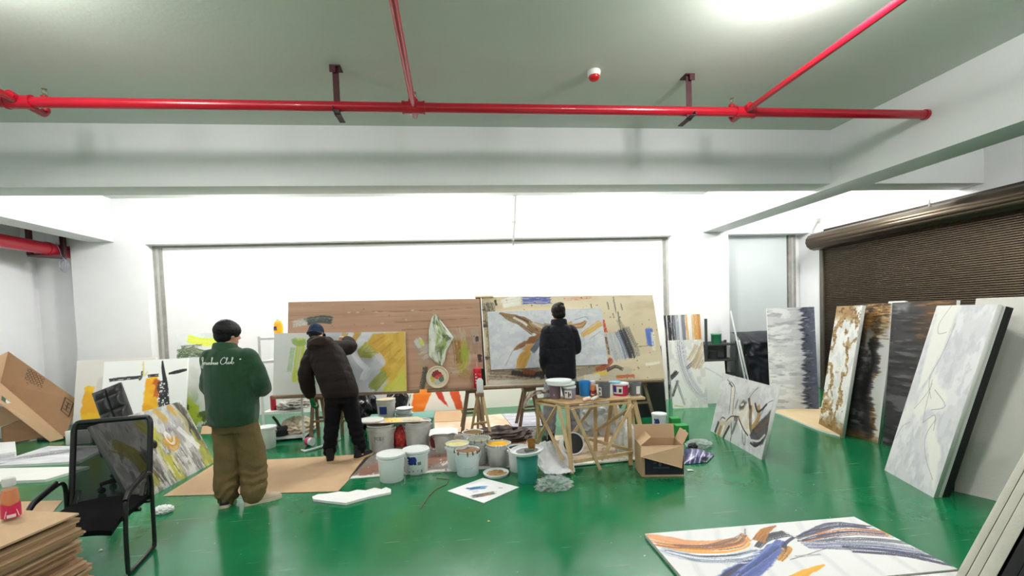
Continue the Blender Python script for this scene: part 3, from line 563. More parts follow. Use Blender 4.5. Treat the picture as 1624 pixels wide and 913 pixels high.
tag(mb.build('canvas_panel', [mat('black primed canvas', (16, 16, 18), .6), primed, mat('grey green side', (150, 156, 150), .6)]), 'black canvas standing below the right end of the beige board', 'canvas')
q = lean(fl(1067, 647.5), fl(1123, 646), (1064, 540), (1119, 537.5), 8); asp = q[1].length/q[2].length
P = Paint(110, 190, asp, (236, 235, 233), 13, .03, 5, 8); P.wash((210, 208, 206), 5, 8, .52, .64, .7)
for k in range(9): d = k*.028; c = [(150, 150, 162), (222, 222, 228), (84, 84, 98), (176, 176, 186), (116, 116, 130)][k % 5]; P.stroke([(.22+d, .02), (.26+d, .3), (.42+d, .6), (.7+d, .82), (1., .93-d)], .026, c, .9, .5, .4, (232, 232, 234))
P.stroke([(.0, .56), (.12, .5), (.18, .46)], .035, (36, 36, 40), .9, .35); P.stroke([(.02, .82), (.1, .72), (.2, .6)], .02, (60, 60, 64), .85, .45); P.stroke([(.5, .42), (.62, .36), (.75, .3)], .03, (60, 58, 58), .7, .5); P.stroke([(.16, .6), (.34, .95)], .018, (120, 120, 124), .8, .5); P.stroke([(.05, .96), (.3, .98)], .015, (200, 190, 110), .7, .4)
for u0, v0, u1, v1 in ((.55, .3, .8, .08), (.62, .4, .9, .12), (.7, .42, .98, .18), (.75, .3, .98, .06), (.8, .42, .98, .3)): P.stroke([(u0, v0), (u1, v1)], .035, (206, 180, 142), .8, .5, .4, (176, 146, 110))
canvas('painting', 'white canvas with a sweeping grey swirl, standing in front of the striped one', 'painting', q, .035, P, edge=mat('greenish canvas edge', (186, 190, 184), .6))
q = lean(V((4.13, 7.08, 0)), V((4.58, 7.05, 0)), (1123, 573), (1160, 572), 7); P = Paint(60, 80, q[1].length/q[2].length, (238, 238, 238), 14, .01); P.stroke([(.1, .1), (.4, .2), (.9, .4)], .02, (200, 200, 206), .8, .4); P.stroke([(.08, .3), (.16, .45)], .03, (60, 60, 60), .7, .4)
canvas('painting', 'small nearly blank white canvas between the swirl painting and the black shelf', 'painting', q, .03, P)
# the sketch of lilies
q = lean(fl(1127, 683), fl(1207.5, 729), (1141, 589), (1218.5, 612), 13); asp = q[1].length/q[2].length
P = Paint(240, 190, asp, (196, 196, 198), 15, .05, 14, 10); P.wash((212, 212, 214), 5, 5, .46, .6, .7); P.wash((176, 176, 180), 20, 8, .54, .68, .5)
I_, BR, CR, W_ = (34, 32, 36), (150, 116, 72), (216, 204, 184), (232, 230, 226)
P.poly([(.2, .14), (.3, .2), (.37, .5), (.42, .58), (.34, .6), (.29, .42)], (214, 206, 196), .8, .02, .03); P.stroke([(.12, .08), (.22, .15), (.27, .36), (.3, .6)], .009, I_, .9, .15, .4); P.stroke([(.2, .1), (.31, .18), (.34, .4), (.37, .58)], .009, I_, .9, .15, .4); P.stroke([(.17, .13), (.26, .17)], .014, I_, .8, .2)
P.stroke([(.41, .34), (.4, .48)], .02, (110, 106, 104), .8, .3); P.stroke([(.6, .28), (.65, .16), (.72, .06)], .006, I_, .8, .2)
P.poly([(.44, .5), (.52, .38), (.62, .34), (.66, .56), (.8, .66), (.76, .78), (.6, .78), (.5, .66)], CR, .95, .02, .02, W_); P.poly([(.46, .42), (.52, .32), (.58, .34), (.55, .44), (.48, .48)], (70, 66, 62), .9, .03, .02); P.stroke([(.49, .4), (.53, .37)], .022, W_, .9, .2)
P.poly([(.62, .26), (.72, .36), (.8, .62), (.72, .7), (.64, .5)], (200, 176, 140), .9, .02, .02, W_); P.stroke([(.66, .36), (.72, .62), (.76, .7)], .04, (84, 76, 62), .8, .3); P.stroke([(.6, .26), (.66, .4)], .03, I_, .9, .2); P.stroke([(.78, .32), (.82, .48), (.76, .66)], .045, (160, 118, 66), .9, .2); P.stroke([(.72, .3), (.8, .4), (.9, .26)], .02, I_, .9, .2)
P.poly([(.74, .76), (.82, .58), (.98, .32), (1.0, .62), (.97, .8), (.86, .88)], (46, 46, 52), .95, .015, .02, (74, 72, 76), (8, 10)); P.stroke([(.82, .68), (.92, .54), (.97, .46)], .03, (104, 76, 56), .85, .3); P.stroke([(.78, .82), (.9, .78), (.97, .66)], .018, (214, 212, 210), .9, .25); P.stroke([(.78, .86), (.88, .86), (.96, .74)], .02, I_, .9, .2); P.stroke([(.84, .46), (.9, .26), (.98, .18)], .006, I_, .8, .2)
P.stroke([(.18, .84), (.3, .7), (.42, .62), (.56, .6)], .035, CR, .9, .2); P.stroke([(.14, .8), (.18, .7), (.25, .7)], .012, I_, .85, .2); P.stroke([(.27, .74), (.36, .62), (.5, .58)], .012, I_, .9, .2); P.stroke([(.42, .64), (.47, .64), (.44, .86)], .035, (90, 88, 88), .85, .35); P.stroke([(.38, .72), (.43, .88), (.44, 1.)], .012, I_, .8, .3); P.stroke([(.5, .6), (.62, .72), (.72, .78)], .014, I_, .9, .2); P.stroke([(.6, .74), (.66, .9), (.7, .92), (.66, .74)], .007, I_, .8, .2)
P.poly([(.1, .86), (.14, .76), (.22, .74), (.34, .72), (.36, .78), (.3, .92), (.27, 1), (.08, 1)], (190, 180, 160), .95, .02, .02); P.stroke([(.13, .8), (.1, .98)], .035, (50, 56, 60), .95, .15); P.stroke([(.2, .84), (.18, .99)], .04, BR, .9, .2); P.stroke([(.36, .78), (.31, .92), (.29, 1)], .03, (40, 38, 36), .95, .15); P.stroke([(.26, .8), (.24, .96)], .02, W_, .8, .3)
canvas('painting', 'grey canvas with an ink sketch of lilies standing alone on the green floor', 'painting', q, .035, P)
# the row against the shutter
q = lean(fl(1222.5, 648.5), fl(1299, 650.5), (1220, 488), (1306, 486.5), 6); asp = q[1].length/q[2].length
P = Paint(150, 280, asp, (214, 214, 216), 16, .03, 4, 6)
st = P.nz(5, 34, 5); P.mix((236, 236, 238), ss(.46, .6, st)*.9); P.mix((160, 160, 166), ss(.54, .68, P.nz(4, 44, 5))*.7); P.mix((176, 176, 182), ss(.35, .75, P.U)*.5)
edge_ = .72+(P.nz(2, 60, 4)-.5)*.3; P.mix((66, 70, 88), ss(-.03, .03, P.U-edge_)*.9); P.mix((96, 100, 120), ss(.84, .95, P.U+(P.nz(3, 30)-.5)*.3)*.8); P.mix((30, 32, 42), ss(.04, .0, np.abs(P.U-edge_-.07))*ss(.4, .6, P.nz(3, 60))*.95); P.mix((200, 202, 208), ss(.62, .72, P.nz(6, 60))*ss(.7, .8, P.U)*.35)
canvas('painting', 'white to charcoal streaked canvas, first of the row on the right, beside the black tarp', 'painting', q, .035, P)
def golddust(P, thr, mask=None, fx=2.2, fy=5):
    n = P.nz(fx, fy, 5)+(P.nz(10, 90, 3)-.5)*.07; m = ss(thr-.02, thr+.02, n)*ss(thr+.15, thr+.09, n)
    if mask is not None: m = m*mask
    s = P.nz(8, 90, 3); P.mix((150, 118, 70), m*.9); P.mix((96, 70, 40), m*ss(.5, .62, s)*.8); P.mix((200, 170, 116), m*ss(.58, .7, P.nz(10, 90, 3))*.8)
q = lean(fl(1298, 674), fl(1334.5, 694), (1306, 487), (1347, 483.5), 8); asp = q[1].length/q[2].length
P = Paint(100, 300, asp, (222, 221, 219), 17, .05, 10, 20); P.wash((196, 196, 196), 5, 12, .5, .64, .6); golddust(P, .5); P.mix((150, 110, 56), ss(.16, .05, P.Vv+(P.nz(6, 30)-.5)*.1)*.85*ss(.9, .6, P.U)); P.mix((128, 96, 44), ss(.86, .97, P.Vv+(P.nz(6, 30)-.5)*.12)*.9); P.wash((84, 60, 34), 12, 50, .6, .68, .8, ss(.2, .08, P.Vv)+ss(.85, .95, P.Vv))
canvas('painting', 'white marbled canvas with gold veins, second of the row on the right', 'painting', q, .035, P)
q = lean(fl(1336.5, 687), fl(1392.5, 702.5), (1349, 484), (1408, 480), 8); asp = q[1].length/q[2].length
P = Paint(130, 300, asp, (74, 72, 74), 18, .08, 6, 24); P.mix((26, 24, 27), ss(.5, .1, P.U+(P.nz(3, 40)-.5)*.4)*.9); P.wash((130, 130, 134), 3, 34, .54, .68, .7, ss(.1, .3, P.U)); md = .78+(P.nz(1, 5, 4)-.5)*.8+(P.nz(2, 90, 3)-.5)*.25; P.mix((20, 19, 21), ss(.22, .02, np.abs(P.U-md+.2))*.75)
wh = ss(-.04, .07, P.U-md); P.mix((222, 221, 220), wh*.95); gl_ = ss(.1, .0, np.abs(P.U-md+.01))*ss(.35, .6, P.nz(2, 9)); P.mix((142, 100, 50), gl_*.9); P.mix((74, 50, 30), gl_*ss(.5, .62, P.nz(8, 90, 3))*.9)
tp_ = ss(.3, .06, P.Vv+(P.nz(3, 60)-.5)*.2)*ss(.1, .4, P.U)*ss(1., .85, P.U); P.mix((146, 104, 50), tp_*.9); P.mix((52, 36, 24), tp_*ss(.5, .62, P.nz(5, 110, 3))*.9); P.mix((206, 166, 108), tp_*ss(.6, .7, P.nz(8, 110, 3))*.8); P.mix((150, 154, 152), ss(.56, .66, P.nz(3, 9))*ss(.3, .4, P.U)*ss(.65, .5, P.U)*ss(.6, .3, P.Vv)*ss(.12, .25, P.Vv)*.85); P.mix((124, 90, 48), ss(.93, 1, P.Vv+(P.nz(4, 60)-.5)*.06)*.8)
canvas('painting', 'black canvas with gold and white patches, third of the row on the right', 'painting', q, .035, P)
d0 = fl(1396, 703.5)+V((.03, 0, 0)); d1 = d0+V((-.1, -.72, 0))
q = lean(d0, d1, (1410, 480), None, 4); asp = q[1].length/q[2].length
P = Paint(130, 260, asp, (52, 50, 52), 19, .08, 4, 30); P.wash((100, 98, 100), 3, 34, .5, .66, .85, ss(.7, .3, P.U)); P.wash((24, 24, 26), 3, 40, .5, .64, .8); P.mix((92, 62, 30), ss(.42, .7, P.U+(P.nz(3, 40)-.5)*.4)*ss(.36, .1, P.Vv)*.9); P.mix((60, 42, 28), ss(.3, .6, P.U)*ss(.5, .7, P.nz(3, 60, 3))*.7); P.mix((150, 104, 48), ss(.62, .72, P.nz(4, 80, 3))*ss(.35, .1, P.Vv)*ss(.3, .5, P.U)*.9); P.poly([(.0, .0), (.3, .0), (.28, .06), (.1, .05)], (170, 170, 172), .6, .03)
canvas('painting', 'dark charcoal and bronze streaked canvas, fourth of the row on the right', 'painting', q, .035, P)
for k, (a, b, tp) in enumerate((((1330, 676), (1372, 694), (1322, 481.5)),)):
    a3, b3 = fl(*a)+V((.30, .0, 0)), fl(*b)+V((.30, .0, 0)); qq = lean(a3, b3, tp, None, 12); qq = (qq[0], qq[1]*.55, qq[2], qq[3])
    mb = MB(); mb.frame(qq[0]-qq[3]*.035, qq[1], qq[2], qq[3]*.035, 0, .004)
    tag(mb.build('blank_canvas', primed), ('blank canvas showing a white rim above the gold-veined painting', 'blank canvas showing a white rim above the black and gold painting')[k], 'canvas')
# marbled stack leaning to the right
e0, e1 = fl(1402.5, 745), fl(1480.5, 789)
qE = lean(e0, e1, (1472, 484), (1549, 484), 15)
for k in range(4):
    sft = qE[3]*-(.034*k)+qE[1].normalized()*(-.012*k)
    if k == 0:
        asp = qE[1].length/qE[2].length
        P = Paint(170, 330, asp, (204, 204, 208), 20, .03, 10, 14); P.wash((224, 224, 226), 6, 8, .47, .6, .7); P.wash((184, 186, 192), 14, 18, .53, .66, .55); CRM = (228, 227, 220)
        P.poly([(.06, .0), (.42, .0), (.38, .2), (.3, .4), (.16, .5), (.1, .3)], CRM, .9, .012, .02); P.poly([(.3, .42), (.42, .36), (.52, .45), (.72, .5), (.6, .58), (.46, .58), (.34, .66), (.2, .62)], CRM, .9, .012, .02); P.poly([(.5, .62), (.62, .6), (.72, .7), (.9, .78), (.96, .96), (.8, .9), (.66, .78), (.56, .72)], CRM, .9, .012, .02); P.poly([(.02, .62), (.14, .56), (.2, .62), (.06, .76)], CRM, .7, .02, .02)
        for pts in ([(.28, .0), (.16, .1), (.2, .16), (.34, .15)], [(.44, .1), (.4, .25), (.3, .4)], [(.3, .4), (.34, .46), (.44, .52)], [(.36, .42), (.4, .58), (.44, .66)], [(.46, .47), (.72, .54), (.5, .58)], [(.2, .6), (.34, .5), (.38, .44)], [(.44, .66), (.6, .6), (.66, .68)], [(.64, .62), (.56, .72), (.66, .82), (.9, .92)], [(.02, .8), (.08, .72), (.2, .68)]): P.stroke(pts, .003, (140, 140, 136), .8, .15, .5)
        o = slab('painting', qE[0], qE[1], qE[2], qE[3], .032, P); tag(o, 'white and grey marbled canvas, front of the leaning stack', 'painting')
    else:
        mb = MB(); mb.frame(qE[0]+sft-qE[3]*.03, qE[1], qE[2], qE[3]*.03, 0, .004)
        tag(mb.build('blank_canvas', primed if k < 2 else blackside), ('', 'white canvas directly behind the marbled one, showing only its left and top edges', 'black canvas second behind the marbled one in the leaning stack', 'black canvas at the back of the leaning marbled stack')[k], 'canvas')
a = fl(1491, 764)+V((.03, .04, 0)); hi = aY(1535, 634, a.y+.12); mb = MB(); mb.bar(a, hi+(hi-a)*.15, .03, .03); tag(mb.build('stretcher_bar', mat('grey stretcher wood', (168, 166, 160), .7)), 'grey wooden strip leaning in the dark gap behind the marbled stack', 'strip')
f0 = fl(1512.5, 778.5); f1 = f0+(fl(1578, 794)-f0).normalized()*1.15; q = lean(f0, f1, (1566, 472), None, 17)
mb = MB(); mb.frame(q[0]-q[3]*.04, q[1], q[2], q[3]*.04, 0, .006); tag(mb.build('blank_canvas', mat('off white primed canvas', (214, 212, 205), .7, var=.03, vscale=3, bump=.15, bscale=90)), 'large plain off-white canvas at the right edge, behind the foreground stack', 'canvas')
q2 = (q[0]-q[3]*.07-q[1].normalized()*.04+q[2]*.08, q[1]*.5, q[2]*.92); mb = MB(); mb.frame(q2[0]-q[3]*.03, q2[1], q2[2], q[3]*.03); tag(mb.build('blank_canvas', blackside), 'black-backed canvas in the dark gap left of the plain off-white one', 'canvas')
# foreground stack seen end on
A0 = aY(1515, 913, 2.); A1 = aY(1624, 716, 2.); d_ = (A1-A0).normalized(); base = A0-d_*(A0.z/d_.z); upv = (A1-base).normalized()*1.25; w_ = V((0, 0, 1)).cross(upv.cross(base-O)).normalized(); w_ = w_ if w_.y > 0 else -w_; nn = upv.cross(w_).normalized()
if nn.x > 0: nn = -nn
pos = 0.
for k, th in enumerate((.03, .034, .05)):
    mb = MB(); o_ = base-nn*pos; o_ = o_-V((0, 0, o_.z)); o_ = o_+V((0, 0, max(0, 0)))
    mb.frame(o_, w_*.9, upv*(1-.02*k), -nn*th, 0, .004, 2)
    tag(mb.build('blank_canvas', mat('cream canvas edge', (206, 202, 190), .7, var=.05, vscale=8, bump=.2, bscale=80)), ('outermost of the three cream canvases leaning at the bottom right corner', 'middle of the three cream canvases leaning at the bottom right corner', 'innermost, thickest of the three cream canvases leaning at the bottom right corner')[k], 'canvas')
    pos += th+.006
for k in range(2):  # black slabs added to make the dark void behind the cream stack
    mb = MB(); o_ = base-nn*(pos+.012+k*.05); o_ = o_-V((0, 0, o_.z)); mb.frame(o_+w_*.02, w_*.85, upv*.93, -nn*.045, 0, .004, 2); tag(mb.build('blank_canvas', blackside), ('added black slab standing for the dark void behind the cream canvases at the bottom right corner', 'farther black slab added for the dark void behind the cream canvases at the bottom right corner')[k], 'canvas')
# bird canvas flat on the floor and the one below it
b0, b1, b2 = fl(1023, 846, .03), fl(1354.5, 819, .03), fl(1518, 902, .03)
ex = b1-b0; ey = V((ex.y, -ex.x, 0)).normalized()*(b2-b1).length; asp = ex.length/ey.length
P = Paint(420, 190, asp, (226, 225, 226), 21, .012, 4, 4)
for k in range(7): u = .1+.13*k; P.stroke([(u+.1, .0), (u, .5), (u-.04, 1)], .05, (206, 206, 210), .6, .35, .8)
OR, BL, NV = (226, 140, 36), (72, 88, 150), (48, 52, 76)
P.stroke([(.0, .08), (.1, .2), (.22, .27), (.36, .24)], [.1, .09, .05, .03], (214, 130, 70), .9, .35, .3, (226, 170, 120)); P.stroke([(.02, .22), (.12, .36), (.25, .42), (.36, .36), (.41, .2)], [.05, .06, .05, .05, .02], OR, .95, .25, .25, (240, 176, 60)); P.stroke([(.08, .26), (.2, .32), (.36, .22)], .025, (110, 70, 50), .8, .45); P.stroke([(.02, .32), (.1, .48), (.24, .58), (.36, .52)], .09, (130, 142, 164), .85, .5, .4, (210, 212, 220)); P.stroke([(.04, .4), (.16, .56), (.3, .6)], .03, (80, 92, 120), .8, .5); P.stroke([(.1, .44), (.28, .5), (.38, .46)], .02, (238, 238, 240), .9, .3)
P.stroke([(.1, 1.0), (.2, .82), (.34, .64), (.46, .46), (.53, .34)], [.15, .13, .11, .07, .04], BL, .97, .12, .2, (96, 112, 176)); P.stroke([(.06, 1), (.16, .8), (.32, .62)], .035, NV, .95, .2); P.stroke([(.4, .42), (.47, .3), (.54, .24), (.59, .22)], [.03, .05, .06, .07], (44, 44, 54), .97, .1, .2, (74, 74, 84)); P.stroke([(.44, .3), (.52, .14), (.6, .05)], [.06, .05, .008], (190, 120, 50), .95, .2, .2, (120, 80, 50)); P.stroke([(.41, .2), (.45, .06)], .008, (90, 90, 100), .7, .3); P.stroke([(.42, .66), (.5, .5), (.52, .44)], [.03, .05, .03], (226, 160, 50), .95, .15, .2, (110, 70, 50)); P.stroke([(.34, 1.), (.42, .9), (.48, .84), (.56, .78)], [.06, .05, .04, .012], (232, 166, 40), .95, .2); P.stroke([(.5, .46), (.54, .38), (.6, .3)], .02, NV, .9, .25); P.stroke([(.46, .66), (.56, .6), (.68, .52)], .006, (80, 80, 90), .8, .2); P.stroke([(.5, .62), (.6, .62)], .02, (150, 150, 150), .7, .5)
P.stroke([(.62, .3), (.74, .2), (.86, .12), (.96, .22)], [.02, .05, .06, .06], NV, .93, .3, .3, (92, 96, 122)); P.stroke([(.7, .34), (.84, .27), (.98, .34), (1, .4)], [.025, .05, .06, .05], (206, 112, 54), .95, .25, .2, (226, 150, 90)); P.stroke([(.68, .3), (.8, .22)], .018, (206, 120, 60), .9, .3); P.stroke([(.62, .42), (.78, .42), (.92, .48), (1, .56)], [.02, .05, .05, .05], (56, 58, 70), .9, .4, .3, (120, 122, 134)); P.stroke([(.66, .5), (.82, .52), (.98, .66)], .03, (236, 236, 240), .9, .3); P.stroke([(.6, .46), (.72, .52), (.86, .6), (1, .8)], [.04, .05, .06, .05], (98, 106, 148), .92, .35, .3, (64, 70, 110)); P.stroke([(.74, .62), (.9, .74), (1, .94)], [.02, .035, .03], NV, .92, .35); P.stroke([(.62, .4), (.7, .36)], .02, (150, 150, 158), .8, .5); P.stroke([(.72, .46), (.76, .56)], .01, (226, 160, 90), .8, .3)
rs_ = np.random.RandomState(8)
def feather(P, base, sp, n, cols, w=.012, dry=.5, a=.9):
    for k in range(n):
        t = rs_.uniform(-1, 1); i0 = rs_.randint(0, max(1, len(base)-2)); pts = [(u+rs_.uniform(-.01, .01), v+t*sp*(.4+.6*i/len(base))+rs_.uniform(-.015, .015)) for i, (u, v) in enumerate(base)][i0:]
        P.stroke(pts, w*rs_.uniform(.5, 1.6), cols[rs_.randint(len(cols))], a, dry, .5, None, 10, .9)
feather(P, [(.0, .2), (.1, .3), (.22, .36), (.34, .32), (.41, .2)], .1, 20, [(226, 140, 36), (240, 176, 70), (206, 110, 50), (238, 238, 240), (120, 78, 54), (232, 196, 150)])
feather(P, [(.03, .36), (.12, .5), (.24, .57), (.38, .52)], .12, 18, [(90, 102, 130), (150, 160, 180), (60, 66, 84), (236, 236, 240), (200, 204, 214)])
feather(P, [(.6, .36), (.72, .3), (.86, .26), (.99, .34)], .14, 24, [(48, 52, 76), (92, 96, 122), (206, 112, 54), (236, 236, 240), (70, 74, 96), (150, 90, 60)])
feather(P, [(.6, .44), (.74, .5), (.88, .58), (1, .74)], .14, 24, [(48, 52, 76), (98, 106, 148), (236, 236, 240), (64, 70, 110), (130, 134, 150), (30, 32, 46)])
feather(P, [(.12, .98), (.22, .8), (.36, .62), (.48, .44)], .09, 18, [(58, 74, 136), (98, 116, 182), (36, 42, 74), (130, 142, 190)], .014)
canvas('painting', 'canvas of a flying figure with orange and blue wings lying flat on the floor', 'painting', (b0, ex, ey, V((0, 0, 1))), .03, P)
P = Paint(160, 60, 2., (228, 227, 228), 22, .012, 4, 4)
for k in range(6): u = .1+.15*k; P.stroke([(u+.06, .0), (u, 1)], .06, (206, 206, 210), .6, .35, .8)
canvas('painting', 'pale grey marbled canvas flat on the floor, nearest the bottom edge below the winged one', 'painting', (b0+ey*1.03+ex*.05, ex*.97, ey*.7, V((0, 0, 1))), .03, P)
# ------------------------------------------------------------------ people
from mathutils.bvhtree import BVHTree
def spl(pts, k=5):
    P = [np.array(p, float) for p in pts]; out = []
    for i in range(len(P)-1):
        a, b, c, d = P[max(i-1, 0)], P[i], P[i+1], P[min(i+2, len(P)-1)]
        for t in np.linspace(0, 1, k, endpoint=False): out.append(.5*((2*b)+(-a+c)*t+(2*a-5*b+4*c-d)*t*t+(-a+3*b-3*c+d)*t**3))
    out.append(P[-1]); return out
def limb(mb, pts, k=5, n=18):                     # pts: (x, y, z, radius [, second radius])
    s = spl([tuple(p) if len(p) > 4 else tuple(p)+(p[3],) for p in pts], k); mb.tube([p[:3] for p in s], [tuple(p[3:5]) for p in s], n)
    for e in (s[0], s[-1]): ball(mb, e[:3], (min(e[3:]),)*3)
def ball(mb, c, r, n=16, R=None):
    prof = [(math.sin(a), -math.cos(a)) for a in np.linspace(0.001, math.pi-.001, 11)]; c = V(c); R = R or Matrix.Identity(3)
    st = len(mb.v); mb.lathe(prof, (0, 0, 0), n)
    for i in range(st, len(mb.v)): p = mb.v[i]; mb.v[i] = c+R @ V((p.x*r[0], p.y*r[1], p.z*r[2]))
def trunk(mb, secs, k=4, n=28):                   # secs: (x, y, z, rx, ry, tilt forward, tilt side)
    rings = []
    for s in spl(secs, k):
        x, y, z, rx, ry, tf, ts = s; right = V((math.cos(ts), 0, -math.sin(ts))); fw = V((0, math.cos(tf), -math.sin(tf)))
        rings.append([V((x, y, z))+right*rx*np.sign(math.cos(a))*abs(math.cos(a))**.85+fw*ry*np.sign(math.sin(a))*abs(math.sin(a))**.85 for a in [2*math.pi*i/n for i in range(n)]])
    mb.rings(rings)
def remesh(mb, vox, smooth=3, fn=None):
    me = bpy.data.meshes.new('tmp'); me.from_pydata([tuple(p) for p in mb.v], [], mb.f)
    b = bmesh.new(); b.from_mesh(me); bmesh.ops.recalc_face_normals(b, faces=b.faces[:]); b.to_mesh(me); b.free()
    o = bpy.data.objects.new('tmp', me); COL.objects.link(o)
    m = o.modifiers.new('r', 'REMESH'); m.mode = 'VOXEL'; m.voxel_size = vox
    m = o.modifiers.new('s', 'SMOOTH'); m.iterations = smooth; m.factor = .5
    dg = bpy.context.evaluated_depsgraph_get(); ev = o.evaluated_get(dg); m2 = bpy.data.meshes.new_from_object(ev)
    bpy.data.objects.remove(o); bpy.data.meshes.remove(me)
    if fn:
        nor = [v.normal.copy() for v in m2.vertices]; co = [v.co.copy() for v in m2.vertices]
        for v, c, n in zip(m2.vertices, co, nor): v.co = c+n*fn(c, n)
    for p in m2.polygons: p.use_smooth = True
    m2.update(); return m2
def put(me, name, m, parent, label=None, base=None):
    me.name = name; me.materials.clear(); me.materials.append(m); o = bpy.data.objects.new(name, me); COL.objects.link(o)
    o.parent = parent; ORG[o.name] = org(parent)
    if label: o['label'] = label
    return o
def head(mb, c, R, s=1.):
    rr = []
    for h, rx, ry, yo in ((-.122, .02, .02, .058), (-.113, .036, .036, .05), (-.09, .052, .06, .026), (-.06, .062, .076, .012), (-.02, .071, .09, 0), (.02, .075, .096, -.004), (.06, .071, .09, -.006), (.09, .053, .068, -.006), (.106, .028, .034, -.005), (.11, .01, .012, -.005)):
        rr.append([V(c)+R @ (V((rx*math.cos(a), yo+ry*math.sin(a), h))*s) for a in [2*math.pi*i/24 for i in range(24)]])
    mb.rings(rr); L = lambda x, y, z: V(c)+R @ (V((x, y, z))*s)
    mb.tube([L(0, .086, .02), L(0, .1, -.01), L(0, .112, -.03), L(0, .094, -.04)], [.008*s, .01*s, .014*s, .01*s], 10)
    for q in (-1, 1): ball(mb, L(q*.077, -.008, -.012), (.009*s, .02*s, .032*s), 12, R)
    for q in (-1, 1): ball(mb, L(q*.03, .078, .022), (.024*s, .014*s, .008*s), 10, R)
def face(parent, c, R, s=1.):
    L = lambda x, y, z: V(c)+R @ (V((x, y, z))*s)
    for q in (-1, 1):
        m = MB(); ball(m, L(q*.031, .083, .004), (.012*s, .009*s, .007*s), 12, R); o = m.build('eye', mat('eye white', (235, 232, 228), .2), parent, None)
        p = MB(); ball(p, L(q*.031, .0905, .004), (.005*s, .003*s, .005*s), 10, R); p.build('iris', mat('dark iris', (40, 26, 20), .15), o)
    m = MB(); ball(m, L(0, .087, -.068), (.024*s, .009*s, .007*s), 14, R); m.build('mouth', mat('lip', (168, 98, 88), .4), parent)
def hand(mb, w, d, pn, side, curl=.5, s=1.):
    """w wrist, d towards the fingers, pn palm normal, side +1 thumb on d x pn"""
    d = V(d).normalized(); pn = V(pn); pn = (pn-d*pn.dot(d)).normalized(); lat = d.cross(pn)*side; w = V(w)
    rr = []
    for t, wd, th in ((-.02, .024, .02), (.01, .028, .018), (.04, .037, .015), (.075, .041, .014), (.092, .036, .011)):
        rr.append([w+d*t*s+lat*(wd*s*math.cos(a))+pn*(th*s*math.sin(a)) for a in [2*math.pi*i/16 for i in range(16)]])
    mb.rings(rr)
    for k, (o, ln) in enumerate(((.03, .068), (.0105, .077), (-.0105, .071), (-.03, .055))):
        p = w+d*.082*s+lat*o*s; a = 0; pts = [p]; 
        for j, f in enumerate((.45, .32, .26)):
            a += curl*(.5+.25*j)+.05*k; dd = d*math.cos(a)+pn*math.sin(a)+lat*(o*1.2 if j == 0 else 0); p = p+dd.normalized()*ln*f*s; pts.append(p)
        mb.tube(pts, [.0098*s, .0092*s, .0085*s, .007*s], 10); ball(mb, pts[-1], (.007*s,)*3, 10)
    p = w+d*.02*s+lat*.03*s; pts = [p, p+(lat*.8+d*.55+pn*.25).normalized()*.032*s, p+(lat*.8+d*.55+pn*.25).normalized()*.032*s+(d*.85+lat*.3+pn*.4).normalized()*.03*s]; pts.append(pts[-1]+(d*.85+pn*.5).normalized()*.022*s)
    mb.tube(pts, [.014*s, .0115*s, .0105*s, .008*s], 10); ball(mb, pts[-1], (.008*s,)*3, 10)
def wr(seed, amp, sx=7., sz=5.):                  # cloth folds as a noise of position
    def f(c, n):
        a = mnoise.noise(V((c.x*sx+seed, c.y*sx, c.z*sz))); b = mnoise.noise(V((c.x*sx*2.3+seed, c.y*sx*2.3-3, c.z*sz*2.6)))
        return amp*(1-abs(a)*2.2)+amp*.45*b
    return f
def shoe(t, x, y, ang, upper, sole, ln=.28, nm='shoe', high=.0, lab=None):
    R = Matrix.Rotation(ang, 3, 'Z'); q = lambda a, b, c: V((x, y, 0))+R @ V((a, b, c))
    m = MB(); rr = []
    for yy, wx, hh in ((-.085, .028, .05), (-.07, .038, .075), (-.02, .041, .085), (.04, .043, .07), (.1, .047, .052), (.15, .045, .042), (.185, .03, .03), (.195, .015, .02)):
        rr.append([q(wx*math.cos(a), yy*ln/.28, .022+max(0, hh*math.sin(a)) if math.sin(a) > 0 else .02) for a in [2*math.pi*i/20 for i in range(20)]])
    m.rings(rr)
    limb(m, [tuple(q(0, -.04, .06))+(.042,), tuple(q(0, -.035, .1+high))+(.045,)], 3)
    me = remesh(m, .006, 2); o = put(me, nm, upper, t)
    m = MB(); out = []
    for yy, wx in ((-.09, .02), (-.075, .036), (-.03, .043), (.04, .046), (.1, .051), (.15, .049), (.185, .036), (.2, .016)): out.append((wx, yy*ln/.28))
    pl = [q(a, b, .001) for a, b in out]+[q(-a, b, .001) for a, b in reversed(out)]
    m.prism(pl, (0, 0, .026)); m.build('sole', sole, o)
    return o
skin = mat('skin', (206, 152, 126), .5, var=.05, vscale=20)
hairm = mat('black hair', (14, 12, 14), .5, spec=.3, bump=.5, bscale=160, stretch=(1, 1, .25))
# --- man in green fleece
G0 = fl(383, 797); G0.z = 0
man = thing('person', 'person in a green fleece with white script lettering and baggy khaki trousers, standing watching', 'person', G0, 'people in the workshop')
def W3(p): return p                                # local = relative to the person's base
class PB(MB): pass
def localize(o0):
    ORG[man.name] = V(o0)
def at0(parent): ORG[parent.name] = V((0, 0, 0))
at0(man)
fleece = mat('green fleece', (40, 74, 50), .95, spec=.15, var=.12, vscale=30, bump=.5, bscale=220, sheen=.25)
khaki = mat('khaki cotton', (116, 98, 66), .9, spec=.15, var=.1, vscale=10, bump=.3, bscale=120)
hc = V((-.04, .02, 1.53)); HR = Matrix.Rotation(math.radians(-30), 3, 'Z') @ Matrix.Rotation(math.radians(-6), 3, 'X')
b = MB(); head(b, hc, HR, 1.02)
limb(b, [(-.06, -.005, 1.47, .058), (-.04, -.015, 1.38, .062), (-.03, -.02, 1.3, .1)])
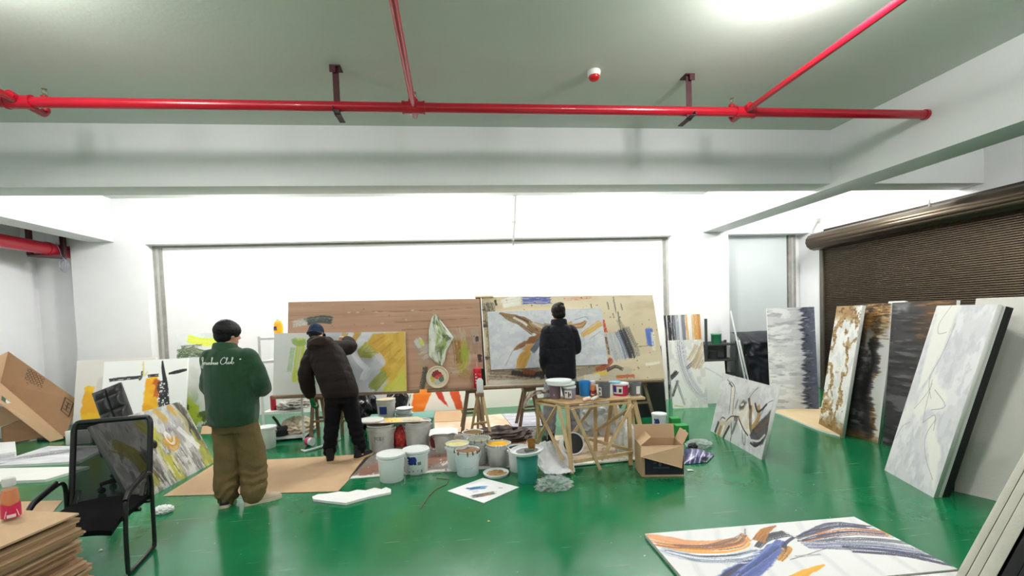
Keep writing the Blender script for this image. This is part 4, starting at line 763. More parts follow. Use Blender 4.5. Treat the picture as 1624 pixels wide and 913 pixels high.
trunk(b, [(0, 0, .8, .15, .1, 0, 0), (0, 0, .95, .16, .11, 0, 0), (-.01, 0, 1.1, .16, .11, 0, 0), (-.02, -.01, 1.28, .17, .1, 0, 0), (-.03, -.01, 1.36, .1, .07, 0, 0)])
for s_ in (-1, 1):
    limb(b, [(s_*.15-.02, -.01, 1.31, .055), (s_*.19-.01, .02, 1.06, .042), (s_*.11, .22, 1.04, .034), (s_*.05, .28, 1.05, .027)])
    hand(b, (s_*.045, .285, 1.05), (-s_*.9, .3, .0), (0, -.6, -.5), s_, .55)
    limb(b, [(s_*.09, 0, .82, .085), (s_*.1, .01, .45, .058), (s_*.11, -.01, .1, .04), (s_*.11, -.01, .05, .04)])
    limb(b, [(s_*.11, -.01, .05, .035), (s_*.115, .1, .035, .028)])
body = put(remesh(b, .006, 3), 'body', skin, man); face(man, hc, HR)
h = MB(); ball(h, hc+V((.0, -.012, .035)), (.098, .118, .092), 20, HR); ball(h, hc+HR @ V((0, -.045, -.005)), (.084, .072, .085), 18, HR); ball(h, hc+V((0, .06, .055)), (.082, .06, .055), 18, HR); ball(h, hc+V((.005, -.03, .075)), (.07, .085, .06), 18, HR)
for s_ in (-1, 1): ball(h, hc+HR @ V((s_*.07, .03, .03)), (.022, .045, .035), 12, HR)
put(remesh(h, .006, 2, lambda c, n: .0025*mnoise.noise(V((c.x*45, c.y*45, c.z*14)))+.0012*mnoise.noise(V((c.x*110, c.y*110, c.z*30)))), 'hair', hairm, man)
j = MB(); trunk(j, [(-.02, -.005, .735, .195, .15, 0, 0), (-.02, -.005, .78, .202, .158, 0, 0), (-.02, -.01, .88, .207, .165, 0, 0), (-.02, -.01, 1.0, .207, .16, 0, 0), (-.02, -.015, 1.16, .208, .15, 0, 0), (-.025, -.02, 1.28, .20, .132, 0, 0), (-.03, -.02, 1.365, .155, .108, 0, 0), (-.04, -.015, 1.41, .098, .09, 0, 0)])
for s_ in (-1, 1):
    q_ = 0 if s_ > 0 else .04; limb(j, [(s_*.15-.025, -.015, 1.315, .09), (s_*(.195-q_)-.015, -.01, 1.2, .088), (s_*(.225-q_)-.01, .0, 1.07, .086), (s_*(.2-q_)-.01, .1, 1.02, .076), (s_*.12-.01, .2, 1.03, .064), (s_*.08, .235, 1.04, .055)])
jk = remesh(j, .009, 4, wr(3, .006, 8, 6)); jacket = put(jk, 'fleece_jacket', fleece, man)
c_ = MB(); limb_c = [(-.055, -.012, 1.385, .095, .088)]
def collar_ring(z, r, tx): return [V((-.055+tx+r*1.12*math.cos(a), -.012+r*math.sin(a), z+.018*math.sin(a)*-1)) for a in [2*math.pi*i/30 for i in range(30)]]
c_.rings([collar_ring(1.37, .112, .02), collar_ring(1.40, .1, .008), collar_ring(1.435, .086, 0), collar_ring(1.448, .082, 0), collar_ring(1.445, .07, 0), collar_ring(1.40, .075, 0)]); put(remesh(c_, .006, 2), 'collar', fleece, jacket)
hm = MB(); hm.rings([[V((-.02+rx*math.cos(a), -.005+ry*math.sin(a), z)) for a in [2*math.pi*i/40 for i in range(40)]] for z, rx, ry in ((.725, .19, .143), (.73, .199, .152), (.765, .205, .158), (.77, .19, .148))]); hm.build('hem_band', fleece, jacket)
bvh = BVHTree.FromPolygons([v.co.copy() for v in jk.vertices], [tuple(p.vertices) for p in jk.polygons])
LET = [[(.0, -.55), (-.12, -.3), (.1, -.05), (.3, .4), (.42, 1.3), (.3, 1.55), (.22, 1.2), (.36, .2), (.3, -.5), (.12, -.75), (.02, -.5), (.4, .1), (.55, .45), (.48, .2), (.62, .02), (.75, .3), (.66, .5), (.82, .4), (.95, .45), (.93, .1), (1.06, .05), (1.18, .45), (1.18, .05), (1.3, .1), (1.4, .45), (1.38, .02), (1.52, .45), (1.62, .3), (1.62, .02), (1.75, .2), (1.98, 1.3), (1.86, 1.4), (1.84, .02), (1.98, .42), (2.08, .3), (2.1, .02), (2.24, .42), (2.24, .08), (2.36, .05), (2.46, .42), (2.5, .05), (2.62, .3), (2.7, .42), (2.6, .15), (2.72, .02), (2.82, .3), (2.74, .42)],
       [(3.75, 1.15), (3.6, 1.4), (3.3, 1.1), (3.12, .5), (3.3, .02), (3.6, .1), (3.85, .5), (4.05, 1.2), (3.92, 1.25), (3.88, .2), (4.0, .02), (4.16, .42), (4.16, .08), (4.28, .02), (4.4, .42), (4.42, .05), (4.56, .4), (4.72, 1.2), (4.6, 1.2), (4.58, .05), (4.74, .02), (4.84, .25), (4.7, .36)],
       [(5.5, .75), (5.62, .95)], [(5.5, .95), (5.62, .75)], [(5.46, .85), (5.66, .85)]]
lt = MB()
for st in LET:
    pts = []
    for p in spl([(x, y, 0) for x, y in st], 4):
        xx, zz = -.218+p[0]*.060, 1.275+p[1]*.042; hit = bvh.ray_cast(V((xx, -1, zz)), V((0, 1, 0)))
        if hit[0]: pts.append(hit[0]+V((0, -.0015, 0)))
    if len(pts) > 1: lt.tube(pts, .0027, 6)
lt.build('lettering', mat('white embroidery', (238, 238, 232), .7), jacket, label='white script lettering across the shoulders')
tr = MB(); trunk(tr, [(-.015, 0, .66, .165, .125, 0, 0), (-.02, -.005, .76, .168, .128, 0, 0), (-.02, -.005, .9, .168, .128, 0, 0)])
limb(tr, [(-.1, 0, .74, .1, .118), (-.095, .01, .5, .105, .112), (-.105, 0, .3, .1, .106), (-.11, -.02, .16, .094, .1), (-.11, -.02, .09, .086, .094)])
limb(tr, [(.062, 0, .74, .1, .118), (.095, .03, .5, .108, .115), (.105, .03, .3, .108, .112), (.115, .0, .14, .104, .108), (.12, -.01, .07, .094, .1)])
def khf(c, n): z = c.z; w_ = wr(9, .008, 7, 7)(c, n); return w_+.006*math.sin(z*48+9*mnoise.noise(V((c.x*6, c.y*6, z*4))))*max(0, min(1, (.42-z)/.3))
put(remesh(tr, .009, 3, khf), 'trousers', khaki, man)
shoe(man, -.12, -.02, math.radians(12), mat('black shoe cloth', (26, 26, 28), .7), mat('cream sole', (206, 196, 170), .7))
shoe(man, .14, -.03, math.radians(-62), mat('beige suede', (186, 172, 148), .85), mat('cream sole', (206, 196, 170), .7), .29)
ORG[man.name] = G0
# --- man leaning to the canvas
L0 = fl(548, 729); L0.z = 0
man2 = thing('person', 'person in a dark brown padded jacket, blue cap and green glove, leaning in to paint', 'person', L0, 'people in the workshop'); at0(man2)
puff = mat('dark brown padded nylon', (33, 23, 21), .7, spec=.2, var=.12, vscale=14, bump=.25, bscale=60)
blk = mat('black trousers', (17, 17, 21), .85, spec=.15, var=.15, vscale=8, bump=.2, bscale=100)
hc = V((-.355, .33, 1.475)); HR = Matrix.Rotation(math.radians(-10), 3, 'Z') @ Matrix.Rotation(math.radians(-28), 3, 'X')
b = MB(); head(b, hc, HR)
limb(b, [tuple(hc+V((.03, -.03, -.06)))+(.056,), (-.27, .22, 1.36, .06), (-.22, .16, 1.28, .09)])
trunk(b, [(-.02, -.02, .78, .14, .1, .2, 0), (-.05, .0, .9, .15, .105, .3, -.1), (-.12, .06, 1.08, .155, .105, .4, -.15), (-.2, .13, 1.25, .16, .1, .45, -.2), (-.23, .17, 1.32, .1, .07, .45, -.2)])
limb(b, [(-.36, .14, 1.24, .05), (-.42, .1, 1.0, .04), (-.41, .14, .8, .032), (-.4, .16, .75, .026)]); hand(b, (-.4, .165, .745), (.05, .2, -1), (.9, .2, 0), 1, .6)
limb(b, [(-.08, .2, 1.3, .05), (.03, .3, 1.29, .042), (.0, .44, 1.34, .034), (-.05, .51, 1.37, .026)]); hand(b, (-.055, .52, 1.372), (-.5, .8, .1), (-.9, -.2, 0), -1, .7)
for s_, kx, ax, ay in ((-1, -.13, -.165, -.02), (1, .1, .165, .02)):
    limb(b, [(s_*.085-.02, -.02, .8, .08), (kx, .02, .44, .055), (ax, ay, .1, .04), (ax, ay, .05, .04)]); limb(b, [(ax, ay, .05, .034), (ax+s_*.02, ay+.1, .035, .028)])
put(remesh(b, .006, 3), 'body', skin, man2); face(man2, hc, HR)
h = MB(); ball(h, hc+HR @ V((0, -.018, -.01)), (.079, .088, .07), 18, HR); put(remesh(h, .006, 2, lambda c, n: .002*mnoise.noise(c*60)), 'hair', hairm, man2)
cp = MB(); navyc = mat('navy cap cloth', (36, 50, 72), .85, spec=.15, var=.15, vscale=30, bump=.3, bscale=150); ball(cp, hc+HR @ V((0, -.008, .034)), (.088, .106, .088), 20, HR); ball(cp, hc+HR @ V((0, -.03, .0)), (.086, .088, .06), 18, HR); co = put(remesh(cp, .006, 2), 'cap', navyc, man2)
m = MB(); pl = [hc+HR @ V((.075*math.cos(a), .07+.1*math.sin(a), .03-.02*math.sin(a))) for a in np.linspace(0, math.pi, 14)]; m.prism(pl, HR @ V((0, 0, .006))); m.build('cap_brim', navyc, co)
m = MB(); m.tube([hc+HR @ V((.0895*math.cos(a), -.02+.092*math.sin(a)*1., -.018)) for a in np.linspace(math.pi*1.02, math.pi*1.98, 18)], .008, 8); m.build('cap_strap', mat('cap strap', (26, 32, 44), .6), co)
j = MB(); trunk(j, [(-.005, -.03, .75, .185, .15, .1, 0), (-.01, -.03, .8, .2, .165, .15, 0), (-.05, -.01, .92, .2, .165, .3, -.1), (-.11, .04, 1.07, .2, .16, .4, -.15), (-.17, .1, 1.2, .2, .15, .45, -.18), (-.21, .14, 1.3, .16, .12, .45, -.2), (-.235, .175, 1.36, .09, .085, .45, -.2)])
limb(j, [(-.33, .13, 1.25, .092), (-.385, .11, 1.14, .09), (-.42, .09, 1.0, .088), (-.415, .12, .86, .078), (-.405, .15, .775, .062)])
limb(j, [(-.11, .17, 1.29, .095), (-.03, .24, 1.29, .09), (.035, .3, 1.3, .084), (.02, .39, 1.335, .074), (-.03, .48, 1.365, .058)])
def pf(c, n): return .0045*abs(math.sin(c.z*28+c.y*8+1.2*mnoise.noise(c*4)))+wr(5, .005, 9, 8)(c, n)
put(remesh(j, .009, 3, pf), 'padded_jacket', puff, man2)
hd = MB(); ball(hd, V((-.25, .075, 1.36)), (.14, .085, .08), 20, Matrix.Rotation(-.25, 3, 'Y') @ Matrix.Rotation(-.5, 3, 'X')); ball(hd, V((-.31, .14, 1.385)), (.095, .1, .07), 16); ball(hd, V((-.19, .13, 1.37)), (.085, .095, .07), 16)
put(remesh(hd, .008, 3, wr(8, .008, 12, 14)), 'hood', mat('brown hood cloth', (46, 34, 31), .75, spec=.2, var=.15, vscale=14, bump=.3, bscale=60), man2)
g = MB(); limb(g, [(-.405, .15, .78, .036), (-.4, .16, .74, .032)]); hand(g, (-.4, .165, .745), (.05, .2, -1), (.9, .2, 0), 1, .6, 1.12); me = remesh(g, .005, 2, lambda c, n: .006)
put(me, 'work_glove', mat('green knit glove', (20, 110, 66), .9, spec=.15, var=.3, vscale=40, bump=.5, bscale=200), man2, 'green knitted glove')
tr = MB(); trunk(tr, [(-.01, -.02, .68, .15, .12, 0, 0), (-.01, -.02, .8, .165, .135, .1, 0), (-.03, -.01, .92, .165, .13, .3, 0)])
limb(tr, [(-.09, -.02, .76, .1, .11), (-.125, .01, .5, .084), (-.15, .0, .3, .078), (-.165, -.02, .14, .068), (-.165, -.02, .1, .058)]); limb(tr, [(.07, -.02, .76, .1, .11), (.1, .02, .5, .086), (.14, .02, .3, .078), (.165, .02, .14, .068), (.165, .02, .1, .058)])
def blf(c, n): return wr(12, .006, 8, 8)(c, n)+.006*math.sin(c.z*70+3*mnoise.noise(V((c.x*6, c.y*6, c.z*3))))*max(0, min(1, (.55-c.z)/.3))
put(remesh(tr, .008, 3, blf), 'trousers', blk, man2)
for ax, ay, an in ((-.165, -.02, .25), (.165, .02, -.55)): shoe(man2, ax, ay, an, mat('black felt shoe', (16, 16, 18), .85), mat('tan sole', (188, 160, 120), .7), .27, high=.05)
ORG[man2.name] = L0
# --- man in navy
N0 = fl(892, 700); N0.z = 0
man3 = thing('person', 'person in a navy jacket and grey trousers, seen from behind at the beige board', 'person', N0, 'people in the workshop'); at0(man3)
navy = mat('navy jacket nylon', (17, 18, 26), .65, spec=.22, var=.1, vscale=10, bump=.2, bscale=70); greyt = mat('grey sweat cloth', (132, 134, 142), .95, var=.08, vscale=30, bump=.3, bscale=200)
hc = V((.005, .03, 1.625)); HR = Matrix.Rotation(math.radians(-6), 3, 'Z') @ Matrix.Rotation(math.radians(-8), 3, 'X')
b = MB(); head(b, hc, HR, 1.0); limb(b, [(0, .005, 1.56, .054), (0, -.01, 1.48, .058), (0, -.015, 1.4, .09)])
trunk(b, [(0, 0, .9, .15, .1, 0, 0), (0, 0, 1.05, .15, .1, 0, 0), (0, 0, 1.2, .155, .1, 0, 0), (0, -.01, 1.38, .165, .095, 0, 0), (0, -.01, 1.45, .1, .07, 0, 0)])
limb(b, [(-.15, -.01, 1.39, .05), (-.18, -.03, 1.13, .042), (-.15, .11, .94, .034), (-.13, .17, .89, .026)]); hand(b, (-.128, .175, .885), (.3, .8, -.5), (.9, -.2, 0), 1, .7)
limb(b, [(.15, -.01, 1.39, .05), (.2, .02, 1.17, .042), (.17, .24, 1.22, .034), (.14, .3, 1.26, .026)]); hand(b, (.138, .305, 1.265), (-.2, .8, .5), (-.9, -.2, 0), -1, .7)
for s_ in (-1, 1):
    limb(b, [(s_*.09, 0, .9, .08), (s_*.14, .01, .48, .055), (s_*.16, -.01, .1, .04), (s_*.16, -.01, .05, .04)]); limb(b, [(s_*.16, -.01, .05, .034), (s_*.17, .1, .035, .028)])
put(remesh(b, .006, 3), 'body', skin, man3); face(man3, hc, HR)
h = MB(); ball(h, hc+V((0, -.008, .034)), (.09, .108, .092), 20, HR); ball(h, hc+V((0, -.045, -.012)), (.082, .062, .078), 16, HR); ball(h, hc+V((.01, .04, .07)), (.07, .07, .05), 16, HR); ball(h, hc+V((.02, -.02, .1)), (.05, .06, .03), 16, HR)
put(remesh(h, .006, 2, lambda c, n: .005*mnoise.noise(V((c.x*50, c.y*50, c.z*22)))+.002*mnoise.noise(c*110)), 'hair', mat('dark brown hair', (18, 13, 12), .55, spec=.3, bump=.5, bscale=160, stretch=(1, 1, .3)), man3)
j = MB(); trunk(j, [(0, -.005, .80, .18, .14, 0, 0), (0, -.01, .84, .19, .15, 0, 0), (0, -.01, 1.0, .19, .15, 0, 0), (0, -.01, 1.18, .195, .148, 0, 0), (0, -.015, 1.34, .195, .135, 0, 0), (0, -.015, 1.43, .155, .108, 0, 0), (0, -.01, 1.475, .1, .088, 0, 0)])
limb(j, [(-.145, -.015, 1.385, .085), (-.17, -.025, 1.28, .082), (-.185, -.035, 1.12, .08), (-.18, .03, 1.0, .072), (-.15, .12, .92, .06)])
limb(j, [(.145, -.015, 1.385, .085), (.18, -.01, 1.28, .082), (.205, .02, 1.17, .08), (.195, .12, 1.18, .072), (.155, .25, 1.23, .058)])
def nf(c, n):
    q = abs(((c.z-.82)/.185+.5) % 1-.5); arm = abs(c.x) > .2
    return -.007*max(0, 1-q/.045)*(0 if arm else 1)+wr(15, .0045, 8, 8)(c, n)+.002*mnoise.noise(c*30)
jo = put(remesh(j, .008, 3, nf), 'padded_jacket', navy, man3)
c_ = MB(); cr3 = lambda z, r: [V((r*1.1*math.cos(a), -.008+r*math.sin(a), z-.012*math.sin(a))) for a in [2*math.pi*i/30 for i in range(30)]]
c_.rings([cr3(1.44, .105), cr3(1.475, .094), cr3(1.53, .088), cr3(1.542, .082), cr3(1.535, .072), cr3(1.47, .076)]); put(remesh(c_, .006, 2, wr(2, .003, 14, 10)), 'collar', navy, jo)
tr = MB(); trunk(tr, [(0, 0, .78, .16, .125, 0, 0), (0, 0, .88, .17, .135, 0, 0), (0, 0, 1.0, .165, .125, 0, 0)])
for s_ in (-1, 1): limb(tr, [(s_*.09, 0, .84, .1, .11), (s_*.135, .01, .5, .086), (s_*.155, 0, .3, .08), (s_*.16, -.01, .16, .072), (s_*.16, -.01, .12, .052)])
put(remesh(tr, .008, 3, blf), 'trousers', greyt, man3)
for s_ in (-1, 1): shoe(man3, s_*.16, -.01, -s_*.2, mat('black felt shoe', (16, 16, 18), .85), mat('dark sole', (40, 38, 38), .7), .27)
ORG[man3.name] = N0
# ------------------------------------------------------------------ things on the floor and tables
wood = mat('pale pine', (196, 168, 126), .7, var=.12, vscale=5, stretch=(6, 6, .8), bump=.15, bscale=30)
woodd = mat('grubby pine', (132, 110, 86), .75, var=.2, vscale=6, stretch=(5, 5, 1), bump=.2, bscale=30)
card = mat('brown cardboard', (192, 160, 126), .85, var=.05, vscale=4, bump=.08, bscale=60)
cardd = mat('darker cardboard', (160, 124, 92), .85, var=.06, vscale=5, bump=.1, bscale=60)
wp = mat('white plastic', (228, 232, 233), .35, var=.02, vscale=5)
wpd = mat('dirty white plastic', (206, 208, 203), .45, c2=(176, 178, 172), vscale=7)
blackm = mat('black plastic', (20, 20, 22), .45)
steelw = mat('white painted steel', (226, 226, 226), .45, var=.04, vscale=15)
def stick(t, a, b, w=.032, d=.022, nm='leg', m=None, up=V((0, 1, 0))):
    mb = MB(); mb.bar(a, b, w, d, up, 0, .003); return mb.build(nm, m or wood, t)
def floor_poly(px, z0, th): return [fl(x, y, z0+th) for x, y in px]
def sheet(name, label, cat, px, P=None, m=None, z=.002, th=.004, group=None):
    q = [fl(x, y, z+th) for x, y in px]                       # order: far left, far right, near right, near left
    if P is None:
        mb = MB(); mb.prism(q, (0, 0, -th)); return tag(mb.build(name, m), label, cat, group)
    ex = ((q[1]-q[0])+(q[2]-q[3]))/2; c = q[0]
    mb = MB(); w, h = P.w, P.h; vs = []
    for j in range(h):
        for i in range(w):
            u, v = i/(w-1), j/(h-1); vs.append(q[0]*(1-u)*(1-v)+q[1]*u*(1-v)+q[2]*u*v+q[3]*(1-u)*v)
    ii = lambda i, j: j*w+i
    fs = [(ii(i, j), ii(i, j+1), ii(i+1, j+1), ii(i+1, j)) for j in range(h-1) for i in range(w-1)]
    mb.add(vs, fs, 0, True); n = len(vs); bot = [p-V((0, 0, th)) for p in q]; mb.add(q+bot, [(0, 1, 5, 4), (1, 2, 6, 5), (2, 3, 7, 6), (3, 0, 4, 7), (4, 5, 6, 7)], 1)
    C = np.ones((n+8, 4), np.float32); C[:n, :3] = P.linear().reshape(-1, 3); mb.col = C
    return tag(mb.build(name, [PAINTED, m or primed]), label, cat, group)
# sheets under foot
sheet('cardboard_sheet', 'large brown cardboard sheet on the floor under the painter in the blue cap', 'cardboard', [(344, 733), (591, 719), (536, 778.5), (259, 786)], None, card)
sheet('cardboard_sheet', 'brown cardboard strip on the floor by the far green canvas', 'cardboard', [(322, 669), (412, 671), (412, 686), (318, 688)], None, card)
P = Paint(200, 90, 2.6, (128, 118, 112), 31, .06, 8, 8); P.wash((150, 142, 138), 4, 12, .5, .62, .7)
for u, v in ((.06, .72), (.36, .68), (.2, .3), (.62, .74), (.8, .5)): P.stroke([(u, v+.2), (u+.06, v+.06), (u+.16, v)], .13, (142, 96, 78), .95, .1); P.stroke([(u+.13, v+.18), (u+.17, v+.04), (u+.16, v-.1)], .035, (224, 220, 214), .95, .1)
P.poly([(0, .95), (1, .95), (1, 1), (0, 1)], (222, 218, 214), 1, .01); P.speck((210, 206, 200), 160, .012); P.speck((60, 50, 46), 120, .012)
sheet('printed_sheet', 'taupe printed sheet with brown and white shapes lying under the buckets', 'sheet', [(600, 697), (852, 676), (838, 738), (553, 758.5)], P, None, .002, .004)
P = Paint(90, 40, 3, (222, 196, 170), 32, .04, 5, 5); P.wash((232, 224, 212), 4, 4, .45, .6, .9); P.wash((214, 176, 146), 6, 6, .55, .65, .7)
sheet('printed_sheet', 'peach and cream sheet on the floor behind the small A-frame stand', 'sheet', [(650, 668), (795, 656), (813, 677), (645, 692)], P, None, .007, .004)
P = Paint(60, 40, 2, (176, 176, 190), 33, .06, 3, 14); P.wash((216, 216, 224), 3, 16, .5, .6, .7)
sheet('printed_sheet', 'lilac grey sheet on the floor beside the peach one, by the navy jacket', 'sheet', [(796, 656), (852, 653), (870, 674), (814, 677)], P, None, .008, .004)
sheet('cardboard_sheet', 'brown cardboard on the floor in front of the orange petal canvas', 'cardboard', [(600, 656), (731, 650), (736, 667), (600, 673)], None, card, .013)
P = Paint(120, 60, 2.6, (206, 188, 164), 34, .05, 4, 20); P.wash((176, 140, 116), 4, 24, .52, .64, .6); P.poly([(0, .93), (1, .93), (1, 1), (0, 1)], (236, 234, 228), 1, .02); P.speck((90, 70, 60), 60, .012)
sheet('plywood_sheet', 'pale plywood sheet on the floor under the trestle table', 'board', [(878, 690), (1016, 682), (1014, 727), (868, 741)], P, None, .010, .012)
P = Paint(40, 30, 3, (214, 190, 150), 35, .04, 4, 4)
sheet('plywood_sheet', 'pale wooden board on the floor below the white to charcoal canvas', 'board', [(1222, 649.5), (1306, 645), (1332, 690), (1300, 681)], P, None, .001, .02)
P = Paint(110, 70, 1.4, (236, 237, 238), 36, .015, 4, 4); P.stroke([(.28, .62), (.36, .5), (.46, .4)], .12, (40, 96, 156), .95, .3, .25, (84, 150, 196)); P.stroke([(.2, .66), (.3, .6), (.36, .46)], .05, (28, 70, 120), .9, .4); P.stroke([(.62, .9), (.72, .7), (.8, .52)], .12, (74, 58, 50), .95, .35, .3, (44, 36, 36)); P.stroke([(.7, .7), (.78, .6)], .06, (150, 104, 50), .9, .3); P.stroke([(.7, .26), (.76, .22)], .02, (60, 60, 60), .8, .3); P.stroke([(.42, .66), (.5, .7)], .08, (206, 208, 210), .8, .2)
sheet('palette_sheet', 'white sheet with blue and brown paint daubs on the green floor before the buckets', 'sheet', [(766, 757.5), (823, 772), (767, 797), (709.5, 778)], P, None, .002, .004)
# left floor canvases and foam boards
P = Paint(120, 50, 3, (206, 208, 214), 37, .05, 4, 10); P.stroke([(.0, .9), (.3, .5), (.6, .3)], .22, (84, 84, 92), .9, .45, .4, (150, 150, 158)); P.stroke([(.5, .3), (.9, .12)], .1, (120, 120, 128), .8, .5); P.wash((230, 230, 234), 4, 14, .52, .6, .7)
sheet('painting', 'white and black streaked canvas lying on the floor behind the mesh chair', 'painting', [(76, 707), (174, 706), (126, 731), (-25, 739)], P, None, .0, .03)
sheet('blank_canvas', 'plain white canvas lying on the floor left of the mesh chair', 'canvas', [(-20, 742.5), (142, 739), (72, 760), (-40, 765)], None, primed, .0, .03)
P = Paint(60, 40, 2, (220, 222, 226), 38, .03, 4, 4); P.stroke([(.1, .8), (.5, .5), (.8, .3)], .2, (130, 132, 140), .8, .5)
sheet('painting', 'grey and white canvas lying at the left edge beside the collapsed cartons', 'painting', [(20, 691), (32, 688), (46, 693), (7, 701)], P, None, .0, .03)
for k in range(4):
    q = [fl(x, y, .0) for x, y in [(-18, 716), (21+k % 2*4, 713), (24+k % 2*3, 730), (-22, 738)]]; mb = MB(); mb.prism([p+V((.0, 0, .03*k)) for p in q], (0, 0, .027))
    tag(mb.build('foam_board', mat('white foam board', (232, 233, 234), .7, var=.02)), ('lowest white foam board of the small stack at the left edge', 'second white foam board from the bottom of the stack at the left edge', 'third white foam board from the bottom of the stack at the left edge', 'topmost white foam board of the stack at the left edge')[k], 'board', 'foam boards in the left stack')
sheet('cardboard_sheet', 'brown cardboard piece on the floor behind the left arm of the mesh chair', 'cardboard', [(26, 795), (99, 793), (84, 811), (10, 815)], None, card)
# torn foam strip, string, tissue
top = [(495, 787), (505, 783), (520, 782), (538, 779), (552, 780), (566, 776), (580, 777), (594, 773), (605, 775), (612, 772), (620, 775)]; bot = [(620, 780), (585, 787), (548, 797), (520, 794), (497, 791)]
mb = MB(); mb.prism([fl(x, y, .024) for x, y in top+bot], (0, 0, -.022)); tag(mb.build('foam_strip', mat('white foam', (236, 236, 234), .8, var=.04, vscale=10, bump=.2)), 'torn strip of white foam on the green floor', 'foam')
mb = MB(); mb.tube([fl(x, y, .004) for x, y in ((692, 758), (712, 760), (708, 768), (692, 775), (681, 785), (673, 797), (667, 806))], .0035, 6); tag(mb.build('string', mat('brown cord', (120, 84, 60), .8)), 'brown cord lying on the green floor left of the paint-daubed sheet', 'cord')
def crumple(name, label, cat, c, r, m, seed, amp=.35, parent=None, fr=3., vox=None, flat=True):
    b = bmesh.new(); bmesh.ops.create_icosphere(b, subdivisions=4, radius=1)
    for v in b.verts:
        n = v.co.copy(); d = 1+amp*(1-2*abs(mnoise.noise(n*fr+V((seed, 0, 0)))))*.8+amp*.5*(1-2*abs(mnoise.noise(n*fr*2.3+V((0, seed, 0)))))
        v.co = V((n.x*d*r[0], n.y*d*r[1], n.z*d*r[2]))
        if flat and v.co.z < -r[2]*.75: v.co.z = -r[2]*.75
    zmin = min(v.co.z for v in b.verts); mb = MB(); mb.bm(b, 0, False, Matrix.Translation(V(c)-V((0, 0, zmin))))
    o = mb.build(name, m, parent)
    if not parent: tag(o, label, cat)
    return o
clear = mat('clear plastic film', (214, 220, 222), .12, alpha=.3, spec=.8)
crumple('tissue', 'crumpled white tissue on the floor right of the mesh chair', 'tissue', fl(259, 812), (.065, .05, .03), mat('tissue paper', (226, 230, 228), .8), 3)
crumple('plastic_film', 'bundle of crumpled clear plastic film behind the trestle table', 'plastic', fl(955, 694)+V((0, .25, 0)), (.3, .2, .24), mat('cloudy plastic film', (196, 198, 200), .15, alpha=.75, spec=.8), 5, .3, None, 4)
crumple('plastic_film', 'clear plastic film crumpled under the white drop sheet', 'plastic', fl(880, 778)+V((0, .05, 0)), (.10, .055, .05), clear, 8, .8, None, 2.6)
crumple('rag_heap', 'heap of dark paint-stiff rags on the floor behind the yellow paint bucket', 'rags', fl(797, 700)+V((0, .1, 0)), (.24, .13, .07), mat('stiff dark rag', (54, 44, 44), .8, c2=(110, 96, 88), vscale=9), 11, .75, None, 3.4)
crumple('plastic_sack', 'white plastic sack standing behind the right legs of the trestle table', 'sack', fl(998, 728)+V((0, .12, 0)), (.105, .1, .22), mat('white sack', (222, 224, 224), .4), 13, .18, None, 2)
crumple('rubbish_bag', 'black rubbish bag behind the left trestle', 'bag', V((-1.42, 6.85, 0)), (.2, .2, .3), mat('black bin liner', (22, 24, 32), .25), 17, .22, None, 3)
crumple('rubbish_bag', 'small dark bag right of the bigger black bag behind the trestles', 'bag', V((-.93, 7.0, 0)), (.16, .14, .3), mat('black bin liner', (22, 24, 32), .25), 19, .22, None, 3)
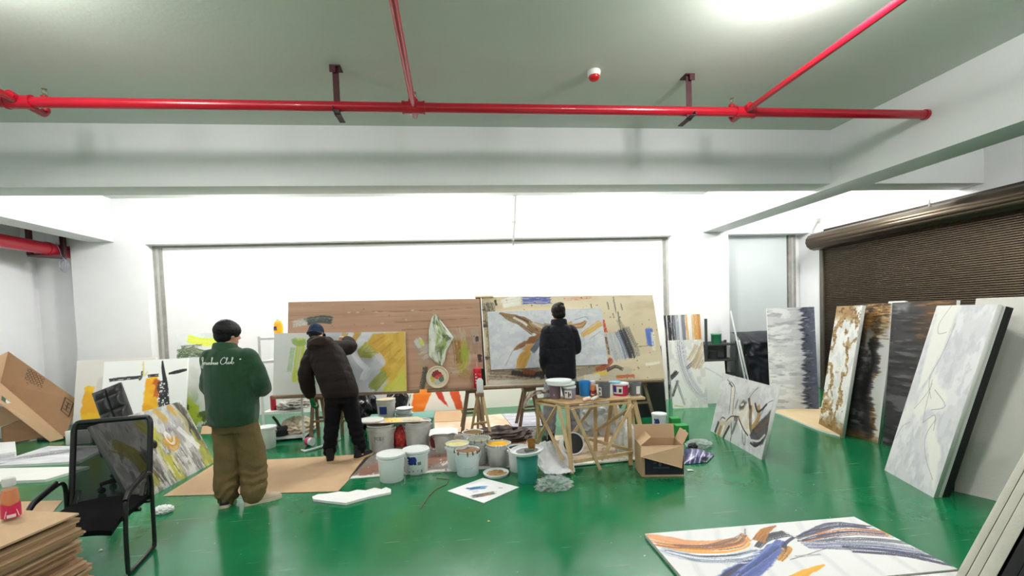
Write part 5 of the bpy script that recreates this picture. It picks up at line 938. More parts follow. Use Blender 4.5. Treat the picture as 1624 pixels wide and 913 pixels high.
# ------------------------------------------------------------------ buckets
def bucket(px, by, wpx, ty, label, body=wp, lid=None, paint=None, handle='back', lbl=None, taper=.88, dirt=None, rim=None, group='paint buckets', z0=0., scr=False, Y=None):
    f = fl(px, by, z0); dep = (f-O).dot(FW); r = wpx/FPX*dep/2; dr = V((f.x, f.y, 0)).normalized(); c = f+dr*r*.86; c.z = z0
    top = aY(px, ty, c.y).z; h = max(.1, top-z0); t = thing('bucket', label, 'bucket', c, group); w = .003
    rb = r*taper
    pr = [(0, .004), (rb*.96, .0), (rb, .006), (lerp(rb, r, .72), h*.78), (lerp(rb, r, .76), h*.8), (r*1.0, h*.805), (r*1.0, h*.83), (lerp(rb, r, .85), h*.835), (lerp(rb, r, .88), h*.86), (r*1.005, h*.865), (r*1.005, h*.885), (r*.96, h*.89), (r*.985, h*.985), (r*1.03, h*.985), (r*1.03, h), (r*.95, h), (r*.93, h*.95), (lerp(rb, r, .5)*.95, h*.5), (rb*.92, .012), (0, .012)]
    mb = MB(); mb.lathe(pr, c, 36); bo = mb.build('body', body, t)
    if lid:
        mb = MB(); mb.lathe([(0, h*.985), (r*.88, h*.985), (r*.9, h*1.0), (r*1.0, h*1.012), (r*1.07, h*1.005), (r*1.075, h*.93), (r*1.045, h*.93), (r*1.04, h*.985), (0, h*.975)], c, 36); mb.build('lid', lid, t)
    if paint:
        rr = np.random.RandomState(int(px)); mb = MB(); k = 36; zs = h*.93
        vs = [c+V((0, 0, zs))]; fs = []
        for ring in range(1, 6):
            for j in range(k):
                a = 2*math.pi*j/k; q = r*.94*ring/5; vs.append(c+V((q*math.cos(a), q*math.sin(a), zs+.008*mnoise.noise(V((q*14*math.cos(a), q*14*math.sin(a), px))) if ring < 5 else zs+.004)))
        for j in range(k): fs.append((0, 1+j, 1+(j+1) % k))
        for ring in range(4):
            for j in range(k): a_, b_ = 1+ring*k+j, 1+ring*k+(j+1) % k; fs.append((a_, a_+k, b_+k, b_))
        mb.add(vs, fs, 0, True); mb.build('paint', paint, t)
        if dirt:                                       # paint run over the rim
            mb = MB()
            for j in range(9):
                a = rr.rand()*2*math.pi; L_ = .02+.07*rr.rand(); q = r*1.034
                mb.tube([c+V((r*.98*math.cos(a), r*.98*math.sin(a), h+.001)), c+V((q*math.cos(a), q*math.sin(a), h*.995)), c+V((q*math.cos(a), q*math.sin(a), h-L_*.4)), c+V((q*math.cos(a), q*math.sin(a), h*.98-L_*.5))], [.01, .009, .008, .004], 8)
            mb.build('paint_drip', dirt, t)
    if handle:
        for s_ in (-1, 1):
            mb = MB(); mb.tube([c+V((s_*r*.97, 0, h*.84)), c+V((s_*r*1.1, 0, h*.84))], .014, 10); mb.build('handle_lug', body, t)
        sg = {'back': .35, 'front': -.55, 'side': -.2}[handle]; pts = []
        for i in range(13): a = math.pi*i/12; pts.append(c+V((r*1.09*math.cos(a), sg*r*1.5*math.sin(a) if handle != 'front' else -r*1.12*math.sin(a), h*.84-h*(.42 if handle == 'front' else .55)*math.sin(a)**1.4)))
        if handle == 'back': pts = [c+V((r*1.09*math.cos(math.pi*i/12), r*1.1*math.sin(math.pi*i/12), h*.84-h*.3*math.sin(math.pi*i/12))) for i in range(13)]
        mb = MB(); mb.tube(pts, .0032, 8); mb.build('handle', mat('handle wire', (200, 202, 202), .4), t)
    def patch(a0, a1, z0_, z1_, m, nm, rg=False, seed=0, lb=None):
        mb = MB(); n = 16; zz = lambda v: lerp(z0_, z1_, v)*h; rad = lambda z: lerp(rb, r, .72*min(1, z/(h*.78)))+.0015
        def fn(u, v):
            e = 1-.55*abs(mnoise.noise(V((math.atan2(v-.5, u-.5)*2, 1, seed+3))))*2 if rg else 1; uu = .5+(u-.5)*e; vv = .5+(v-.5)*e; a = lerp(a0, a1, uu); z = zz(vv); return c+V((rad(z)*math.cos(a), rad(z)*math.sin(a), z))
        mb.grid(fn, n, 8); o = mb.build(nm, m, t, None, lb); return o
    cam_a = math.atan2(-c.y, -c.x)
    if lbl == 'blue':
        patch(cam_a-.85, cam_a+.05, .42, .8, mat('blue label', (30, 62, 150), .4, c2=(16, 28, 84), vscale=14), 'label', True, 2, 'torn blue label'); patch(cam_a+.1, cam_a+.4, .42, .56, mat('grey print', (120, 124, 128), .6), 'print'); 
        for q in range(4): patch(cam_a-.7+q*.37, cam_a-.62+q*.37, .08+.06*(q % 3), .16+.05*(q % 2), mat('dark splash', (40, 42, 52), .5), 'splash', True, q)
    if scr:
        lt = MB(); x0 = -.5
        for gi, g in enumerate(([(0, 0), (0, 1), (.5, .2), (.5, 1)], [(.8, .1), (.8, .9), (1.3, .9), (1.3, .1), (.8, .1)], [(1.6, 0), (1.6, 1), (2.0, .8), (1.6, .5), (2.05, .2), (1.6, 0)], [(2.4, 0), (2.4, 1)], [(0, -.3), (2.4, -.25)])):
            lt.tube([c+V((lambda a, z: (lerp(rb, r, .72*z/(h*.78))*1.004*math.cos(a), lerp(rb, r, .72*z/(h*.78))*1.004*math.sin(a), z))(cam_a-.55+x_*.28, h*(.46+.16*y_))) for x_, y_ in g], .0028, 5)
        lt.build('marker_scrawl', mat('marker ink', (50, 50, 54), .6), t)
    return t, c, r, h
brownp = mat('brown paint', (122, 82, 48), .35, c2=(150, 108, 70), vscale=20); yelp = mat('yellow paint', (240, 176, 16), .25, c2=(248, 190, 30), vscale=20); greyp_ = mat('grey green paint scum', (110, 116, 96), .5, c2=(160, 160, 146), vscale=30, bump=.6); ochp = mat('ochre paint', (128, 92, 34), .4, c2=(90, 62, 30), vscale=25, bump=.5); mixp = mat('cream and lemon paint', (206, 204, 186), .45, c2=(216, 200, 60), vscale=12); blackp = mat('black paint', (20, 20, 24), .2)
bucket(622, 766.5, 43, 718, 'clean white lidded bucket at the front left of the group', wp, wp, None, 'back')
bucket(661, 753, 40.5, 711, 'white lidded bucket with a torn blue label, right of the clean lidded one', wp, wp, None, 'back', 'blue')
bkC = bucket(606, 717, 43, 672, 'grimy white bucket with marker scrawl holding up the palette board', wpd, None, mat('white paint', (226, 226, 222), .3), 'side', scr=True)
bkD = bucket(664, 712, 43, 667, 'grimy white bucket under the right end of the palette board', wpd, None, mat('white paint', (226, 226, 222), .3), 'side')
bkI = bucket(705, 719, 33, 684, 'white bucket covered with a sheet of paper, right of the palette board', wpd, None, None, 'side', taper=.84)
bucket(751, 716, 34, 684, 'white bucket of ochre paint at the foot of the A-frame stand', wp, None, ochp, 'back', dirt=ochp)
bucket(761, 738, 38, 694, 'grimy grey bucket with green scum, behind the brown paint bucket', wpd, None, greyp_, 'side', dirt=greyp_)
bucket(727, 748, 37, 702, 'white bucket with cream and lemon paint, left of the brown paint bucket', wp, None, mixp, 'back', dirt=mixp)
bucket(742.5, 757, 40, 712, 'white bucket full of brown paint with a hanging wire handle', mat('bluish white plastic', (214, 226, 230), .35), None, brownp, 'front', dirt=brownp)
bucket(791.5, 743, 39, 702, 'grey-white bucket full of bright yellow paint', wpd, None, yelp, 'side', dirt=mat('white paint', (226, 226, 222), .3))
bucket(823, 750, 33, 708, 'white bucket of black paint tucked behind the teal bucket', wp, None, blackp, 'side')
bkT = bucket(837.5, 768, 35, 718, 'teal bucket with a white mixing lid on top', mat('teal plastic', (46, 140, 128), .4, var=.05, vscale=6), None, None, None, taper=.9)
bucket(424, 712, 28, 676, 'pale bucket on the floor beside the white metal rack', mat('pale green white plastic', (212, 220, 214), .4), wp, None, 'back', taper=.92)
# big mixing lid, tilted, on the teal bucket, with a brown pot
t, c, r, h = bkT; lc = c+V((.0, -.0, h+.01)); R_ = Matrix.Rotation(math.radians(-4), 3, 'Y'); t2 = thing('bucket_cover', 'large white mixing lid with grey paint lying on the teal bucket', 'lid', lc, 'bucket lids')
q = r*1.5; mb = MB(); mb.lathe([(0, 0), (q*.92, 0), (q, .012), (q*1.03, .03), (q*.98, .034), (q*.94, .016), (q*.9, .01), (0, .008)], lc, 36, 0, True, R_); mb.build('disc', wp, t2)
mb = MB(); mb.grid(lambda u, v: lc+R_ @ V((q*.8*(.25+.75*v)*math.cos(u*6.283)*(1-.2*abs(mnoise.noise(V((math.cos(u*6.283)*2, math.sin(u*6.283)*2, 1)))))*.9 if v else 0, q*.8*v*math.sin(u*6.283)*.8, .0115)), 40, 6); mb.build('paint', mat('grey paint', (104, 104, 110), .4, c2=(140, 140, 146), vscale=20), t2)
mb = MB(); mb.tube([lc+V((-.02, -.03, .02)), lc+V((.06, -.01, .022))], [.022, .012], 10); mb.build('paint_clot', mat('dry green paint', (92, 96, 80), .6), t2)
pc = lc+V((.055, .05, .014)); t = thing('paint_pot', 'small ochre-stained plastic pot standing on the white mixing lid', 'pot', pc)
mb = MB(); mb.lathe([(0, 0), (.034, 0), (.042, .085), (.045, .085), (.045, .09), (.04, .09), (.034, .06), (0, .06)], pc, 20); mb.build('cup', mat('ochre stained plastic', (150, 104, 34), .3, c2=(110, 74, 24), vscale=14), t)
# lid with brown paint on the floor
pc = fl(787, 758.5); pc += V((pc.x, pc.y, 0)).normalized()*.11; t = thing('bucket_cover', 'white bucket lid with brown paint lying on the green floor', 'lid', pc, 'bucket lids')
mb = MB(); mb.lathe([(0, 0), (.12, 0), (.127, .012), (.132, .028), (.124, .03), (.118, .014), (0, .012)], pc, 36); mb.build('disc', wp, t)
mb = MB(); mb.grid(lambda u, v: pc+V(((.1+.022*mnoise.noise(V((math.cos(u*6.283)*1.5, math.sin(u*6.283)*1.5, 4))))*v*math.cos(u*6.283), (.1+.02*mnoise.noise(V((math.cos(u*6.283), math.sin(u*6.283)*2, 6))))*v*math.sin(u*6.283), .016+.006*mnoise.noise(V((v*math.cos(u*6.283)*4, v*math.sin(u*6.283)*4, 2))))), 40, 8); mb.build('paint', mat('brown and tan paint', (130, 92, 56), .5, c2=(196, 150, 90), vscale=22, bump=.5), t)
# tipped bucket with a black inside
bc = fl(908, 731); bc += V((.06, .2, .135)); ax = (O-bc); ax.z = .3*ax.length; ax.normalize(); ax = (ax+V((.25, 0, 0))).normalized(); R_ = ax.to_track_quat('Z', 'Y').to_matrix(); t = thing('bucket', 'white bucket tipped on its side showing a black inside, under the table', 'bucket', (bc.x, bc.y, 0), 'paint buckets')
mb = MB(); mb.lathe([(0, -.26), (.1, -.26), (.118, .02), (.126, .02), (.126, .034), (.112, .034), (.108, .0)], bc, 32, 0, True, R_); mb.build('body', wp, t); mb = MB(); mb.lathe([(.111, .03), (.1, -.1), (.09, -.2), (0, -.2)], bc, 32, 0, True, R_); mb.build('paint', blackp, t, None, 'black inside surface')
# palette board over the two grimy buckets
zp = bkC[3]+.004; zq = bkD[3]+.004
qz = max(zp, zq)+.004; q = [fl(x, y, qz+.012) for x, y in ((575, 664), (662, 660), (680, 667.5), (571, 671.5))]
P = Paint(110, 40, 4, (206, 194, 176), 41, .03, 5, 5); P.poly([(.0, .0), (.32, .0), (.36, .95), (.0, 1)], (238, 238, 236), .97, .03, .08); P.poly([(.38, .05), (.66, .1), (.62, .85), (.4, .9)], (224, 186, 66), .95, .08, .15, (236, 212, 120), (6, 4)); P.stroke([(.68, .3), (.8, .5), (.95, .3)], .2, (206, 196, 156), .9, .3); P.stroke([(.66, .7), (.9, .8)], .12, (120, 124, 112), .7, .5); P.speck((90, 84, 76), 40, .03)
cc = (q[0]+q[1]+q[2]+q[3])/4; mb = MB(); w, hh = P.w, P.h; vs_ = [q[0]*(1-u)*(1-v)+q[1]*u*(1-v)+q[2]*u*v+q[3]*(1-u)*v for v in np.linspace(0, 1, hh) for u in np.linspace(0, 1, w)]
mb.add(vs_, [(j*w+i, (j+1)*w+i, (j+1)*w+i+1, j*w+i+1) for j in range(hh-1) for i in range(w-1)], 0, True); mb.add(q+[p-V((0, 0, .012)) for p in q], [(0, 1, 5, 4), (1, 2, 6, 5), (2, 3, 7, 6), (3, 0, 4, 7), (4, 5, 6, 7)], 1)
C = np.ones((len(mb.v), 4), np.float32); C[:w*hh, :3] = P.linear().reshape(-1, 3); mb.col = C; tag(mb.build('palette_board', [PAINTED, woodd]), 'board used as a palette with white and yellow paint, resting on two buckets', 'palette')
pl_ = lerp(q[3], q[0], .45)+(q[1]-q[0])*.17+V((0, 0, .001)); mb = MB(); mb.lathe([(0, 0), (.15, 0), (.165, .01), (.16, .022), (.12, .03), (.05, .036), (0, .034)], pl_, 32); tag(mb.build('paint_mound', mat('white paint', (226, 226, 222), .3)), 'flat mound of white paint on the left end of the palette board', 'paint')
# paper over the small bucket
t, c, r, h = bkI; mb = MB(); mb.grid(lambda u, v: c+V(((u-.5)*.34, (v-.5)*.3, h+.012+.012*mnoise.noise(V((u*4, v*4, 2)))-.05*max(0, abs(u-.5)-.34)*2)), 14, 12, 0, True, .003); tag(mb.build('paper_sheet', mat('white paper', (232, 233, 236), .8)), 'sheet of white paper laid over the small bucket right of the palette board', 'paper')
# teal crate behind with bucket and plates
z_ = .27; a = fl(571, 712); cr = V((a.x+.02, a.y+.35, 0)); t = thing('crate', 'teal crate standing behind the palette board buckets', 'crate', cr)
mb = MB(); mb.frame(cr, (.88, 0, 0), (0, .42, 0), (0, 0, z_), 0, .01); mb.build('box', mat('teal crate plastic', (96, 152, 140), .5), t); mb = MB(); mb.frame(cr+V((-.012, -.012, z_-.04)), (.904, 0, 0), (0, .444, 0), (0, 0, .045), 0, .008); mb.build('rim', mat('teal crate plastic', (96, 152, 140), .5), t)
f = aY(612, 657, cr.y+.12); zc = z_+.006; rr_ = .128; c = V((f.x, cr.y+.17, zc)); yb = (c-O).dot(FW)
def sbucket(label):
    pxy = 612; fy = FPX
    tt = thing('bucket', label, 'bucket', c, 'paint buckets'); h = .255
    mb = MB(); mb.lathe([(0, 0), (.108, 0), (.124, h*.8), (.13, h*.81), (.13, h*.85), (.126, h*.86), (.13, h), (.122, h), (.105, .02), (0, .02)], c, 32); mb.build('body', wpd, tt)
    mb = MB(); mb.lathe([(.1215, h*.97), (.12, h*.86), (0, h*.84)], c, 32); mb.build('paint', mat('dried ochre film', (196, 176, 130), .5, c2=(216, 206, 180), vscale=10), tt)
    ca = math.atan2(-c.y, -c.x); mb = MB(); mb.grid(lambda u, v: c+V((.1245*math.cos(ca-.8+u*.85), .1245*math.sin(ca-.8+u*.85), h*(.25+.4*v))), 10, 6); mb.build('label', mat('blue label', (30, 62, 150), .4, c2=(16, 28, 84), vscale=14), tt)
    mb = MB(); mb.tube([c+V((.13*math.cos(a), .13*math.sin(a), h*.83-.06*math.sin(a))) for a in np.linspace(0, math.pi, 12)], .003, 6); mb.build('handle', mat('handle wire', (200, 202, 202), .4), tt)
sbucket('open grey-white bucket with a blue label standing on the teal crate')
sx = aY(641, 655, c.y).x
for k in range(5):
    o_ = V((sx+.01*math.sin(k*2), c.y-.02+.006*math.cos(k*3), zc+.024*k)); mb = MB(); mb.lathe([(0, 0), (.09, 0), (.115, .018), (.118, .024), (.11, .024), (.088, .008), (0, .008)], o_, 28); tag(mb.build('bucket_cover', wp), ('lowest white lid of the pile on the teal crate', 'second white lid from the bottom of the pile on the teal crate', 'middle white lid of the pile on the teal crate', 'fourth white lid from the bottom of the pile on the teal crate', 'topmost white lid of the pile on the teal crate')[k], 'lid', 'bucket lids')
mb = MB(); mb.tube([V((sx+.05, c.y-.02, zc+.135)), V((sx+.1, c.y-.02, zc+.3))], .012, 10); tag(mb.build('stirring_stick', wp), 'white stirring stick leaning on the pile of white lids', 'stick')
crumple('net_bag', 'red net bag between the two grimy buckets under the palette board', 'bag', fl(634, 712)+V((0, .16, 0)), (.085, .08, .135), mat('red net', (150, 34, 34), .5, c2=(206, 70, 56), vscale=30, bump=.6), 23, .22, None, 4)
crumple('net_bag', 'small dark red net bag right of the grimy buckets', 'bag', fl(689, 716)+V((0, .2, 0)), (.05, .05, .11), mat('dark red net', (110, 34, 44), .6), 29, .2, None, 4)
# ------------------------------------------------------------------ trestles, rails and what hangs there
def rail(label, a, b, z, Y0, dep=.11, th=.03):
    mb = MB(); x0, x1 = a, b; mb.frame((x0, Y0-dep/2, z-th), (x1-x0, 0, .0), (0, dep, 0), (0, 0, th), 0, .004); return tag(mb.build('support_rail', woodd), label, 'rail')
zl = aY(545, 624.5, 6.0).z-.012; zr_ = min(QB[0].z+QB[2].z, QE[0].z+QE[2].z)-.004
BL0 = QB[0]+QB[2]; BR0 = QE[0]+QE[1]+QE[2]
def rail2(label, p, q, th=.032, dep=.13):
    e = q-p; mb = MB(); mb.frame(p+V((0, -dep*.62, -th)), e, V((0, dep, 0)), V((0, 0, th)), 0, .004); return tag(mb.build('support_rail', woodd), label, 'rail')
zlow = .003
pA, pB = BL0+V((-.16, 0, -zlow)), QB[0]+QB[1]*.66+QB[2]+V((0, 0, -zlow)); rail2('wooden rail under the lime and ochre painting', pA, pB)
pC, pD = QB[0]+QB[1]*.70+QB[2]+V((0, 0, -zlow)), QE[0]+QE[2]+QE[1]*.42+V((0, .03, -zlow-.012)); rail2('wooden rail under the joint of the two boards', pC, pD)
rail2('wooden rail under the right half of the beige board', QE[0]+QE[2]+QE[1]*.44+V((0, .03, -zlow)), BR0+V((-.05, 0, -zlow)))
def trestle(label, x, topz, feet, bar=True, Y=6.05):
    t = thing('trestle', label, 'trestle', (x, Y, 0), 'trestles under the boards'); tops = []
    for i, (fx, fy) in enumerate(feet):
        tp = V((x+(.05 if fx > x else -.05), Y+(.05 if fy > Y else -.05), topz)); tops.append((tp, V((fx, fy, 0)))); stick(t, V((fx, fy, 0)), tp, .045, .028, 'leg', woodd)
    m = MB(); m.frame((x-.09, Y-.1, topz-.06), (.18, 0, 0), (0, .2, 0), (0, 0, .058), 0, .004); m.build('top_block', woodd, t)
    if bar:
        for i in range(0, len(tops)-1, 2): a, b = tops[i], tops[i+1]; stick(t, a[0]*.45+a[1]*.55, b[0]*.45+b[1]*.55, .03, .02, 'crossbar', woodd)
    return t
f1, f2 = fl(533, 703), fl(556, 694); zt = pA.z-.034
trestle('trestle behind the painter in the blue cap, left of the black bags', fl(553, 690).x+.04, zt+.004, [(f1.x, f1.y), (f2.x+.08, f1.y+.05), (f1.x-.02, f1.y+.42), (f2.x+.1, f1.y+.45)], Y=6.1)
f1 = fl(733, 688); trestle('trestle under the board joint with a splayed dark leg', fl(748, 688).x+.03, pC.z-.034, [(f1.x, 6.12), (f1.x+.32, 6.16), (f1.x, 6.5), (f1.x+.3, 6.52)], Y=6.2)
f1 = fl(826, 684); trestle('trestle left of the navy jacket, partly behind the paint table', fl(842, 684).x+.02, pD.z-.034, [(f1.x, 6.15), (f1.x+.36, 6.15), (f1.x, 6.5), (f1.x+.34, 6.5)], Y=6.2)
trestle('trestle under the far right end of the beige board', BR0.x-.35, BR0.z-.036, [(BR0.x-.62, 6.25), (BR0.x-.12, 6.25), (BR0.x-.6, 6.6), (BR0.x-.14, 6.6)], Y=6.25)
trestle('trestle under the left end of the lime and ochre painting', BL0.x+.34, pA.z-.034, [(BL0.x+.24, 6.1), (BL0.x+.48, 6.1), (BL0.x+.24, 6.45), (BL0.x+.48, 6.45)], Y=6.2)
# small A-frame stand with a bottle on top
g1, g2 = fl(747, 688), fl(781, 703); cY = (g1.y+g2.y)/2; apx = aY(761, 622, cY); t = thing('frame_stand', 'small wooden A-frame stand holding a white bottle between the trestles', 'stand', (apx.x, cY, 0))
for a, b in ((g1, V((apx.x-.03, cY-.02, apx.z-.02))), (g2, V((apx.x+.03, cY-.02, apx.z-.02))), (V((g1.x+.1, cY+.36, 0)), V((apx.x-.02, cY+.04, apx.z-.02))), (V((g2.x-.06, cY+.36, 0)), V((apx.x+.02, cY+.04, apx.z-.02)))): stick(t, a, b, .034, .024, 'leg')
m = MB(); m.frame((apx.x-.05, cY-.07, apx.z-.045), (.1, 0, 0), (0, .17, 0), (0, 0, .045), 0, .005); m.build('top_block', woodd, t)
stick(t, lerp(g1, V((apx.x-.03, cY-.02, apx.z-.02)), .25), lerp(g2, V((apx.x+.03, cY-.02, apx.z-.02)), .43), .03, .02, 'crossbar')
bp = V((apx.x+.005, cY, apx.z)); t = thing('spray_bottle', 'white bottle with a red trigger top standing on the A-frame stand', 'bottle', bp)
m = MB(); m.lathe([(0, 0), (.052, 0), (.06, .01), (.06, .15), (.04, .175), (.022, .19), (.02, .2), (0, .2)], bp, 4, 0, False, Matrix.Rotation(.7, 3, 'Z')); m.build('body', wp, t)
m = MB(); m.lathe([(.024, .195), (.026, .2), (.026, .23), (.018, .24), (0, .24)], bp, 16); m.frame(bp+V((-.045, -.012, .228)), (.07, 0, 0), (0, .024, 0), (0, 0, .022), 0, .004); m.bar(bp+V((-.025, 0, .228)), bp+V((-.035, 0, .19)), .012, .008); m.build('trigger', mat('red plastic', (206, 24, 34), .35), t)
rp = QB[0]+QB[1]*.965+QB[2]+V((0, -.04, -.003)); t = thing('paint_can', 'red can with a thin nozzle standing on the rail beside the white bottle', 'can', rp)
m = MB(); m.lathe([(0, 0), (.052, 0), (.054, .004), (.054, .25), (.05, .262), (.03, .27), (0, .27)], rp, 24); m.build('body', mat('red can paint', (190, 20, 40), .35), t)
m = MB()
for k, z in enumerate((.2, .16, .12, .08)): m.grid(lambda u, v: rp+V((.0547*math.cos(-2.2+.9*u), .0547*math.sin(-2.2+.9*u), z-.018*v)), 6, 1)
m.build('lettering', mat('white print', (230, 220, 220), .5), t, None, 'white printed bars'); m = MB(); m.tube([rp+V((0, 0, .27)), rp+V((-.004, 0, .36))], [.016, .004], 10); m.build('nozzle', mat('nozzle red', (214, 150, 150), .4), t)
# round palette lid hanging on the brown board
n = QB[3]; pc = on(694, 598, QB[0]+n*.012, n); R_ = n.to_track_quat('Z', 'Y').to_matrix(); t = thing('paint_palette', 'round lid smeared with red and yellow paint hanging on the brown board', 'palette', pc)
m = MB(); m.lathe([(0, 0), (.14, 0), (.15, .012), (.152, .03), (.14, .034), (.13, .016), (.122, .008), (0, .008)], pc, 40, 0, True, R_); m.build('disc', mat('cream plastic', (226, 214, 186), .4), t)
for k, (cx_, cy_, rr, c_) in enumerate(((0, 0, .105, (150, 150, 128)), (-.01, .035, .06, (150, 40, 50)), (.03, .01, .04, (206, 60, 66)), (-.05, -.02, .045, (206, 180, 60)), (.0, -.05, .05, (196, 196, 180)), (.05, -.03, .035, (96, 120, 90)), (-.045, .03, .03, (130, 44, 52)), (-.01, -.0, .025, (226, 70, 60)))):
    m = MB(); m.grid(lambda u, v: pc+R_ @ V((cx_+rr*v*math.cos(u*6.2832)*(1+.4*mnoise.noise(V((math.cos(u*6.2832)*2, math.sin(u*6.2832)*2, k*3.)))), cy_+rr*v*math.sin(u*6.2832)*(1+.4*mnoise.noise(V((math.cos(u*6.2832)*2, math.sin(u*6.2832)*2, k*3.)))), .0095+.0022*k-.002*v)), 30, 4)
    m.build('paint_daub', mat('palette paint %d' % k, c_, .3, var=.1, vscale=40), t)
# rag hung on the brown board
m = MB(); cols = []; RO = [(690, 498), (720, 536), (708, 560), (700.5, 580), (690, 578), (680, 563), (679, 545), (684, 520)]
nu, nv = 30, 44
def ragpt(u, v):
    y = 498+82*v; lft = np.interp(v, [0, .08, .3, .8, .92, 1], [689, 684, 680, 680, 688, 698]); rgt = np.interp(v, [0, .2, .45, .55, .7, .9, 1], [691, 704, 720, 715, 708, 705, 701])
    d = .02+.022*(.5+.5*math.sin(u*15+v*5))*min(1, v*4)+.012*mnoise.noise(V((u*5, v*6, 1)))
    return on(lerp(lft, rgt, u), y, QB[0]+n*d, n)
vsr = [ragpt(i/nu, j/nv) for j in range(nv+1) for i in range(nu+1)]; rs = np.random.RandomState(4)
m.add(vsr, [(j*(nu+1)+i, (j+1)*(nu+1)+i, (j+1)*(nu+1)+i+1, j*(nu+1)+i+1) for j in range(nv) for i in range(nu)], 0, True)
Pr = Paint(nu+1, nv+1, .5, (206, 210, 194), 51, .06, 5, 5); Pr.wash((150, 170, 96), 5, 5, .48, .6, .9); Pr.wash((92, 108, 78), 7, 7, .56, .66, .85); Pr.wash((232, 234, 228), 6, 6, .52, .6, .8); C = np.ones((len(m.v), 4), np.float32); C[:, :3] = Pr.linear().reshape(-1, 3); m.col = C
tag(m.build('rag', attr_mat('rag cloth', .9, .5, 60)), 'white rag stained green hanging on the brown board', 'rag')
# ------------------------------------------------------------------ paint table
zt = .68; N_, R_2, L_2 = fl(898, 640.5, zt), fl(1001, 631, zt), fl(848, 631.5, zt); B_2 = R_2+L_2-N_
tb = thing('trestle_table', 'rough pine table with crossed braces, crowded with paint tubs', 'table', (N_+B_2)/2*1+V((0, 0, -zt)))
m = MB(); m.prism([N_, R_2, B_2, L_2], (0, 0, -.016)); m.build('tabletop', mat('stained plywood top', (176, 142, 98), .7, var=.14, vscale=6, bump=.1), tb)
ctr = (N_+B_2)/2; inn = lambda p: lerp(p, ctr, .05)-V((0, 0, .016))
legs = {}
for k, (tp, px) in enumerate(((N_, (910, 758)), (R_2, (1001, 744)), (B_2, (942, 720)), (L_2, (856, 716)))):
    a = inn(tp); ft = fl(*px); ft = lerp(V((a.x, a.y, 0)), ft, .55); legs[k] = (a, ft); stick(tb, ft, a, .04, .026)
def face_pt(px, i, j):
    p, q = legs[i][1], legs[j][1]; nn = (q-p).cross(V((0, 0, 1))).normalized(); return on(*px, p, nn)
def brace(px0, px1, i, j, o=.02):
    a, b = face_pt(px0, i, j), face_pt(px1, i, j); dd = V((a.x-ctr.x, a.y-ctr.y, 0)).normalized()*o; a, b = a+dd, b+dd
    for p in (a, b): p.z = min(max(p.z, .012), zt-.02)
    stick(tb, a, b, .034, .02, 'brace')
for i, j in ((0, 1), (1, 2), (2, 3), (3, 0)):              # aprons under the top
    a, b = legs[i][0], legs[j][0]; stick(tb, a-V((0, 0, .03)), b-V((0, 0, .03)), .022, .05, 'apron')
brace((909, 645), (953, 744), 0, 1, .035); brace((1000, 641), (950, 729), 0, 1); brace((911, 731), (1004, 716), 0, 1)
brace((886, 641), (853, 700), 3, 0); brace((889, 643), (907, 726), 3, 0, .03); brace((858, 643), (900, 730), 3, 0, .045)
brace((999, 645), (944, 682), 1, 2); brace((938, 698), (1003, 715), 1, 2); brace((911, 701), (940, 697), 2, 3); brace((939, 645), (903, 694), 2, 3)
sw = thing('sawhorse', 'narrow pine sawhorse behind the right end of the paint table', 'trestle', aY(990, 640, 4.98)-V((0, 0, aY(990, 640, 4.98).z)))
zs = aY(992, 629, 4.98).z; x0, x1 = aY(966, 629, 4.98).x, aY(1019, 628, 4.98).x; m = MB(); m.frame((x0, 4.90, zs-.03), (x1-x0, 0, 0), (0, .17, 0), (0, 0, .03), 0, .004); m.build('beam', wood, sw)
for a, b in (((x0+.06, 4.80, 0), (x0+.05, 4.95, zs-.03)), ((x1-.05, 4.80, 0), (x1-.12, 4.95, zs-.03)), ((x0+.02, 5.2, 0), (x0+.05, 5.03, zs-.03)), ((x1-.03, 5.2, 0), (x1-.12, 5.03, zs-.03))): stick(sw, V(a), V(b), .05, .026)
def tub(px, by, wpx, ty, label, col, z=zt, lid=None, lbl=None, group='paint tubs on the table', open_=False, c2=None):
    f = fl(px, by, z); dep = (f-O).dot(FW); r = wpx/FPX*dep/2; c = f+V((f.x, f.y, 0)).normalized()*r*.9; c.z = z+.0005; h = max(.06, aY(px, ty, c.y).z-z)
    t = thing('paint_tub', label, 'tub', c, group); m = MB()
    m.lathe([(0, 0), (r*.9, 0), (r*.92, .004), (r*.985, h*.9), (r*1.02, h*.905), (r*1.02, h*.95), (r, h*.955), (r, h), (r*.95, h), (r*.9, h*.8), (0, h*.78)], c, 28); m.build('body', col, t)
    if lid: m = MB(); m.lathe([(0, h*1.0), (r*.95, h), (r*1.0, h*1.03), (r*1.06, h*1.02), (r*1.06, h*.88), (r*1.03, h*.88), (r*1.02, h*.99), (0, h*.99)], c, 28); m.build('lid', lid, t)
    else: m = MB(); m.lathe([(r*.93, h*.9), (r*.5, h*.905), (0, h*.9)], c, 24); m.build('paint', c2 or blackp, t)
    if lbl:
        ca = math.atan2(-c.y, -c.x)
        for k, (a0, a1, z0, z1, lm) in enumerate(lbl): 
            m = MB(); rad = lambda z: r*(.92+.065*z/.9)+.0012+.0004*k; m.grid(lambda u, v: c+V((rad(lerp(z0, z1, v))*math.cos(ca+lerp(a0, a1, u)), rad(lerp(z0, z1, v))*math.sin(ca+lerp(a0, a1, u)), h*lerp(z0, z1, v))), 8, 2); m.build('label' if k == 0 else 'print', lm, t)
    return t, c, r, h
lw = mat('white label', (226, 226, 222), .5); pk = mat('dark print', (60, 58, 66), .5); bl_ = mat('blue print', (36, 56, 150), .4)
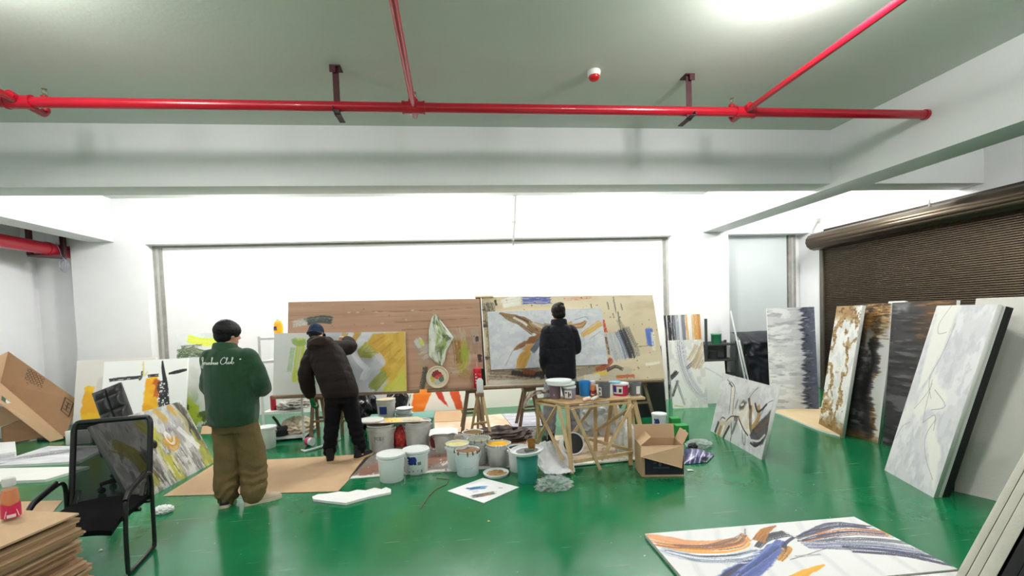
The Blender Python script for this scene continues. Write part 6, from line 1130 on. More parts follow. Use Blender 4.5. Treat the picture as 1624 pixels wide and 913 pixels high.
T1 = tub(880.5, 633, 19, 611, 'plum grey tub on the left of the paint table, under the big white lid', mat('plum grey plastic', (116, 98, 112), .45), lbl=[(-.3, -.05, .25, .4, mat('pale mark', (170, 160, 172), .5))])
T2 = tub(903.5, 634, 20, 612, 'lilac grey tub with a white lid and a printed label at the table front', mat('lilac grey plastic', (146, 140, 156), .45), lid=wp, lbl=[(-.9, .35, .14, .72, lw), (-.25, -.05, .2, .62, pk), (.0, .2, .3, .5, pk), (-.8, -.4, .5, .6, pk)])
tub(927.5, 628.5, 18.5, 604, 'bright blue plastic tub on the paint table', mat('blue plastic', (34, 132, 206), .35), c2=mat('blue paint', (24, 96, 170), .3))
T4 = tub(958.5, 631, 19.5, 607, 'dark grey tub with a white label panel on the paint table', mat('slate plastic', (92, 96, 104), .45), lbl=[(-1.1, -.45, .15, .75, lw), (-.95, -.65, .2, .4, pk), (-.95, -.6, .5, .68, pk)])
T5 = tub(984, 628, 25, 607, 'crimson tub with a white lid and a blue and white label', mat('crimson plastic', (190, 40, 84), .4), z=zs, lid=wp, lbl=[(-1.0, .3, .18, .78, lw), (-1.0, -.5, .3, .8, bl_), (-.2, .15, .3, .6, pk)])
tub(1008, 627.5, 18, 606, 'grey tub with a pale label at the right end, beside the crimson tub', mat('grey plastic', (112, 116, 124), .45), z=zs, lbl=[(.15, .9, .15, .75, lw)])
tub(918, 626, 13, 605, 'small dark tub between the lilac and blue tubs', mat('dark grey plastic', (64, 66, 70), .45))
lc = (T1[1]+T2[1])/2+V((0, .04, 0)); lc.z = zt+max(T1[3], T2[3])*1.035+.004
for k, (dx, dy, rr, lb) in enumerate(((.0, .0, .155, 'large white lid lying over the plum and lilac tubs'), (-.02, .03, .145, 'white lid on top of the other one over the plum and lilac tubs'))):
    o_ = lc+V((dx, dy, .024*k)); m = MB(); m.lathe([(0, 0), (rr*.95, 0), (rr, .006), (rr, .024), (rr*.96, .026), (rr*.92, .018), (0, .018)], o_, 36); tag(m.build('bucket_cover', wp), lb, 'lid', 'bucket lids')
o_ = T5[1]+V((-.06, .02, T5[3]*1.035)); m = MB(); m.lathe([(0, 0), (.068, 0), (.072, .012), (.066, .016), (0, .012)], o_, 28); tag(m.build('bucket_cover', mat('pale blue plastic', (140, 196, 226), .35)), 'pale blue lid lying on the crimson tub', 'lid', 'bucket lids')
def jar(c, s, label, hue, lblm, name='glass_bottle', hs=1.):
    t = thing(name, label, 'bottle', c); c0, Z = c, Matrix.Diagonal((1, 1, hs)); gl = mat('clear bottle plastic', (236, 232, 226), .06, alpha=.14, spec=.6)
    m = MB(); m.lathe([(0, 0), (.030*s, 0), (.035*s, .006*s), (.036*s, .05*s), (.034*s, .095*s), (.03*s, .11*s), (.024*s, .12*s), (.0235*s, .124*s)], c, 12, 0, False, Z); m.build('body', gl, t)
    m = MB(); m.lathe([(0, .003*s), (.029*s, .003*s), (.034*s, .01*s), (.035*s, .05*s), (.0335*s, .09*s), (.0285*s, .108*s), (0, .108*s)], c, 12, 0, True, Z); m.build('drink', hue, t)
    ca = math.atan2(-c.y, -c.x); rr = .0368*s
    m = MB(); m.grid(lambda u, v: c+V((rr*math.cos(ca-1.5+3*u), rr*math.sin(ca-1.5+3*u), hs*s*(.008+(.045+.012*abs(u-.5)*2)*v))), 16, 4); lo = m.build('label', lblm, t)
    m = MB(); m.grid(lambda u, v: c+V((rr*1.012*math.cos(ca-.45+.9*u), rr*1.012*math.sin(ca-.45+.9*u), hs*s*(.010+.012*v))), 8, 1)
    for k in (-1, 1): m.grid(lambda u, v: c+V((rr*1.012*math.cos(ca+k*(.75-.25*v)+.1*u), rr*1.012*math.sin(ca+k*(.75-.25*v)+.1*u), hs*s*(.01+.026*v))), 2, 3)
    m.build('print', mat('label white', (236, 226, 226), .5), lo)
    m = MB(); m.lathe([(.0255*s, .122*s), (.026*s, .124*s), (.026*s, .146*s), (.022*s, .15*s), (0, .15*s)], c, 20, 0, True, Z); m.build('cap', mat('frosted cap', (222, 224, 224), .3, alpha=.8), t)
amber = mat('amber drink', (214, 116, 26), .12); bc = fl(942, 628, zt)+V((0, .03, .0005)); jar(bc, 1.12, 'clear bottle of amber drink standing among the paint tubs', amber, mat('red brown label', (150, 44, 30), .5))
for k, (p0, p1, lb, cm) in enumerate((((925, 634), (937, 630.5), 'crumpled orange and white paint tube at the table edge', (226, 170, 120)), ((939, 633), (949, 629), 'crumpled white paint tube beside the orange one on the table', (222, 222, 218)))):
    a, b = fl(*p0, zt+.02), fl(*p1, zt+.02); m = MB(); m.tube([a, lerp(a, b, .1), lerp(a, b, .5)+V((0, 0, .004)), lerp(a, b, .85), b], [.008, (.018, .018), (.022, .017), (.024, .008), (.024, .003)], 12); t = tag(m.build('paint_tube', mat('tube %d' % k, cm, .35, c2=(236, 232, 226), vscale=30)), lb, 'paint tube')
def drape(name, label, cat, cps, mt, amp=.012, nu=26, nv=26, th=.003, fr=6):
    G = [[V(p) for p in row] for row in cps]; R0, C0 = len(G), len(G[0])
    def cat_(a, t): return V(spl_at(a, t))
    def spl_at(P, t):
        k = min(int(t*(len(P)-1)), len(P)-2); s = t*(len(P)-1)-k; a, b, c, d = P[max(k-1, 0)], P[k], P[k+1], P[min(k+2, len(P)-1)]
        return .5*((2*b)+(c-a)*s+(2*a-5*b+4*c-d)*s*s+(3*b-a-3*c+d)*s**3)
    def fn(u, v):
        p = spl_at([spl_at(r, u) for r in G], v); q = mnoise.noise(V((u*fr, v*fr, 3)))+.5*(1-2*abs(mnoise.noise(V((u*fr*1.7, v*fr*1.7, 9))))); p = p+V((q*.3*amp, -amp*q, amp*q)); p.z = max(p.z, .004+th); return p
    m = MB(); m.grid(fn, nu, nv, 0, True, th); return tag(m.build(name, mt), label, cat)
paperm = mat('white drop sheet', (222, 223, 226), .75)
F = lambda x, y, Y: aY(x, y, Y)
drape('drop_sheet', 'crumpled white paper drop sheet slumped from the teal bucket to the table leg', 'sheet', [[F(852, 706, 4.5), F(860, 701, 4.55), F(873, 700, 4.6)], [F(848, 722, 4.35), F(866, 722, 4.45), F(888, 712, 4.6)], [F(852, 738, 4.28), F(874, 742, 4.3), F(906, 730, 4.5)], [F(864, 752, 4.2), F(890, 752, 4.2), F(912, 748, 4.3)]], paperm, .02)
drape('rag', 'grey and black crumpled cloth hanging over the left corner of the paint table', 'rag', [[L_2+V((.22, .02, .03)), L_2+V((.2, .12, .05)), L_2+V((.16, .2, .03))], [L_2+V((.1, -.03, .05)), L_2+V((.08, .1, .06)), L_2+V((.06, .2, .04))], [L_2+V((-.05, -.05, .02)), L_2+V((-.06, .08, .03)), L_2+V((-.05, .18, .02))], [L_2+V((-.11, -.04, -.1)), L_2+V((-.13, .06, -.12)), L_2+V((-.1, .16, -.08))]], mat('stained cloth', (66, 56, 52), .85, c2=(196, 182, 160), vscale=9), .03, fr=5)
# ------------------------------------------------------------------ carton box with open flaps
a, b = fl(1018, 756), fl(1085.5, 755); ex = b-a; u_ = ex.normalized(); d_ = V((-u_.y, u_.x, 0)); dp = .27; hb = aY(1085, 707, b.y).z
bx = thing('cardboard_box', 'open brown carton with dark printed front and splayed flaps, right of the table', 'box', (a+b)/2+d_*dp/2)
w = .006; m = MB(); m.frame(a, ex, d_*dp, V((0, 0, w))); 
m.frame(a+V((0, 0, w)), ex, d_*w, V((0, 0, hb))); m.frame(a+d_*(dp-w)+V((0, 0, w)), ex, d_*w, V((0, 0, hb))); m.frame(a+d_*w+V((0, 0, w)), u_*w, d_*(dp-2*w), V((0, 0, hb))); m.frame(b-u_*w+d_*w+V((0, 0, w)), u_*w, d_*(dp-2*w), V((0, 0, hb))); m.build('body', card, bx)
m = MB(); m.frame(a+u_*.03-d_*.0015+V((0, 0, .02)), ex-u_*.035, d_*.001, V((0, 0, hb*.62))); pf_ = m.build('printed_panel', mat('dark navy print', (26, 28, 40), .7), bx)
m = MB()
for k, (u0, u1, z0, z1) in enumerate(((.28, .36, .13, .14), (.40, .47, .11, .16), (.42, .45, .10, .175), (.52, .56, .12, .13), (.6, .64, .125, .155), (.66, .7, .12, .15))+tuple((.28+.035*i, .30+.035*i, .083, .093) for i in range(11))): m.frame(a+ex*u0-d_*.0025+V((0, 0, z0)), ex*(u1-u0), d_*.001, V((0, 0, z1-z0)))
m.build('print_marks', mat('faded print', (92, 94, 104), .7), pf_)
def flap(p, q, e, nm='flap'):
    m = MB(); nn = (q-p).cross(e).normalized()*.006; m.frame(p, q-p, e, nn, 0, .001, 1); m.build(nm, card, bx)
ht = V((0, 0, hb+w)); q = [a+ht, b+ht, on(1081.5, 742, b-d_*.06, d_), on(1016, 724, a-d_*.1, d_)]; m = MB(); m.prism(q, (-d_*.006)); m.build('flap', card, bx)
flap(a+ht+d_*dp, b+ht+d_*dp, V((0, 0, .14))+d_*.03)
flap(a+ht+d_*.02, a+ht+d_*(dp-.02), u_*.1+V((0, 0, .085))); flap(b+ht+d_*(dp-.02), b+ht+d_*.02, u_*.055+V((0, 0, .11)))
# behind and beside the box
bucket(1046, 690, 22, 655, 'small white tub with a blue triangle label behind the carton', mat('pale grey plastic', (206, 210, 214), .4), wp, None, None, 'blue', taper=.95)
for k, (x0, x1, y0, y1, z0, lb) in enumerate(((1066, 1080, 690, 663, 0, 'small green carton behind the open box'), (1073, 1093, 697, 674, 0, 'green carton in front of the smaller green one, behind the open box'))):
    p = fl(x0, y0); q = fl(x1, y0-1); hh = aY(x1, y1, p.y).z; m = MB(); m.frame(p, q-p, V((.02, .13, 0)), V((0, 0, hh)), 0, .003); gb = tag(m.build('carton', mat('green card', (18, 138, 54), .55)), lb, 'box'); m = MB(); m.frame(p+(q-p)*.45+V((0, -.002, hh*.3)), (q-p)*.3, V((0, .001, 0)), V((0, 0, hh*.4))); m.build('label', lw, gb)
m = MB(); pc = fl(1022, 682)+V((0, .1, .002)); m.lathe([(0, 0), (.1, 0), (.105, .02), (.1, .024), (0, .02)], pc, 28); tag(m.build('bucket_cover', mat('blue lid plastic', (70, 120, 170), .4)), 'blue lid on the floor behind the carton', 'lid', 'bucket lids')
m = MB(); pc = fl(1036, 688)+V((.0, .06, .002)); m.lathe([(0, 0), (.13, 0), (.14, .02), (.13, .024), (0, .02)], pc+V((0.0, -.05, 0)), 28); 
def bagpt(u, v):
    q = [fl(1083, 712), fl(1112, 706), fl(1133, 722), fl(1118, 738), fl(1084, 737)]
    p = (q[0]*(1-u)+q[2]*u)*(1-v)+(q[4]*(1-u)+lerp(q[3], q[2], .25)*u)*v; hgt = .075*math.sin(math.pi*min(1, max(0, u)))**.5*math.sin(math.pi*v)**.6
    return p+V((0, 0, .006+hgt+.012*mnoise.noise(V((u*4, v*4, 2)))*math.sin(math.pi*v)))
m = MB(); nu, nv = 50, 30; vsb = [bagpt(i/nu, j/nv) for j in range(nv+1) for i in range(nu+1)]; m.add(vsb, [(j*(nu+1)+i, (j+1)*(nu+1)+i, (j+1)*(nu+1)+i+1, j*(nu+1)+i+1) for j in range(nv) for i in range(nu)], 0, True)
P = Paint(nu+1, nv+1, 1.8, (62, 58, 112), 61, .05, 4, 4)
for k in range(4): P.stroke([(.1+.2*k, -.1), (.3+.2*k, .25), (.34+.2*k, .6), (.24+.2*k, 1.1)], .05, (206, 204, 228), .9, .15); P.stroke([(.02+.2*k, .1), (.2+.2*k, .4), (.2+.2*k, .9)], .03, (126, 124, 178), .8, .2)
P.poly([(.75, .8), (1, .7), (1, 1), (.7, 1)], (28, 26, 50), .9, .03); P.stroke([(.97, .2), (.985, .6), (.96, 1)], .02, (226, 226, 236), .9, 0); C = np.ones((len(m.v), 4), np.float32); C[:, :3] = P.linear().reshape(-1, 3); m.col = C
tag(m.build('printed_bag', attr_mat('glossy bag film', .3, .3, 30)), 'glossy purple bag with white swirls lying right of the carton', 'bag')
crumple('plastic_film', 'small clear plastic film lying behind the purple bag', 'plastic', fl(1108, 708), (.11, .07, .04), clear, 31, .5, None, 3)
crumple('sponge', 'black lump beside the carton on top of the clear film', 'sponge', fl(1099, 711), (.045, .04, .035), blackm, 37, .25)
# ------------------------------------------------------------------ black strip added to darken the board gap, and a pale batten
m = MB(); a = QE[0]+QE[1]*-.032; m.frame(a+QE[3]*-.012, QE[1]*.028, QE[2], QE[3]*.014, 0, .002); tag(m.build('batten', mat('black gap strip', (26, 22, 20), .7)), 'narrow black gap strip added to darken the joint between the brown and beige boards', 'batten')
m = MB(); a = QE[0]+QE[1]*-.035+QE[2].normalized()*-.012; m.frame(a, QE[1]*.1, QE[2].normalized()*.025, QE[3]*.03, 0, .002); tag(m.build('batten', mat('pale batten', (222, 200, 160), .7)), 'short pale wooden batten across the top of the board joint', 'batten')
# ------------------------------------------------------------------ mesh visitor chair
f_, s_ = V((.2, -.98, 0)).normalized(), V((-.98, -.2, 0)).normalized(); C0 = V((-2.24, 3.43, 0)); up = V((0, 0, 1)); Wd, Ln = .50, .38
K = lambda s, f, z: C0+s_*s+f_*f+up*z
ch = thing('visitor_chair', 'black mesh-back sled chair with curved arms in the left foreground', 'chair', K(Wd/2, Ln/2, 0))
tubem = mat('black tube steel', (14, 14, 15), .3, spec=.6)
for k, s in enumerate((0, Wd)):
    o = (-.012 if k == 0 else .012)
    path = [K(s, -.02, .42), K(s, -.015, .3), K(s, -.01, .08), K(s, .0, .03), K(s, .03, .0135), K(s, Ln-.05, .0135), K(s, Ln-.01, .025), K(s, Ln, .06), K(s, Ln-.005, .3), K(s, Ln-.03, .47), K(s, Ln-.07, .515), K(s, Ln-.13, .535), K(s, .06, .565), K(s, .0, .55), K(s, -.02, .5), K(s, -.02, .42)]
    m = MB(); m.tube(spl(path, 4), .0135, 12); m.build('side_frame', tubem, ch)
    m = MB(); m.tube(spl([K(s, Ln-.02, .49), K(s, Ln-.08, .533), K(s, Ln-.16, .552), K(s, .08, .58)], 5), (.024, .014), 12); m.build('armrest', blackm, ch)
m = MB(); m.tube([K(.0, .16, .355), K(Wd, .16, .355)], .012, 10); m.tube([K(0, .02, .36), K(Wd, .02, .36)], .012, 10); m.build('cross_tube', tubem, ch)
m = MB(); m.grid(lambda u, v: K(.02+(Wd-.04)*u, -.02+(Ln+.13)*v, .405+.012*math.sin(math.pi*u)-.035*max(0, v-.78)/.22-.012*abs(2*u-1)**4), 20, 20, 0, True, .04); m.build('seat', mat('black seat fabric', (14, 14, 16), .9, spec=.12, bump=.3, bscale=200), ch)
def bk(u, z, o=0): return K(.02+(Wd-.04)*u, -.03-.10*(z-.40)/.55+.028*math.sin(math.pi*u)*-1+o, z)
rim = []; r0 = .05
for (cu, cz, a0) in ((.94, .885, 0), (.06, .885, 90), (.06, .42, 180), (.94, .42, 270)):
    for i in range(6): a = math.radians(a0+i*18); rim.append(bk(cu+.06*math.cos(a), cz+.06*math.sin(a)))
m = MB(); m.tube(rim, .018, 10, 0, True, True); bf = m.build('back_frame', tubem, ch)
mesh_m = mat('black mesh fabric', (20, 20, 22), .7, alpha=.86, spec=.1)
m = MB(); m.grid(lambda u, v: bk(.02+.96*u, .375+.555*v), 16, 24); bm_ = m.build('back_mesh', mesh_m, ch, None, 'see-through black mesh')
for u in (.08, .92): m = MB(); m.bar(bk(u, .48, -.0), K(.02+(Wd-.04)*u, .02, .37), .03, .012); m.build('back_bracket', tubem, ch)
# ------------------------------------------------------------------ stack of cardboard blanks with a bottle, front left
e1, e2 = V((-.18, -.98, 0)), V((-.96, .28, 0)); Cn = V((-1.463, 1.842, 0)); rs = np.random.RandomState(3)
bt = thing('low_bench', 'low bench under the stack of cardboard blanks at the bottom left corner', 'bench', Cn+e1*.4+e2*.4)
m = MB(); m.prism([Cn+e1*.04+e2*.04+V((0, 0, .56)), Cn+e1*.04+e2*.8+V((0, 0, .56)), Cn+e1*.8+e2*.8+V((0, 0, .56)), Cn+e1*.8+e2*.04+V((0, 0, .56))], (0, 0, .03)); m.build('top', wood, bt)
for a_ in (.1, .74):
    for b_ in (.1, .74): stick(bt, Cn+e1*a_+e2*b_, Cn+e1*a_+e2*b_+V((0, 0, .56)), .05, .05)
nlow, nup = 13, 20
for k in range(nlow+nup):
    low = k < nlow; z = .592+.0093*k if low else .592+.0093*nlow+.0088*(k-nlow); th = .0072; j1, j2 = rs.uniform(-.02, .02, 2)
    if k == nlow+nup-1: j1 = j2 = 0; z = .9-.0075
    o_ = Cn+(V((.025, .0, 0)) if low else V((0, 0, 0)))+e1*(j1 if not low else j1*.6)+e2*(j2+(.015 if not low and k < nlow+11 else 0)); o_.z = z
    m = MB(); m.prism([o_, o_+e2*.8, o_+e2*.8+e1*.82, o_+e1*.82], (0, 0, th))
    top = k == nlow+nup-1
    g_ = tag(m.build('cardboard_blank', card if (k % 3 == 0 or top) else cardd), 'topmost brown cardboard blank, carrying the bottle, in the bottom left corner' if top else ('flat brown cardboard blank in the stack under the bottle, bottom left'), 'cardboard', 'cardboard blanks in the foreground stack')
jar(fl(14.5, 825, .9)+V((-.005, .015, .001)), .74, 'clear bottle of amber drink with a pink label on the cardboard blanks', amber, mat('pink label', (206, 36, 84), .4), hs=1.4)
# ------------------------------------------------------------------ collapsed cartons against the left wall
def P3(x, y, Y): return aY(x, y, Y)
def panel(t, q, nm, mt, th=.008):
    n_ = (q[1]-q[0]).cross(q[3]-q[0]).normalized()*th; m = MB(); m.prism(q, n_); return m.build(nm, mt, t)
cq = [P3(13, 557, 7.62), P3(124, 635, 7.42), P3(103, 694, 7.22), P3(0, 606, 7.40)]
ct = thing('cardboard_box', 'large collapsed brown carton with printed marks leaning at the left wall', 'box', fl(103, 696))
panel(ct, cq, 'side_panel', cardd)
fq = [cq[3], cq[2], fl(80, 700, .01), P3(-4, 636, 7.0)]; panel(ct, fq, 'flap', card)
lq = [P3(13, 557, 7.63), P3(-14, 570, 7.38), P3(-12, 600, 7.3), cq[3]]; panel(ct, lq, 'side_panel', card)
def onq(q, u, v, d=.004):
    n_ = (q[1]-q[0]).cross(q[3]-q[0]).normalized(); n_ = n_ if n_.dot(O-q[0]) > 0 else -n_; return q[0]*(1-u)*(1-v)+q[1]*u*(1-v)+q[2]*u*v+q[3]*(1-u)*v+n_*d
def mark(q, u0, v0, u1, v1, m, d=.011): m.add([onq(q, u0, v0, d), onq(q, u1, v0, d), onq(q, u1, v1, d), onq(q, u0, v1, d)], [(0, 1, 2, 3)])
ink = mat('printed ink', (74, 56, 44), .8); m = MB()
for i in range(11):
    for j in range(9):
        if (i*7+j*5) % 3: mark(cq, .30+.022*i, .05+.04*j, .30+.022*i+.016, .05+.04*j+.022, m)
for i in range(6): mark(cq, .335+.04*i, .45, .335+.04*i+.03, .47, m); mark(cq, .34+.04*i, .485, .34+.04*i+.012, .52, m); mark(cq, .335+.04*i, .53, .335+.04*i+.03, .545, m)
m.build('print', ink, ct, None, 'dark printed block'); m = MB()
for a in ((.84, .12, .97, .135), (.84, .12, .855, .5), (.955, .12, .97, .5), (.84, .48, .97, .5), (.87, .2, .94, .22), (.895, .2, .91, .4), (.87, .3, .94, .32), (.86, .4, .95, .415)): mark(cq, *a, m)
m.build('logo_print', ink, ct); m = MB(); mark(fq, .05, .62, .26, .84, m); m.build('label', mat('teal label', (64, 96, 84), .7), ct); m = MB(); mark(fq, .12, .64, .25, .8, m, .013); m.build('address_label', lw, ct)
m = MB(); mark(fq, .72, .62, .9, .86, m); m.build('stamp_print', mat('green stamp', (126, 120, 70), .8), ct)
t = thing('cardboard_sheet', 'flattened brown cardboard lying partly under the collapsed carton', 'cardboard', fl(40, 690)); panel(t, [P3(2, 677, 7.2), P3(40, 662, 7.55), fl(86, 690, .016), fl(4, 705, .016)], 'panel', cardd); panel(t, [P3(-8, 642, 7.3), P3(6, 645, 7.35), P3(36, 664, 7.5), P3(0, 676, 7.2)], 'panel', card)
m = MB(); m.frame(fl(58, 700), V((.45, 0, 0)), V((.05, .16, 0)), V((0, 0, .05)), 0, .01); tag(m.build('foam_block', blackm), 'dark flat block on the floor below the collapsed carton', 'block')
m = MB(); m.frame(fl(104, 706), V((.3, 0.02, 0)), V((.0, .05, 0)), V((0, 0, .2)), 0, .008); tag(m.build('blank_canvas', primed), 'small white panel standing on the floor right of the collapsed carton', 'canvas')
# ------------------------------------------------------------------ black leather swivel chair
leather = mat('black leather', (34, 34, 38), .36, bump=.1, bscale=60)
fc = V((.62, -.78, 0)).normalized(); sc_ = V((.78, .62, 0)).normalized(); Bc = aY(199, 694, 5.05); Bc.z = .45
oc = thing('office_chair', 'black quilted leather swivel chair with its back tilted, before the white canvas', 'chair', (Bc.x, Bc.y, 0))
tl = math.radians(24); bu = (V((-.78, .35, 0)).normalized()*math.sin(tl)+up*math.cos(tl)).normalized(); bs = (V((.92, .1, .36))).normalized(); bs = (bs-bu*bs.dot(bu)).normalized(); bn = bs.cross(bu); bn = bn if bn.dot(O-Bc) > 0 else -bn
m = MB()
def pad(u, v, sgn=1):
    e = min(1, 6*min(u, 1-u))**.5*min(1, 6*min(v, 1-v))**.5; qu = abs(math.sin(2*math.pi*u))**.35; qv = abs(math.sin(3.5*math.pi*v+.4))**.35
    return Bc+bs*((u-.5)*.29)+bu*(.02+.57*v)+bn*sgn*(.01+.055*e*(.35+.65*min(qu, qv)))
m.grid(lambda u, v: pad(u, v), 28, 48); m.grid(lambda u, v: pad(1-u, v, -1), 28, 48)
for u in (0, 1): m.grid(lambda a, v: lerp(pad(u, v), pad(u, v, -1), a), 2, 48)
for v in (0, 1): m.grid(lambda u, a: lerp(pad(u, v), pad(u, v, -1), a), 28, 2)
m.build('backrest', leather, oc)
m = MB(); sc0 = Bc+fc*.2+V((0, 0, -.03)); m.frame(sc0-fc*.22-sc_*.22-V((0, 0, .05)), fc*.44, sc_*.44, V((0, 0, .09)), 0, .03, 3); m.build('seat', leather, oc)
m = MB(); m.tube([V((sc0.x, sc0.y, .1)), V((sc0.x, sc0.y, .37))], .028, 14); m.build('gas_column', blackm, oc)
for k in range(5):
    a = k*2*math.pi/5+.3; d5 = V((math.cos(a), math.sin(a), 0)); m = MB(); m.tube([V((sc0.x, sc0.y, .11)), V((sc0.x, sc0.y, .09))+d5*.24], [.026, .018], 10); lg = m.build('leg', blackm, oc)
    m = MB(); w_ = d5.cross(up); p5 = V((sc0.x, sc0.y, .03))+d5*.23; m.tube([p5-w_*.018, p5+w_*.018], .03, 14); m.tube([p5+V((0, 0, .02)), p5+V((0, 0, .06))], .008, 8); m.build('caster', blackm, lg)
# ------------------------------------------------------------------ white rack with things on it
r1, r2_, r3 = V((-2.63, 6.29, 0)), V((-2.13, 6.33, 0)), V((-2.13, 7.05, 0)); r4 = r1+r3-r2_; Hr = aY(422, 533, 6.29).z
rk = thing('storage_rack', 'white angle-steel rack behind the lime painting, holding rags and cans', 'rack', (r1+r3)/2)
for p in (r1, r2_, r3, r4): m = MB(); m.frame(p+V((-.016, -.002, 0)), (.032, 0, 0), (0, .004, 0), (0, 0, Hr)); m.frame(p+V((-.016, 0, 0)), (.004, 0, 0), (0, .03, 0), (0, 0, Hr)); m.build('post', steelw, rk)
levels = (aY(460, 692, 6.31).z, aY(455, 651, 6.31).z, aY(425, 572, 6.3).z, Hr-.02)
for z in levels: m = MB(); m.prism([r1+V((0, 0, z-.03)), r2_+V((0, 0, z-.03)), r3+V((0, 0, z-.03)), r4+V((0, 0, z-.03))], (0, 0, .03)); m.build('shelf', steelw, rk)
c = aY(434, 650, 6.42); c.z = levels[1]; m = MB(); m.lathe([(0, 0), (.036, 0), (.037, .19), (.033, .2), (0, .2)], c, 20); tag(m.build('can', mat('dark red can', (158, 22, 44), .4)), 'dark red can on the middle shelf of the white rack', 'can')
crumple('rag', 'grey crumpled rag on the middle shelf of the white rack', 'rag', V((-2.33, 6.6, levels[1])), (.16, .2, .05), mat('grey rag', (150, 146, 140), .9, c2=(206, 204, 198), vscale=14), 41, .5)
crumple('rag', 'beige crumpled rags on the bottom shelf of the white rack', 'rag', V((-2.3, 6.62, levels[0])), (.17, .2, .1), mat('beige rag', (190, 172, 146), .9, c2=(220, 208, 190), vscale=14), 43, .4)
c = aY(447, 688, 6.43); c.z = levels[0]; t = thing('pan', 'black round pan with an upright handle on the bottom shelf of the white rack', 'pan', c); m = MB(); m.lathe([(0, 0), (.09, 0), (.125, .03), (.125, .09), (.1, .12), (.04, .13), (0, .13)], c, 24); m.build('body', blackm, t); m = MB(); m.tube([c+V((-.02, 0, .12)), c+V((-.06, 0, .2)), c+V((-.1, -.02, .27))], [.016, .02, .016], 10); m.build('handle', blackm, t)
c = aY(442, 527, 6.6); c.z = Hr+.011; m = MB(); t = thing('detergent_bottle', 'yellow bottle with blue lettering on top of the white rack', 'bottle', c); sx_ = .062
m.rings([[c+V((sx_*w_*math.cos(a), .04*w_*math.sin(a), z)) for a in [2*math.pi*i/24 for i in range(24)]] for z, w_ in ((0, .95), (.01, 1), (.1, 1), (.15, .95), (.185, .7), (.2, .35))]); m.build('body', mat('yellow plastic', (248, 196, 40), .35, c2=(240, 160, 30), vscale=8), t)
m = MB(); m.lathe([(.02, .19), (.022, .2), (.02, .225), (.008, .23), (.006, .26), (0, .26)], c, 16); m.build('cap', wp, t)
m = MB(); ya = lambda x: -.0405*math.sqrt(max(.02, 1-(x/.064)**2))
for pts in ([(-.05, .06), (-.05, .11), (-.035, .115), (-.03, .06)], [(-.03, .1), (-.018, .115), (-.012, .06)]): m.tube([c+V((x, ya(x)-.001, z)) for x, z in pts], .006, 6)
m.build('lettering', mat('blue lettering', (36, 40, 150), .4), t)
m = MB(); pc = fl(490, 708)+V((0, .05, .055)); ax_ = V((.85, -.5, 0)).normalized(); R_ = ax_.to_track_quat('Z', 'Y').to_matrix(); t = thing('tape_roll', 'white roll with a pink side lying on the floor by the rack', 'roll', (pc.x, pc.y, 0)); m.lathe([(.02, -.045), (.052, -.045), (.052, .045), (.02, .045)], pc, 28, 0, True, R_); m.build('roll', wp, t); m = MB(); m.lathe([(.0535, -.047), (.0535, .005), (.0528, .005), (.0528, -.047)], pc, 28, 0, True, R_); m.build('wrapper', mat('pink wrap', (206, 60, 120), .5), t)
m = MB(); m.tube([fl(x, y, .015) for x, y in ((478, 713), (484, 715), (500, 711), (520, 704), (540, 695))], [.01, .018, .016, .014, .01], 8); tag(m.build('paper_strip', mat('white paper', (232, 233, 236), .8)), 'rolled white paper strip on the floor beside the tape roll', 'paper')
# ------------------------------------------------------------------ right back corner: black shelf, tarp, leaning edges
sb = thing('shelf_unit', 'black metal shelf unit in the right back corner holding a green can', 'shelf', (4.98, 7.9, 0)); dk = mat('dark grey shelf steel', (58, 60, 64), .5)
for x in (4.62, 5.22):
    for y in (7.74, 8.09): m = MB(); m.frame((x-.02, y-.015, 0), (.04, 0, 0), (0, .03, 0), (0, 0, 1.43 if x < 5 else 1.0)); m.build('post', dk, sb)
for z in (.1, .38, .66, .95): m = MB(); m.frame((4.6, 7.73, z-.03), (.64, 0, 0), (0, .375, 0), (0, 0, .03), 0, .003); m.build('shelf', dk, sb)
m = MB(); m.frame((4.62, 8.095, .05), (.6, 0, 0), (0, .01, 0), (0, 0, .93)); m.build('back_panel', mat('shelf back grey', (112, 114, 118), .6), sb)
def can(c, r, h, lb, mt, lid): 
    t = thing('paint_can', lb, 'can', c); m = MB(); m.lathe([(0, 0), (r*.95, 0), (r, h*.9), (r*1.03, h*.92), (r*1.03, h), (r*.9, h), (0, h*.97)], c, 24); m.build('body', mt, t); m = MB(); m.lathe([(r*1.05, h*.9), (r*1.06, h*1.01), (0, h*1.02)], c, 24); m.build('lid', lid, t)
c = aY(1136, 550, 7.85); can(V((c.x, 7.85, .95)), .09, .19, 'green can with a pale lid on the upper board of the black shelf', mat('green can', (30, 112, 78), .4), mat('pale green lid', (110, 176, 140), .4))
c = aY(1131.5, 569, 7.85); can(V((c.x, 7.85, .66)), .07, .17, 'dark can with a grey label on the lower board of the black shelf', mat('dark can', (50, 52, 56), .4), mat('dark lid', (70, 72, 76), .4))
tarp = mat('black tarpaulin', (34, 37, 44), .32, var=.15, vscale=6, bump=.35, bscale=14)
def tp(u, v):
    x = 5.40+1.22*u; z = 1.13*(1-v)+.004; y = 8.2-.34*min(1, v*6)**.6-.12*v
    w1 = mnoise.noise(V((u*5+1, v*4, 2))); w2 = 1-2*abs(mnoise.noise(V((u*7-v*4, v*5+u*3, 7)))); return V((x, y-.035*w1-.03*w2*min(1, v*5), z+(.01*w1 if v < .1 else 0)))
m = MB(); m.grid(tp, 46, 46, 0, True, .004); tag(m.build('tarpaulin', tarp), 'wrinkled black plastic tarp draped in front of the grey panel in the corner', 'tarp')
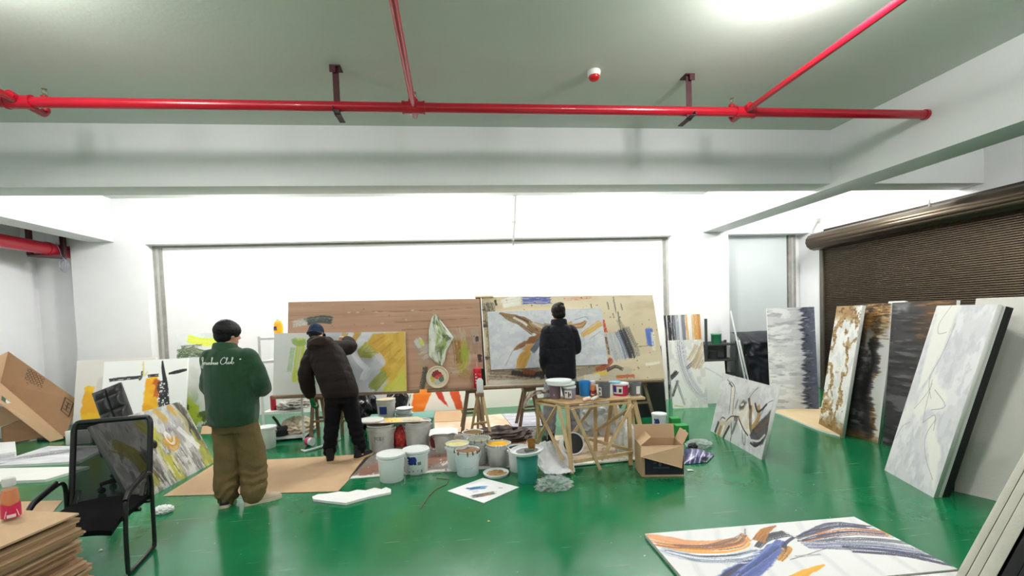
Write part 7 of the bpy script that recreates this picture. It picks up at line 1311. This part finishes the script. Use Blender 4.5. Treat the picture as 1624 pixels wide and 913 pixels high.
for k, (p_, q_, lb) in enumerate((((1157.5, 493), (1181, 604), 'tall white board seen edge on, leaning towards the right column'), ((1171, 541), (1187, 610), 'shorter white board seen edge on, right of the taller leaning one'))):
    Y0 = 7.62-.1*k; a, b = aY(*q_, Y0), aY(*p_, Y0); d = (b-a).normalized(); ft = a-d*(a.z/d.z); wv = V((.556, .831, 0)); m = MB(); m.frame(ft, b-ft, wv*.4, d.cross(wv).normalized()*.028*(1 if d.cross(wv).x > 0 else -1), 0, .003); tag(m.build('board', [mat('white board edge', (218, 220, 222), .6)]), lb, 'board')
m = MB(); m.frame((5.3, 7.4, 0), V((.05, .07, 0))*4, V((-.025, 0, 0)), (-.12, .0, .75)); tag(m.build('board', blackside), 'black board leaning behind the white edges beside the black shelf', 'board')
# small litter
for k, (x, y, r, c_, lb) in enumerate(((160, 873, .012, (226, 226, 200), 'small pale scrap on the floor right of the mesh chair'), (775, 847-20, .01, (206, 196, 120), 'tiny yellow scrap on the floor below the paint-daubed sheet'), (1094, 746, .03, (226, 228, 228), 'small white paper scrap on the floor right of the carton'), (866, 777, .04, (48, 44, 32), 'dark scrap on the floor below the teal bucket'))):
    p = fl(x, y); m = MB(); m.prism([p+V((-r, -r*.5, .004)), p+V((r, -r*.7, .006)), p+V((r*.8, r*.6, .004)), p+V((-r*.6, r*.8, .008))], (0, 0, .002)); tag(m.build('paper_scrap', mat('scrap %d' % k, c_, .7)), lb, 'scrap')
LAMPS = [(2.37, 2.62, 3.59, 130), (-2.75, 2.62, 3.59, 130), (2.37, -1., 3.55, 130), (-2.75, -1., 3.55, 130),
         (-3.6, 6.75, 3.6, 210), (0., 6.75, 3.6, 210), (3.2, 6.75, 3.6, 210), (6.1, 6.6, 3.55, 120), (6.1, 2.5, 3.55, 110), (-6.4, 4.6, 3.5, 70)]
EXPO = 0.45
# ------------------------------------------------------------------ lamps of the room: bare white globes hung just below the ceiling
def lamp(x, y, z, power, r=.13, col=(1, .985, .96)):
    t = thing('pendant_lamp', 'white globe lamp hanging just below the ceiling', 'lamp', (x, y, ZC), 'hanging globe lamps')
    mb = MB(); mb.lathe([(0, 0), (.05, 0), (.05, -.02), (.012, -.03), (.012, z-ZC+.10)], (x, y, ZC), 20); mb.build('stem', mat('lamp housing', (235, 235, 235), .4), t)
    mb = MB(); mb.lathe([(0, -.085), (.03, -.08), (.065, -.055), (.085, 0), (.07, .05), (.04, .08), (.03, .1), (0, .1)], (x, y, z), 20); g = mb.build('globe', mat('lit globe', (255, 253, 250), .4, emit=6.), t); pass
    p = bpy.data.lights.new('globe_light', 'POINT'); p.energy = power; p.shadow_soft_size = r; p.color = col
    o = bpy.data.objects.new('globe_light', p); COL.objects.link(o); o.location = (0, 0, z-ZC-.0); o.parent = t
    return t
for a in LAMPS: lamp(*a)
wd = bpy.data.worlds.new('world'); S.world = wd; wd.use_nodes = True
wd.node_tree.nodes['Background'].inputs[0].default_value = (1, 1, 1, 1); wd.node_tree.nodes['Background'].inputs[1].default_value = .05
VS.exposure = EXPO
